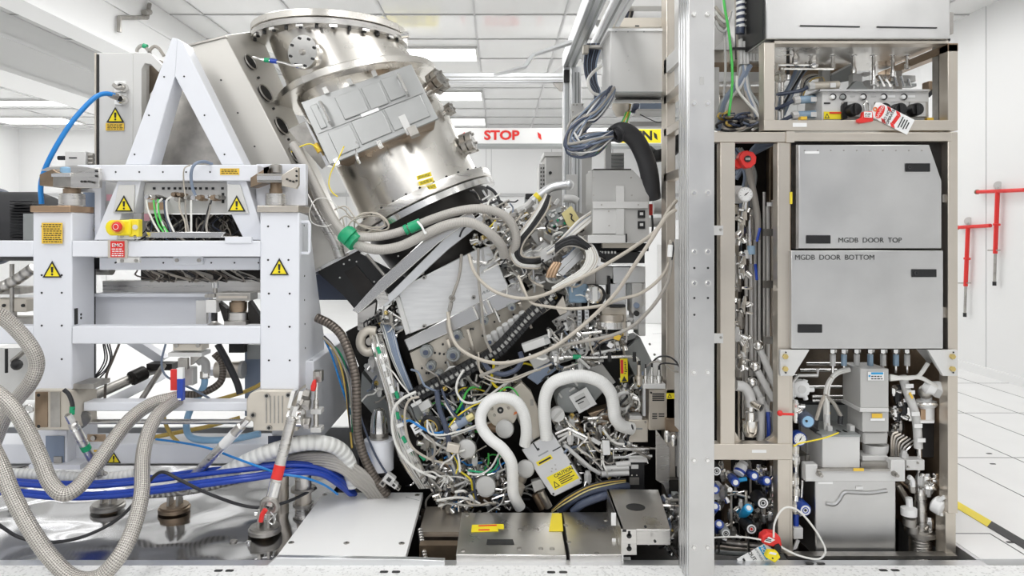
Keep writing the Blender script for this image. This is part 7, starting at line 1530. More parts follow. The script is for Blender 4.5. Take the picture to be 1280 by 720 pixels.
for k in range(4): part('top_fin', G().rect(764, 193 + k * 4.5, 780, 194.5 + k * 4.5, 4.19, .02), 'mgrey', gu)
t = thing('slotted_support', 'black slotted base rails under the grey power unit', 'base', P(775, 330, 4.08))
part('upper_slab', G().rect(742, 304, 811, 314, 4.1, .2), 'black', t, bev=.003); part('plate', G().rect(753, 304, 795, 310, 4.05, .05), 'beige', t); part('rail', G().rect(757, 315, 806, 329, 4.06, .2), 'black', t, bev=.003)
for k in range(6): part('tooth', G().rect(748 + k * 4, 314, 750 + k * 4, 317, 4.05, .02), 'lgrey', t)
t = thing('red_plug', 'small red plug with a dark lead behind the grey power unit', 'plug', P(814, 269, 4.15)); part('plug', G().rect(811.5, 255, 816, 269, 4.15, .03), 'red', t, bev=.003); part('lead', G().tube(tpts([(815, 269), (816, 282), (815, 294)], 4.15), .006, 7), 'rubber', t)
for i, (x0, y0, x1, y1) in enumerate(((816, 250, 832, 268), (812, 272, 832, 284))):
    single('white_fitting', G().cyl(P(x0, (y0 + y1) / 2, 4.6), P(x1, (y0 + y1) / 2, 4.6), (y1 - y0) / 2 * 4.6 / F), 'lgrey', 'white %s pipe coupling behind the grey power unit' % ('upper', 'lower')[i], 'coupling')
# machined tower below
mt_ = thing('machined_tower', 'machined aluminium tower with motor block and round base under the grey power unit', 'actuator', P(770, 420, 4.1))
for a in ((742, 333, 770, 356, 'grey'), (766, 333, 807, 354, 'alu'), (762, 347, 783, 381, 'alu'), (783, 347, 800, 372, 'mgrey'), (790, 354, 803, 392, 'grey'), (752, 384, 783, 402, 'beige'), (745, 398, 776, 402, 'dull'), (792, 382, 806, 404, 'alu'), (779, 397, 800, 412, 'lgrey'), (725, 330, 745, 356, 'dull'), (798, 352, 807, 420, 'lgrey')):
    part('block', G().rect(*a[:4], 4.12 + (a[0] % 5) * .012, .16), a[4], mt_, bev=.005)
part('black_slot', G().rect(760, 345, 763, 368, 4.1, .05), 'black', mt_); part('black_slot', G().rect(763, 381, 782, 384, 4.1, .05), 'black', mt_)
part('round_base', G().lathe(P(763, 411, 4.16), (0, 0, 1), [(0, .10), (.012, .125), (.05, .125), (.055, .10)], 30), 'bright', mt_); part('round_neck', G().lathe(P(763, 401, 4.16), (0, 0, 1), [(0, .08), (.04, .08)], 28), 'tan', mt_); part('foot_ring', G().lathe(P(763, 415, 4.16), (0, 0, 1), [(0, .10), (.02, .10)], 28), 'black', mt_)
part('hole', G().disc(796, 392, 4.1, 3.4, .02), 'ink', mt_); part('oval_hole', G().disc(796, 382, 4.1, 3.6, .02), 'bluegrey', mt_)
for x in (722, 731): 
    part('slotted_post', G().rect(x, 388, x + 5, 408, 4.08, .05), 'alu', mt_)
    for k in range(4): part('slot', G().rect(x + 1, 390 + k * 4.5, x + 4, 392 + k * 4.5, 4.075, .01), 'mgrey', mt_)
t = thing('blue_cover', 'pale blue translucent plastic cover left of the machined tower', 'cover', P(722, 380, 4.1)); part('cover', G().rect(711, 355, 735, 379, 4.08, .08), 'clear', t, bev=.012); part('inner_block', G().rect(714, 366, 733, 370, 4.12, .03), 'lgrey', t)
t = thing('wrapped_head', 'foil wrapped sensor head with black rim right of the blue cover', 'sensor', P(743, 382, 4.05)); part('foil', G().lathe(P(743, 369, 4.0), (0, 1, 0), [(0, .035), (.012, .05), (.06, .056), (.09, .05)], 11), 'bright', t); part('rim', G().lathe(P(744, 369, 4.06), (0, 1, 0), [(0, .06), (.04, .06)], 26), 'black', t); part('window', G().rect(740.5, 359, 747, 377, 3.995, .01), 'lgrey', t, bev=.002)
sk = thing('socket_plate', 'bright plate with five dark sockets in the middle of the module', 'plate', P(705, 408, 4.08)); part('plate', G().slab([(690, 402, 4.1), (700, 415, 4.1), (722, 402, 4.1), (718, 384, 4.1)], .03), 'lgrey', sk, bev=.003); part('beige_block', G().slab([(694, 384, 4.09), (700, 394, 4.09), (709, 390, 4.09), (704, 370, 4.09)], .03), 'tan', sk)
for x, y in ((695, 402), (703, 402.5), (699, 409.5), (712, 397.5), (719, 398), (716, 390)): s_ = part('socket', G().ring(P(x, y, 4.07), (0, 1, 0), .012, .005, 16, 6), 'dull', sk); part('bore', G().disc(x, y, 4.072, 1.9, .01), 'ink', s_)
# ------------------------------------------------------------------ helpers for dense machine detail
def inside(poly, x, y):
    c = False; j = len(poly) - 1
    for i in range(len(poly)):
        if (poly[i][1] > y) != (poly[j][1] > y) and x < (poly[j][0] - poly[i][0]) * (y - poly[i][1]) / (poly[j][1] - poly[i][1]) + poly[i][0]: c = not c
        j = i
    return c
def spots(poly, n):
    xs = [p[0] for p in poly]; ys = [p[1] for p in poly]; out = []
    while len(out) < n:
        x, y = random.uniform(min(xs), max(xs)), random.uniform(min(ys), max(ys))
        if inside(poly, x, y): out.append((x, y))
    return out
def tilt_block(parent, x, y, D, w, h, t_, deg, m, bev=.003, name='block'):
    a = math.radians(deg); c = P(x, y, D); s = D / F
    u = Vector((math.cos(a), 0, math.sin(a))); v = Vector((-math.sin(a), 0, math.cos(a)))
    A = [c + u * sx * w * s / 2 + v * sy * h * s / 2 for sx, sy in ((-1, -1), (1, -1), (1, 1), (-1, 1))]
    o = part(name, G().loft(A, [p + Vector((0, t_, 0)) for p in A]), m, parent, bev=bev)
    return o, c, u, v
def dense(parent, poly, seed, D0, D1, nb=0, nv=0, nt=0, nc=0, ns=0, deg=25, blocks=('lgrey', 'grey', 'dull', 'beige', 'alu', 'mgrey', 'tan', 'chrome'), cables=('wcable', 'bcable', 'gcable', 'wcable', 'bluegrey', 'rubber', 'bright'), clen=26):
    random.seed(seed)
    for x, y in spots(poly, nb):
        D = random.uniform(D0 + .06, D1); o, c, u, v = tilt_block(parent, x, y, D, random.uniform(4, 15), random.uniform(3, 9), random.uniform(.03, .09), deg + random.choice([0, 0, 90, -60, random.uniform(-30, 30)]), random.choice(blocks))
        if random.random() < .45: 
            q = c - Vector((0, .008, 0)); part('screw', G().lathe(q, (0, 1, 0), [(0, .006), (.01, .008)], 6), random.choice(['ink', 'dull', 'bright']), o)
    for x, y in spots(poly, nv): valve(parent, x, y, random.uniform(D0, D1), random.uniform(.8, 1.5), None, random.choice(['chrome', 'bright', 'lgrey', 'dull', 'chrome']))
    for x, y in spots(poly, nt):
        a = math.radians(random.choice([deg, deg, deg + 90, deg - 60, 90, 0]) + random.uniform(-8, 8)); L = random.uniform(8, 30); D = random.uniform(D0, D1)
        part('tube', G().tube(tpts([(x - math.cos(a) * L / 2, y + math.sin(a) * L / 2), (x + math.cos(a) * L / 2, y - math.sin(a) * L / 2)], D), random.uniform(.005, .010), 7, sm=False), random.choice(['bright', 'chrome', 'dull', 'lgrey']), parent)
    for x, y in spots(poly, nc):
        a = math.radians(random.uniform(0, 360)); D = random.uniform(D0 - .05, D1); pts = [(x, y, D)]; 
        for k in range(4):
            a += random.uniform(-.9, .9); L = random.uniform(.5, 1.1) * clen / 3
            x += math.cos(a) * L; y += math.sin(a) * L; pts.append((x, y, D + random.uniform(-.05, .03)))
        part('cable', G().tube(tpts(pts, D), random.uniform(.0035, .0075), 6, 5), random.choice(cables), parent)
    for x, y in spots(poly, ns): part('stud', G().lathe(P(x, y, random.uniform(D0, D1)), (random.uniform(-.5, .5), .7, random.uniform(-.5, .5)), [(0, .007), (.02, .009), (.02, .014), (.03, .014)], 6), random.choice(['bright', 'ink', 'dull', 'gold', 'lgrey']), parent)
# ------------------------------------------------------------------ upper tangle right of the vessel
ut_ = thing('sensor_cluster', 'tangle of plates, boards and fittings right of the vessel base', 'machine cluster', P(660, 360, 4.25))
part('back_plate', G().slab([(600, 335, 4.5), (740, 380, 4.5), (735, 270, 4.5), (680, 248, 4.5), (612, 290, 4.5)], .05), 'dull', ut_)
part('pale_plate', G().slab([(664, 294, 4.18), (676, 313, 4.18), (693, 302, 4.18), (682, 277, 4.18)], .02), 'lgrey', ut_); part('pale_plate', G().slab([(650, 318, 4.22), (662, 334, 4.22), (672, 325, 4.22), (664, 310, 4.22)], .02), 'paper', ut_)
jb = part('junction_box', G().slab([(667, 318, 4.05), (676, 331, 4.05), (697, 318.5, 4.05), (690, 305, 4.05)], .08), 'lgrey', ut_, bev=.004)
for x, y in ((679, 325), (691, 318)): part('screw', G().disc(x, y, 4.045, 1, .006, 8), 'ink', jb)
part('cable_clamp', G().slab([(663, 316, 4.08), (668, 322, 4.08), (686, 307, 4.08), (680, 302, 4.08)], .05), 'grey', ut_)
pcb = part('circuit_board', G().slab([(682, 266, 4.12), (694, 301, 4.12), (712, 292, 4.12), (700, 258, 4.12)], .02), 'mgrey', ut_)
random.seed(3)
for x, y in spots([(684, 266), (696, 300), (710, 291), (699, 260)], 26): tilt_block(pcb, x, y, 4.10, random.uniform(2, 6), random.uniform(1.5, 4), .02, 25, random.choice(['black', 'copper', 'lgrey', 'dark', 'brown', 'green', 'paper']), 0, 'chip')
gp = part('gold_plate', G().slab([(702, 267, 4.08), (712, 287, 4.08), (724, 273, 4.08), (714, 257, 4.08)], .012), 'yplate', ut_); part('swirl_mark', G().tube(tpts([(712, 267), (715, 269), (714, 273), (718, 277)], 4.075), .004, 6), 'ink', gp)
for a, b in (((690, 338), (723, 309)), ((698, 341), (727, 315))): part('flat_bar', G().slab([(a[0], a[1], 4.0), (a[0] + 6, a[1] + 4, 4.0), (b[0] + 3, b[1] + 5, 4.05), (b[0], b[1] - 2, 4.05)], .02), 'alu', ut_, bev=.002)
for k in range(3): part('brass_hose', G().tube(tpts([(684 + k * 4, 347), (687 + k * 4, 338), (694 + k * 3, 328)], 4.0), .012, 8), 'copper', ut_)
dense(ut_, [(600, 330), (720, 395), (738, 330), (735, 290), (712, 258), (690, 245), (640, 265), (606, 296)], 12, 4.08, 4.35, nb=70, nv=26, nt=60, nc=40, ns=40)
dense(thing('sensor_cluster', 'bright fittings and black cables crowding the right end of the vessel flange', 'machine cluster', P(615, 330, 4.3)), [(585, 262), (612, 240), (640, 262), (645, 330), (600, 340), (590, 300)], 5, 4.0, 4.3, nb=22, nv=12, nt=36, nc=26, ns=14, cables=('rubber', 'gcable', 'wcable', 'bcable', 'rubber'))
hose('black_strap', 'black cable arching down from the vessel flange behind the grey ducts', 'cable', 'rubber', [(608, 233, 4.1), (618, 240, 4.1), (625, 254, 4.1), (624, 268, 4.08), (616, 280, 4.08), (608, 286, 4.08)], 1.9, 4.1)
hose('yellow_ringed_line', 'yellow striped wire beside the black cable under the vessel flange', 'wire', 'haz', [(610, 286, 4.05), (616, 280, 4.05), (620, 274, 4.05)], 1, 4.05)
t = thing('foil_pipe', 'foil wrapped pipe with a yellow band left of the gantry post', 'pipe', P(690, 240, 4.3)); part('pipe', G().tube(tpts([(666, 251), (676, 243), (688, 235), (700, 232), (711, 231)], 4.3), .026, 12), 'alu', t); part('yellow_band', G().cyl(P(670, 248, 4.29), P(674, 244.5, 4.29), .029), 'haz', t); part('elbow', G().ball(P(711, 231, 4.3), .032), 'alu', t); part('lower_pipe', G().tube(tpts([(704, 248), (716, 249), (722, 252)], 4.3), .024, 12), 'lgrey', t)
t = thing('black_sensor', 'small black stepped sensor on a pale arm left of the foil pipe', 'sensor', P(660, 255, 4.4)); part('body', G().rect(657, 242, 668, 249, 4.35, .06), 'black', t, bev=.003); part('foot', G().rect(656, 246, 661, 258, 4.36, .05), 'mgrey', t); part('arm', G().tube(tpts([(640, 268), (658, 258), (666, 250)], 4.35), .022, 9), 'lgrey', t)
for k, (lab, m, o, r) in enumerate((('thick black cable curving in a C below the foil pipe', 'black', 0, 2.6), ('thick black cable inside the C of cables below the foil pipe', 'rubber', 3.2, 1.8), ('outer white cable of the C of cables below the foil pipe', 'wcable', -3.6, 1.3), ('outer grey cable of the C of cables below the foil pipe', 'lgrey', -5.6, 1.2), ('inner pale cable of the C of cables below the foil pipe', 'bcable', 6, 1.2), ('outermost beige cable of the C of cables below the foil pipe', 'bcable', -7.6, 1.1))):
    hose('curved_cable', lab, 'cable', m, [(686 + o * .4, 244 + o * .2, 4.0), (678 + o, 262, 3.98), (664 + o * .9, 283 + o * .2, 3.97), (650 + o, 301, 3.96), (645 + o, 316, 3.96), (652 + o * .7, 326 - o * .8, 3.97), (668, 328 - o, 3.99), (675, 327 - o, 4.03)], r, 3.97, 'C shaped cables below the foil pipe')
t = thing('cable_bundle', 'bundle of white cables running from the power unit down to the junction box', 'cable bundle', P(722, 300, 4.05)); random.seed(9)
for k in range(16):
    o = random.uniform(-6, 6); part('cable', G().tube(tpts([(742 + random.uniform(-2, 2), 268 + o, 4.05), (728 + o * .6, 280 + o, 4.0), (712 + o * .5, 294 + o * .7, 3.98), (697, 307 + o * .8, 4.0), (684, 316 + o * .5, 4.03)], 4.0), random.uniform(.003, .006), 6, 5), random.choice(['wcable', 'wcable', 'lgrey', 'bcable', 'bluegrey']), t)
t = thing('cable_bundle', 'fan of white cables curving down right of the flat aluminium bars', 'cable bundle', P(730, 345, 4.0))
for k in range(15):
    o = k * 1.3 - 8; part('cable', G().tube(tpts([(726 + o * .4, 296 + o * .3, 4.02), (735 + o * .7, 308, 3.98), (740 + o * .8, 322 + o * .3, 3.96), (732 + o * .6, 338 + o * .3, 3.95), (712 + o * .5, 351 + o * .3, 3.95), (690, 362 + o * .3, 3.97)], 4.0), random.uniform(.003, .0055), 6, 5), random.choice(['wcable', 'wcable', 'bcable', 'lgrey']), t)
t = thing('cable_bundle', 'black cables bridging from the junction box to the black base rails', 'cable bundle', P(720, 305, 4.0))
for k in range(9):
    o = k * 1.5 - 6; part('cable', G().tube(tpts([(694, 312 + o, 3.99), (706, 304 + o * .8, 3.97), (720, 302 + o, 3.96), (738, 312 + o * .6, 3.98), (756, 322 + o * .3, 4.02)], 4.0), .005 if k % 3 else .008, 6, 5), random.choice(['black', 'rubber', 'rubber', 'gcable']), t)
# ------------------------------------------------------------------ left lower bundle
lb = thing('cable_bundle', 'bundle of slate and white cables falling left of the beige plate', 'cable bundle', P(490, 500, 4.05)); random.seed(17)
for k in range(20):
    o = random.uniform(-7, 7); part('cable', G().tube(tpts([(482 + o, 405, 4.12), (487 + o, 420, 4.06), (494 + o * .9, 445, 4.03), (504 + o * .7, 470, 4.02), (514 + o * .6, 492, 4.05), (520 + o, 510, 4.1)], 4.05), random.uniform(.004, .0075), 6, 5), random.choice(['bluegrey', 'navy', 'bluegrey', 'wcable', 'lgrey', 'bluegrey', 'mgrey']), lb)
tb_ = thing('tube_bundle', 'bundle of thin steel tubes with green labels dropping left of the cable chain', 'tube bundle', P(490, 560, 4.0)); random.seed(18)
for k in range(16):
    o = random.uniform(-9, 9); part('tube', G().tube(tpts([(470 + o * .8, 418, 4.08), (476 + o, 440, 4.0), (484 + o * .9, 470, 3.98), (492 + o * .7, 505, 3.98), (500 + o, 540, 4.0), (514 + o * 1.4, 575, 4.02), (534 + o, 610, 4.06)], 4.0), random.uniform(.004, .008), 6, 5), random.choice(['bright', 'chrome', 'wcable', 'bcable', 'lgrey', 'gcable', 'chrome']), tb_)
for x, y, a in ((473, 438, -70), (496, 494, -70), (497, 520, -80), (528, 572, -50), (505, 550, -60), (480, 460, -75)): tilt_block(tb_, x, y, 3.95, 9, 4, .02, a, 'green' if x != 480 else 'paper', .002, 'label')
for x, y, a in ((486, 476, -72), (490, 487, -72), (500, 532, 20), (513, 563, 30)): tilt_block(tb_, x, y, 3.94, 9, 4.5, .02, a, 'paper', .002, 'cable_tie')
part('white_loop', G().tube(tpts([(520, 490), (505, 497), (494, 508), (490, 525), (492, 545), (500, 565), (518, 585), (545, 598)], 3.92), .008, 8), 'wcable', tb_); part('white_loop', G().tube(tpts([(524, 496), (512, 500), (506, 515), (508, 540), (516, 560), (540, 575), (566, 580)], 3.92), .007, 8), 'bcable', tb_)
t = thing('horseshoe_bracket', 'pale horseshoe shaped bracket under the ring frame', 'bracket', P(457, 425, 4.1)); part('horseshoe', G().tube(tpts([(470, 414), (460, 413), (452, 420), (451, 432), (458, 440), (468, 438)], 4.08), .026, 10), 'beige', t); part('core', G().disc(462, 427, 4.08, 5, .04), 'dull', t)
t = thing('wire_basket', 'small black wire basket under the ring frame', 'basket', P(468, 408, 4.1))
for k in range(5): part('hoop', G().tube(tpts([(456 + k * 4.5, 412 - k * 2.4), (455 + k * 4.5, 404 - k * 2.4), (459 + k * 4.5, 400 - k * 2.4)], 4.08), .004, 6), 'black', t)
part('rim', G().tube(tpts([(454, 404), (478, 392)], 4.08), .004, 6, sm=False), 'black', t); part('rim', G().tube(tpts([(456, 412), (480, 399)], 4.08), .004, 6, sm=False), 'black', t)
dense(thing('mounting_rail', 'white perforated mounting rail slanting left of the tube bundle', 'rail', P(480, 490, 4.2)), [(452, 462), (472, 448), (520, 520), (505, 530)], 41, 4.1, 4.25, nb=12, nv=4, nt=8, nc=4, ns=18, deg=-50, blocks=('lgrey', 'white', 'grey', 'mgrey'))
dense(thing('sensor_cluster', 'small bolts and blocks between the ring frame and the silver block', 'machine cluster', P(490, 400, 4.15)), [(470, 395), (497, 362), (508, 410), (488, 430)], 42, 4.08, 4.2, nb=10, nv=8, nt=6, nc=5, ns=20, deg=30)
# ------------------------------------------------------------------ centre wiring under the chain
cw = thing('wiring_nest', 'nest of cables and small valves between the cable chain and the left white hose', 'wiring', P(570, 560, 4.1))
dense(cw, [(510, 505), (600, 462), (640, 455), (652, 490), (600, 500), (590, 560), (640, 620), (560, 632), (530, 580)], 51, 3.98, 4.3, nb=38, nv=34, nt=48, nc=66, ns=30, deg=28, cables=('wcable', 'bcable', 'gcable', 'wcable', 'navy', 'bluegrey', 'lgreen', 'haz', 'wcable', 'bline', 'rubber'), clen=48)
cw2 = thing('wiring_nest', 'dark lower nest of steel fittings and wires above the slotted pit cover', 'wiring', P(590, 632, 4.1))
dense(cw2, [(535, 580), (590, 560), (640, 590), (648, 634), (545, 636)], 52, 3.95, 4.25, nb=34, nv=40, nt=50, nc=44, ns=30, deg=20, blocks=('dull', 'mgrey', 'chrome', 'tan', 'lgrey', 'brown', 'black'), clen=36)
for k, (m, lab, pts, r) in enumerate((
        ('navy', 'navy cable loop bulging below the cable chain right of centre', [(604, 452), (612, 462), (628, 468), (645, 462), (652, 450), (650, 440)], 3.2), ('navy', 'navy cable falling from the cable chain to the motors', [(546, 488), (549, 510), (556, 530), (560, 545), (562, 562)], 3.4),
        ('navy', 'thin navy cable falling beside the thick navy one', [(552, 486), (560, 506), (572, 522), (590, 530)], 1.6), ('wcable', 'white cable sagging in a wide U below the cable chain', [(580, 462), (572, 476), (571, 490), (580, 502), (596, 503), (612, 494), (634, 478), (655, 468), (672, 462)], 1.5),
        ('bcable', 'beige cable swinging under the chain to the right white hose', [(596, 446), (600, 462), (614, 472), (634, 475), (660, 466), (676, 462)], 1.3), ('bcable', 'second beige cable swinging under the chain to the right white hose', [(598, 440), (601, 466), (618, 477), (640, 476), (668, 464), (690, 455)], 1.1),
        ('lgreen', 'green wire circling the beige flange inside the left white hose', [(606, 528), (610, 510), (620, 494), (634, 484), (645, 490), (652, 506)], 1.0), ('green', 'green and white wire lying over the fittings below the round motors', [(585, 588), (600, 590), (614, 589), (622, 580), (622, 572)], 1.3),
        ('wcable', 'white wire running along the green wire below the round motors', [(585, 592), (600, 593), (614, 584), (624, 566)], 1.2), ('haz', 'yellow wire slanting to the round motors under the chain', [(560, 535), (572, 520), (590, 508), (604, 502)], 1.0), ('haz', 'second yellow wire slanting beside the first under the chain', [(558, 545), (562, 560), (572, 580), (570, 592)], .9),
        ('wcable', 'white cable curving past the black ring to the left white hose', [(534, 525), (536, 540), (550, 544), (575, 539), (600, 530)], 1.3), ('wcable', 'second white cable curving past the black ring below the first', [(536, 528), (545, 546), (562, 546), (585, 538), (604, 532)], 1.1), ('navy', 'thin blue cable dropping below the grey capped motor', [(592, 595), (593, 612), (596, 628)], 1.3),
        ('wcable', 'white tube lying along the top of the slotted pit cover', [(546, 626), (560, 623), (575, 622), (588, 624), (600, 630)], 1.6), ('wcable', 'white tube lying below the first along the slotted pit cover', [(548, 633), (562, 629), (584, 632), (612, 631)], 1.4))):
    hose('loose_wire', lab, 'wire', m, [(x, y, 3.93 - (k % 3) * .01) for x, y in pts], r, 3.93, n=8)
for lab, x, y, r, bx, by, m in (('round grey capped motor inside the upper turn of the left white hose', 631, 536, 10.5, 612, 533, 'copper'), ('round grey capped motor with a cream plug left of the left white hose', 583.5, 561, 11, 572, 547, 'dull'), ('round grey capped motor standing on a tan body below the green wire', 607, 608, 12, 606, 624, 'copper'), ('round grey capped motor right of the lower end of the left white hose', 657, 586, 10, 652, 600, 'beige')):
    t = thing('capped_motor', lab, 'motor', P(x, y + r, 3.95)); B = P(bx, by, 4.02); d = P(x, y, 3.9) - B
    part('cap', G().lathe(P(x, y, 3.9), (.15 * (1 if bx < x else -1), 1, -.2), [(0, r * .86 * 3.9 / F), (.004, r * 3.9 / F), (.04, r * 3.9 / F)], 26), 'grey', t); part('body', G().cyl(B, P(x, y, 3.95), r * .62 * 3.95 / F, n=18), m, t); part('band', G().ring(P(x, y, 3.94), (.15, 1, -.2), r * 1.02 * 3.95 / F, .004, 24, 6), 'lgrey', t)
t = thing('cream_plug', 'cream coloured plug in front of the round motor left of the white hose', 'plug', P(566, 566, 3.88)); tilt_block(t, 566, 561, 3.87, 16, 11, .04, -12, 'beige', .005, 'body'); part('lead', G().tube(tpts([(572, 567), (574, 578), (575, 590)], 3.88), .006, 7), 'wcable', t)
t = thing('beige_flange', 'beige round flange with a black hole and orange mark inside the left white hose', 'flange', P(628, 533, 3.95)); part('disc', G().disc(628, 516, 3.95, 19, .06, 30), 'beige', t, bev=.003); part('black_hole', G().disc(625.5, 513, 3.945, 4, .01), 'ink', t); part('hub', G().disc(625.5, 513, 3.94, 1.4, .01), 'dull', t); part('orange_mark', G().poly([(642, 519), (647, 516.5), (648.5, 513.5), (643, 515.5)], 3.943, .003), 'orange', t)
for x, y in ((615, 511), (618, 519), (635.5, 510)): part('hole', G().ring(P(x, y, 3.945), (0, 1, 0), .006, .002, 14, 5), 'dull', t)
t = thing('beige_cover', 'beige slanted cover plate between the two white hoses', 'cover', P(665, 540, 4.0)); part('plate', G().slab([(640, 487, 4.02), (652, 478, 4.02), (664, 490, 4.02), (684, 540, 4.02), (664, 552, 4.02)], .06), 'beige', t, bev=.004); part('tool_mark', G().rect(663, 500, 667, 507, 4.005, .006), 'dull', t); part('edge', G().slab([(634, 492, 4.04), (640, 487, 4.0), (664, 552, 4.0), (660, 556, 4.04)], .02), 'lgrey', t)
t = thing('rotary_control', 'dusty grey round knob at the foot of the right white hose', 'knob', P(698, 532, 3.95)); part('cap', G().disc(697, 519, 3.93, 9, .05, 24), 'lgrey', t, bev=.004); part('bar', G().slab([(691, 524, 3.925), (693, 526, 3.925), (703, 514.5, 3.925), (701, 512.5, 3.925)], .004), 'grey', t)
t = thing('black_ring', 'black cable ring with gold lining left of the round motors', 'ring', P(538, 545, 4.0)); part('ring', G().ring(P(539, 533, 3.98), (.5, 1, .3), .055, .014, 26, 8), 'rubber', t); part('lining', G().ring(P(539, 533, 3.97), (.5, 1, .3), .04, .006, 24, 6), 'ybrown', t)
t = thing('code_plate', 'small white printed plate on the dark bracket below the cable chain', 'plate', P(521, 540, 3.95)); o, c, u, v = tilt_block(t, 520.5, 535, 3.93, 11, 13, .02, 30, 'paper', .001, 'plate'); tilt_block(o, 520, 534, 3.925, 6, 1.5, .004, 30, 'ink', 0, 'print'); tilt_block(o, 521.5, 537, 3.925, 6, 1.2, .004, 30, 'ink', 0, 'print')
t = thing('dark_bracket', 'dark bracket with white blocks hanging under the left end of the chain', 'bracket', P(525, 530, 4.05)); tilt_block(t, 525, 515, 4.05, 22, 26, .05, 28, 'mgrey', .004, 'plate'); tilt_block(t, 531, 507, 4.0, 15, 10, .04, 28, 'lgrey', .003, 'white_block'); tilt_block(t, 520, 505, 3.98, 14, 4, .03, 28, 'paper', .002, 'white_block')
t = thing('valve_terminal', 'silver valve terminal at the upper right corner of the white floor cover', 'valve', P(488, 612, 3.95)); 
for x, y, w, h in ((486, 600, 13, 11), (492, 607, 9, 6), (478, 605, 8, 7), (497, 611, 6, 4)): o, c, u, v = tilt_block(t, x, y, 3.96, w, h, .05, -38, 'lgrey' if w > 8 else 'dull', .003); tilt_block(o, x, y, 3.95, w * .4, h * .4, .01, -38, 'ink', 0, 'window')
t = thing('blue_plug', 'slate blue round plug with clear end slanting below the cable chain', 'plug', P(578, 528, 3.92)); part('grip', G().cyl(P(572, 531, 3.92), P(584, 524, 3.92), .024), 'bluegrey', t); part('clear_end', G().cyl(P(565, 536, 3.92), P(572, 531, 3.92), .018), 'lgrey', t); part('nut', G().cyl(P(584, 524, 3.92), P(592, 519, 3.92), .020, n=6), 'yplate', t)
# ------------------------------------------------------------------ right of centre
rc = thing('instrument_box', 'pale grey instrument box with a round cap right of the cable chain', 'box', P(670, 441, 3.95)); part('body', G().slab([(652, 432, 3.95), (655.5, 441, 3.95), (689, 429, 3.95), (685, 420, 3.95)], .08), 'lgrey', rc, bev=.004); part('end_cap', G().disc(684, 426.5, 3.945, 3.6, .02), 'grey', rc); part('dark_end', G().slab([(680, 422, 3.948), (682, 431, 3.948), (689, 429, 3.948), (685.5, 420, 3.948)], .004), 'mgrey', rc); part('lower_box', G().slab([(660, 448, 4.0), (668, 462, 4.0), (688, 452, 4.0), (682, 441, 4.0)], .08), 'grey', rc, bev=.004)
t = thing('blue_fin', 'polished blue tinted fin below the beige cables right of the chain', 'fin', P(680, 480, 4.0)); part('blade', G().slab([(659, 472, 4.0), (672, 481, 4.0), (696, 462, 4.0), (690, 453, 4.0), (672, 460, 4.0)], .02), 'bluegrey', t, bev=.003); part('slot', G().slab([(676, 476, 3.995), (682, 474, 3.995), (688, 468, 3.995), (682, 470, 3.995)], .004), 'ink', t)
hose('silver_line', 'silver and white line with a green sleeve running level to the danger tag', 'line', 'bright', [(690, 447, 3.98), (715, 446, 3.98), (740, 447, 3.98), (770, 446, 3.98), (790, 446, 3.98), (798, 452, 3.98), (800, 470, 3.98)], 2.0, 3.98, n=10)
t = thing('line_sleeve', 'green sleeve and dark clips on the silver line', 'sleeve', P(722, 448, 3.97)); part('green_sleeve', G().cyl(P(716, 446, 3.975), P(726, 446.3, 3.975), .013), 'green', t)
for x in (762, 793): part('clip', G().cyl(P(x, 440, 3.97), P(x, 452, 3.97), .010), 'ink', t)
mr_ = thing('fitting_cluster', 'silver fittings and brackets between the socket plate and the slate box', 'machine cluster', P(730, 440, 4.05))
dense(mr_, [(690, 405), (740, 410), (790, 415), (778, 432), (735, 460), (700, 465), (672, 445)], 61, 3.95, 4.15, nb=38, nv=16, nt=40, nc=18, ns=22, deg=15, blocks=('lgrey', 'grey', 'chrome', 'mgrey', 'alu', 'dull', 'paper'))
part('gold_box', G().slab([(767, 424, 3.98), (774, 426, 3.98), (777, 420, 3.98), (769, 418, 3.98)], .03), 'amber', mr_, bev=.002); part('white_cube', G().slab([(759, 433, 3.97), (764, 436, 3.97), (768, 431, 3.97), (762, 428, 3.97)], .03), 'paper', mr_, bev=.002)
for k in range(6): part('dark_cable', G().tube(tpts([(735 + k, 448 - k), (748, 432 - k * 1.5), (765, 424 - k), (782, 421 + k * .5)], 4.0), .006, 6), ['rubber', 'gcable', 'brown', 'rubber', 'gcable', 'navy'][k], mr_)
tm = thing('tube_manifold', 'manifold of paired silver tubes right of the caution box', 'manifold', P(745, 600, 3.98))
for pts, r in (([(694, 542), (710, 535), (732, 545), (752, 554)], 2.0), ([(697, 546), (712, 540), (730, 549)], 1.8), ([(705, 556), (712, 562), (738, 585), (750, 592)], 2.6), ([(722, 559), (736, 570), (747, 581), (754, 590)], 2.4), ([(735, 546), (728, 553), (722, 559), (734, 568)], 2.2), ([(763, 561), (812, 561)], 2.6), ([(752, 553), (752, 583)], 1.6), ([(767, 563), (767, 583)], 1.4), ([(737, 564), (752, 563)], 1.6), ([(767, 572), (815, 570)], 1.6), ([(780, 571), (796, 565), (806, 566)], 1.4), ([(708, 526), (722, 538)], 1.4), ([(698, 552), (715, 540)], 1.5), ([(760, 535), (775, 520), (770, 545)], 1.2), ([(733, 552), (739, 565), (745, 575)], 1.2)):
    part('tube', G().tube(tpts(pts, 3.96), r * 3.96 / F, 9, sm=False), random.choice(['bright', 'chrome', 'bright', 'lgrey']), tm)
for x0, y0, x1, y1 in ((752, 593, 786, 591), (756, 586, 786, 584), (770, 581, 788, 579)): part('sleeve', G().tube(tpts([(x0, y0), (x1, y1)], 3.93), .016, 10, sm=False), 'lgrey', tm)
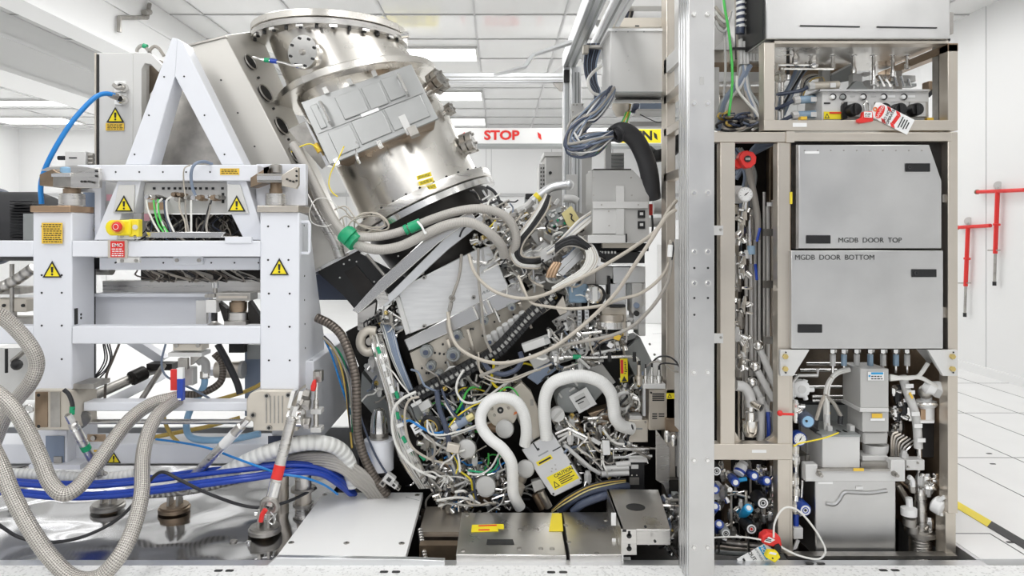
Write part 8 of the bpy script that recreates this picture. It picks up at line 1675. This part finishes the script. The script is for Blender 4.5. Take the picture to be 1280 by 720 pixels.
tilt_block(tm, 758, 560, 3.94, 9, 18, .02, 4, 'paper', .002, 'label'); tilt_block(tm, 745, 552, 3.94, 12, 5, .02, -30, 'lgrey', .002, 'label')
dense(tm, [(700, 535), (760, 545), (815, 560), (812, 575), (760, 600), (735, 600), (700, 560)], 62, 3.95, 4.12, nb=12, nv=30, nt=26, nc=14, ns=20, deg=-35)
tr2 = thing('fitting_cluster', 'dark fittings and valve bodies under the right white hose', 'machine cluster', P(790, 560, 4.1))
dense(tr2, [(765, 485), (800, 480), (806, 530), (785, 555), (760, 545), (700, 545), (690, 525), (740, 520), (765, 530)], 63, 3.96, 4.15, nb=26, nv=30, nt=26, nc=16, ns=24, deg=30, blocks=('dull', 'chrome', 'tan', 'lgrey', 'mgrey', 'brown'))
part('foil_valve', G().lathe(P(782, 500, 3.98), (-.3, .9, .2), [(0, .03), (.02, .055), (.08, .055), (.1, .03)], 10), 'bright', tr2); part('flange_ring', G().ring(P(780, 501, 3.97), (-.3, .9, .2), .05, .01, 22, 8), 'lgrey', tr2); part('brown_casting', G().slab([(735, 517, 4.05), (750, 535, 4.05), (775, 525, 4.05), (766, 508, 4.05)], .1), 'brown', tr2, bev=.006); part('brown_casting', G().slab([(728, 530, 4.08), (740, 545, 4.08), (762, 538, 4.08), (752, 520, 4.08)], .1), 'dull', tr2, bev=.006)
t = thing('clear_lid_box', 'small silver box with a clear lid at the lower end of the right white hose', 'box', P(797, 554, 3.95)); part('body', G().rect(786, 525, 810, 553, 3.94, .12), 'beige', t, bev=.004); part('lid', G().rect(787, 520, 803, 526, 3.95, .1), 'lgrey', t, bev=.003); part('print', G().rect(792, 535, 803, 537, 3.937, .002), 'mgrey', t)
for x, y in ((789, 528), (807, 528)): part('screw', G().disc(x, y, 3.93, 1.3, .012), 'dull', t)
t = thing('electronics_case', 'tan vented electronics case with a yellow warning label beside the column', 'electronics case', P(832, 548, 3.95)); part('body', G().rect(811, 486, 852, 538, 3.9, .25), 'tan', t, bev=.005); part('top_plate', G().rect(804, 480, 832, 486, 3.86, .2), 'lgrey', t, bev=.002); part('side_bar', G().rect(804, 482, 807, 520, 3.87, .04), 'alu', t)
for k in range(4): part('vent_slot', G().rect(815.5, 492 + k * 2.6, 830.5, 493.4 + k * 2.6, 3.896, .005), 'ink', t)
for k in range(5): part('vent_slot', G().rect(815.5 + (k % 2) * 8, 517 + k // 2 * 2.8, 821.5 + (k % 2) * 9, 518.2 + k // 2 * 2.8, 3.896, .005), 'ink', t)
y_ = part('yellow_label', G().rect(833, 491.5, 852, 498.5, 3.896, .003), 'yellow', t); part('triangle', G().poly([(834.5, 497), (840, 497), (837.2, 492.2)], 3.893, .002), 'ink', y_); part('triangle', G().poly([(835.7, 496.4), (838.8, 496.4), (837.2, 493.6)], 3.891, .002), 'yellow', y_)
part('lower_panel', G().rect(832, 523, 852, 540, 3.88, .02), 'brown', t, bev=.002); part('screw', G().disc(814, 491, 3.895, 1.2, .01), 'ink', t)
t = thing('shelf_plate', 'white plate with small knobs behind the column above the electronics case', 'plate', P(835, 482, 4.1)); part('plate', G().poly([(806, 482), (852, 485), (852, 462), (820, 448)], 4.1, .03), 'paper', t)
for x, y in ((834.5, 476.5), (840, 476), (829, 471)): part('knob', G().disc(x, y, 4.09, 1.5, .02), 'ink', t)
t = thing('probe_row', 'row of four upright steel probes on the electronics case', 'probes', P(815, 480, 3.88))
for x, y0, r in ((799, 456, .016), (807, 460, .009), (815, 459, .010), (824, 462, .014)): p_ = part('probe', G().lathe(P(x, 481, 3.88), (0, 0, 1), [(0, r), (.03, r), (.03, r * 1.3), (.05, r * 1.3), (.05, r * .7), ((481 - y0) * 3.88 / F, r * .6)], 10), 'chrome' if x != 799 else 'tan', t); part('tip', G().cyl(P(x, y0, 3.88), P(x, y0 - 5, 3.88), r * .5), 'ink', p_)
hose('black_lead', 'black lead arching from the right probe to the column', 'lead', 'rubber', [(824, 458, 3.88), (826, 455, 3.86), (834, 454, 3.8), (848, 456, 3.6)], 1.0, 3.8); hose('black_lead', 'black lead arching high from the slate box to the column', 'lead', 'rubber', [(815, 453, 3.95), (824, 446, 3.9), (836, 446, 3.85), (845, 452, 3.75), (850, 460, 3.7)], 1.1, 3.85); hose('grey_lead', 'grey lead swooping from the probes past the white plate', 'lead', 'gcable', [(808, 458, 3.9), (818, 452, 3.88), (830, 455, 3.85), (840, 463, 3.8), (849, 465, 3.7)], 1.0, 3.85)
t = thing('terminal_module', 'black terminal module with clear tags at the right end of the silver tubes', 'module', P(798, 612, 3.95)); part('body', G().rect(787, 578, 806, 612, 3.93, .12), 'black', t, bev=.004); part('tag', G().rect(789, 581, 798, 586, 3.925, .006), 'lgrey', t); part('tag', G().rect(787, 574, 809, 578, 3.92, .05), 'lgrey', t); part('tag', G().rect(787, 597, 799, 606, 3.925, .006), 'dull', t)
for x in (790, 796): part('screw', G().disc(x, 594, 3.925, .9, .006), 'bright', t)
t = thing('fin_plate', 'tall stainless fin plate standing left of the column at the bottom', 'plate', P(830, 625, 3.9)); part('blade', G().poly([(820, 600), (829, 606), (837, 626), (837, 560), (820, 537)], 3.85, .012), 'steel', t, bev=.002); part('back_plate', G().rect(837, 540, 852, 640, 3.95, .05), 'lgrey', t)
for y0, y1 in ((548, 556), (583, 605)): part('window', G().rect(838, y0, 846, y1, 3.945, .006), 'ink', t)
for x, y in ((834, 545), (842, 550)): part('valve_top', G().lathe(P(x, y, 3.84), (0, 0, 1), [(-.03, .014), (0, .018), (.02, .018), (.03, .010)], 10), 'chrome', t)
fx = thing('fitting_cluster', 'small black and silver connectors between the raised steel box and the column', 'machine cluster', P(840, 690, 3.6)); dense(fx, [(824, 628), (850, 620), (850, 690), (838, 690), (832, 655)], 64, 3.62, 3.8, nb=26, nv=16, nt=16, nc=8, ns=14, deg=0, blocks=('black', 'mgrey', 'lgrey', 'dull', 'navy')); part('backing', G().rect(836, 600, 858, 692, 3.85, .05), 'dark', fx)  # dark backing imitates shade behind the connectors
for k, (lab, pts) in enumerate((('navy thick hose bending below the silver tubes, upper one', [(700, 640, 3.9), (715, 625, 3.86), (740, 613, 3.84), (765, 609, 3.86), (785, 608, 3.9)]), ('navy thick hose bending below the silver tubes, lower one', [(716, 640, 3.85), (728, 630, 3.83), (748, 622, 3.82), (762, 618, 3.84)]))): hose('navy_hose', lab, 'hose', 'navy', pts, 5.0, 3.85, 'navy hoses below the silver tubes', n=14)
for k in range(4): hose('striped_wire', ['first', 'second', 'third', 'fourth'][k] + ' yellow brown wire running above the navy hoses, counted from the top', 'wire', ['yplate', 'rubber', 'ybrown', 'rubber'][k], [(690, 640 - k, 3.88), (708, 624 - k * 2.2 + 4, 3.84), (735, 608 - k * 2 + 5, 3.82), (760, 602 - k * 1.6 + 4, 3.84), (782, 602 - k, 3.88)], 1.0, 3.84)
t = thing('copper_cluster', 'pair of bronze fittings left of the caution box foot', 'fitting', P(668, 632, 3.95)); part('fitting', G().cyl(P(676, 614, 3.94), P(686, 634, 3.94), .022), 'tan', t); part('fitting', G().cyl(P(668, 618, 3.94), P(678, 636, 3.94), .018), 'brown', t); part('head', G().slab([(664, 603, 3.94), (668, 616, 3.94), (682, 610, 3.94), (677, 599, 3.94)], .05), 'grey', t, bev=.004); part('shaft', G().lathe(P(650, 606, 3.96), (-.4, .2, -1), [(0, .03), (.05, .035), (.07, .02)], 16), 'beige', t)
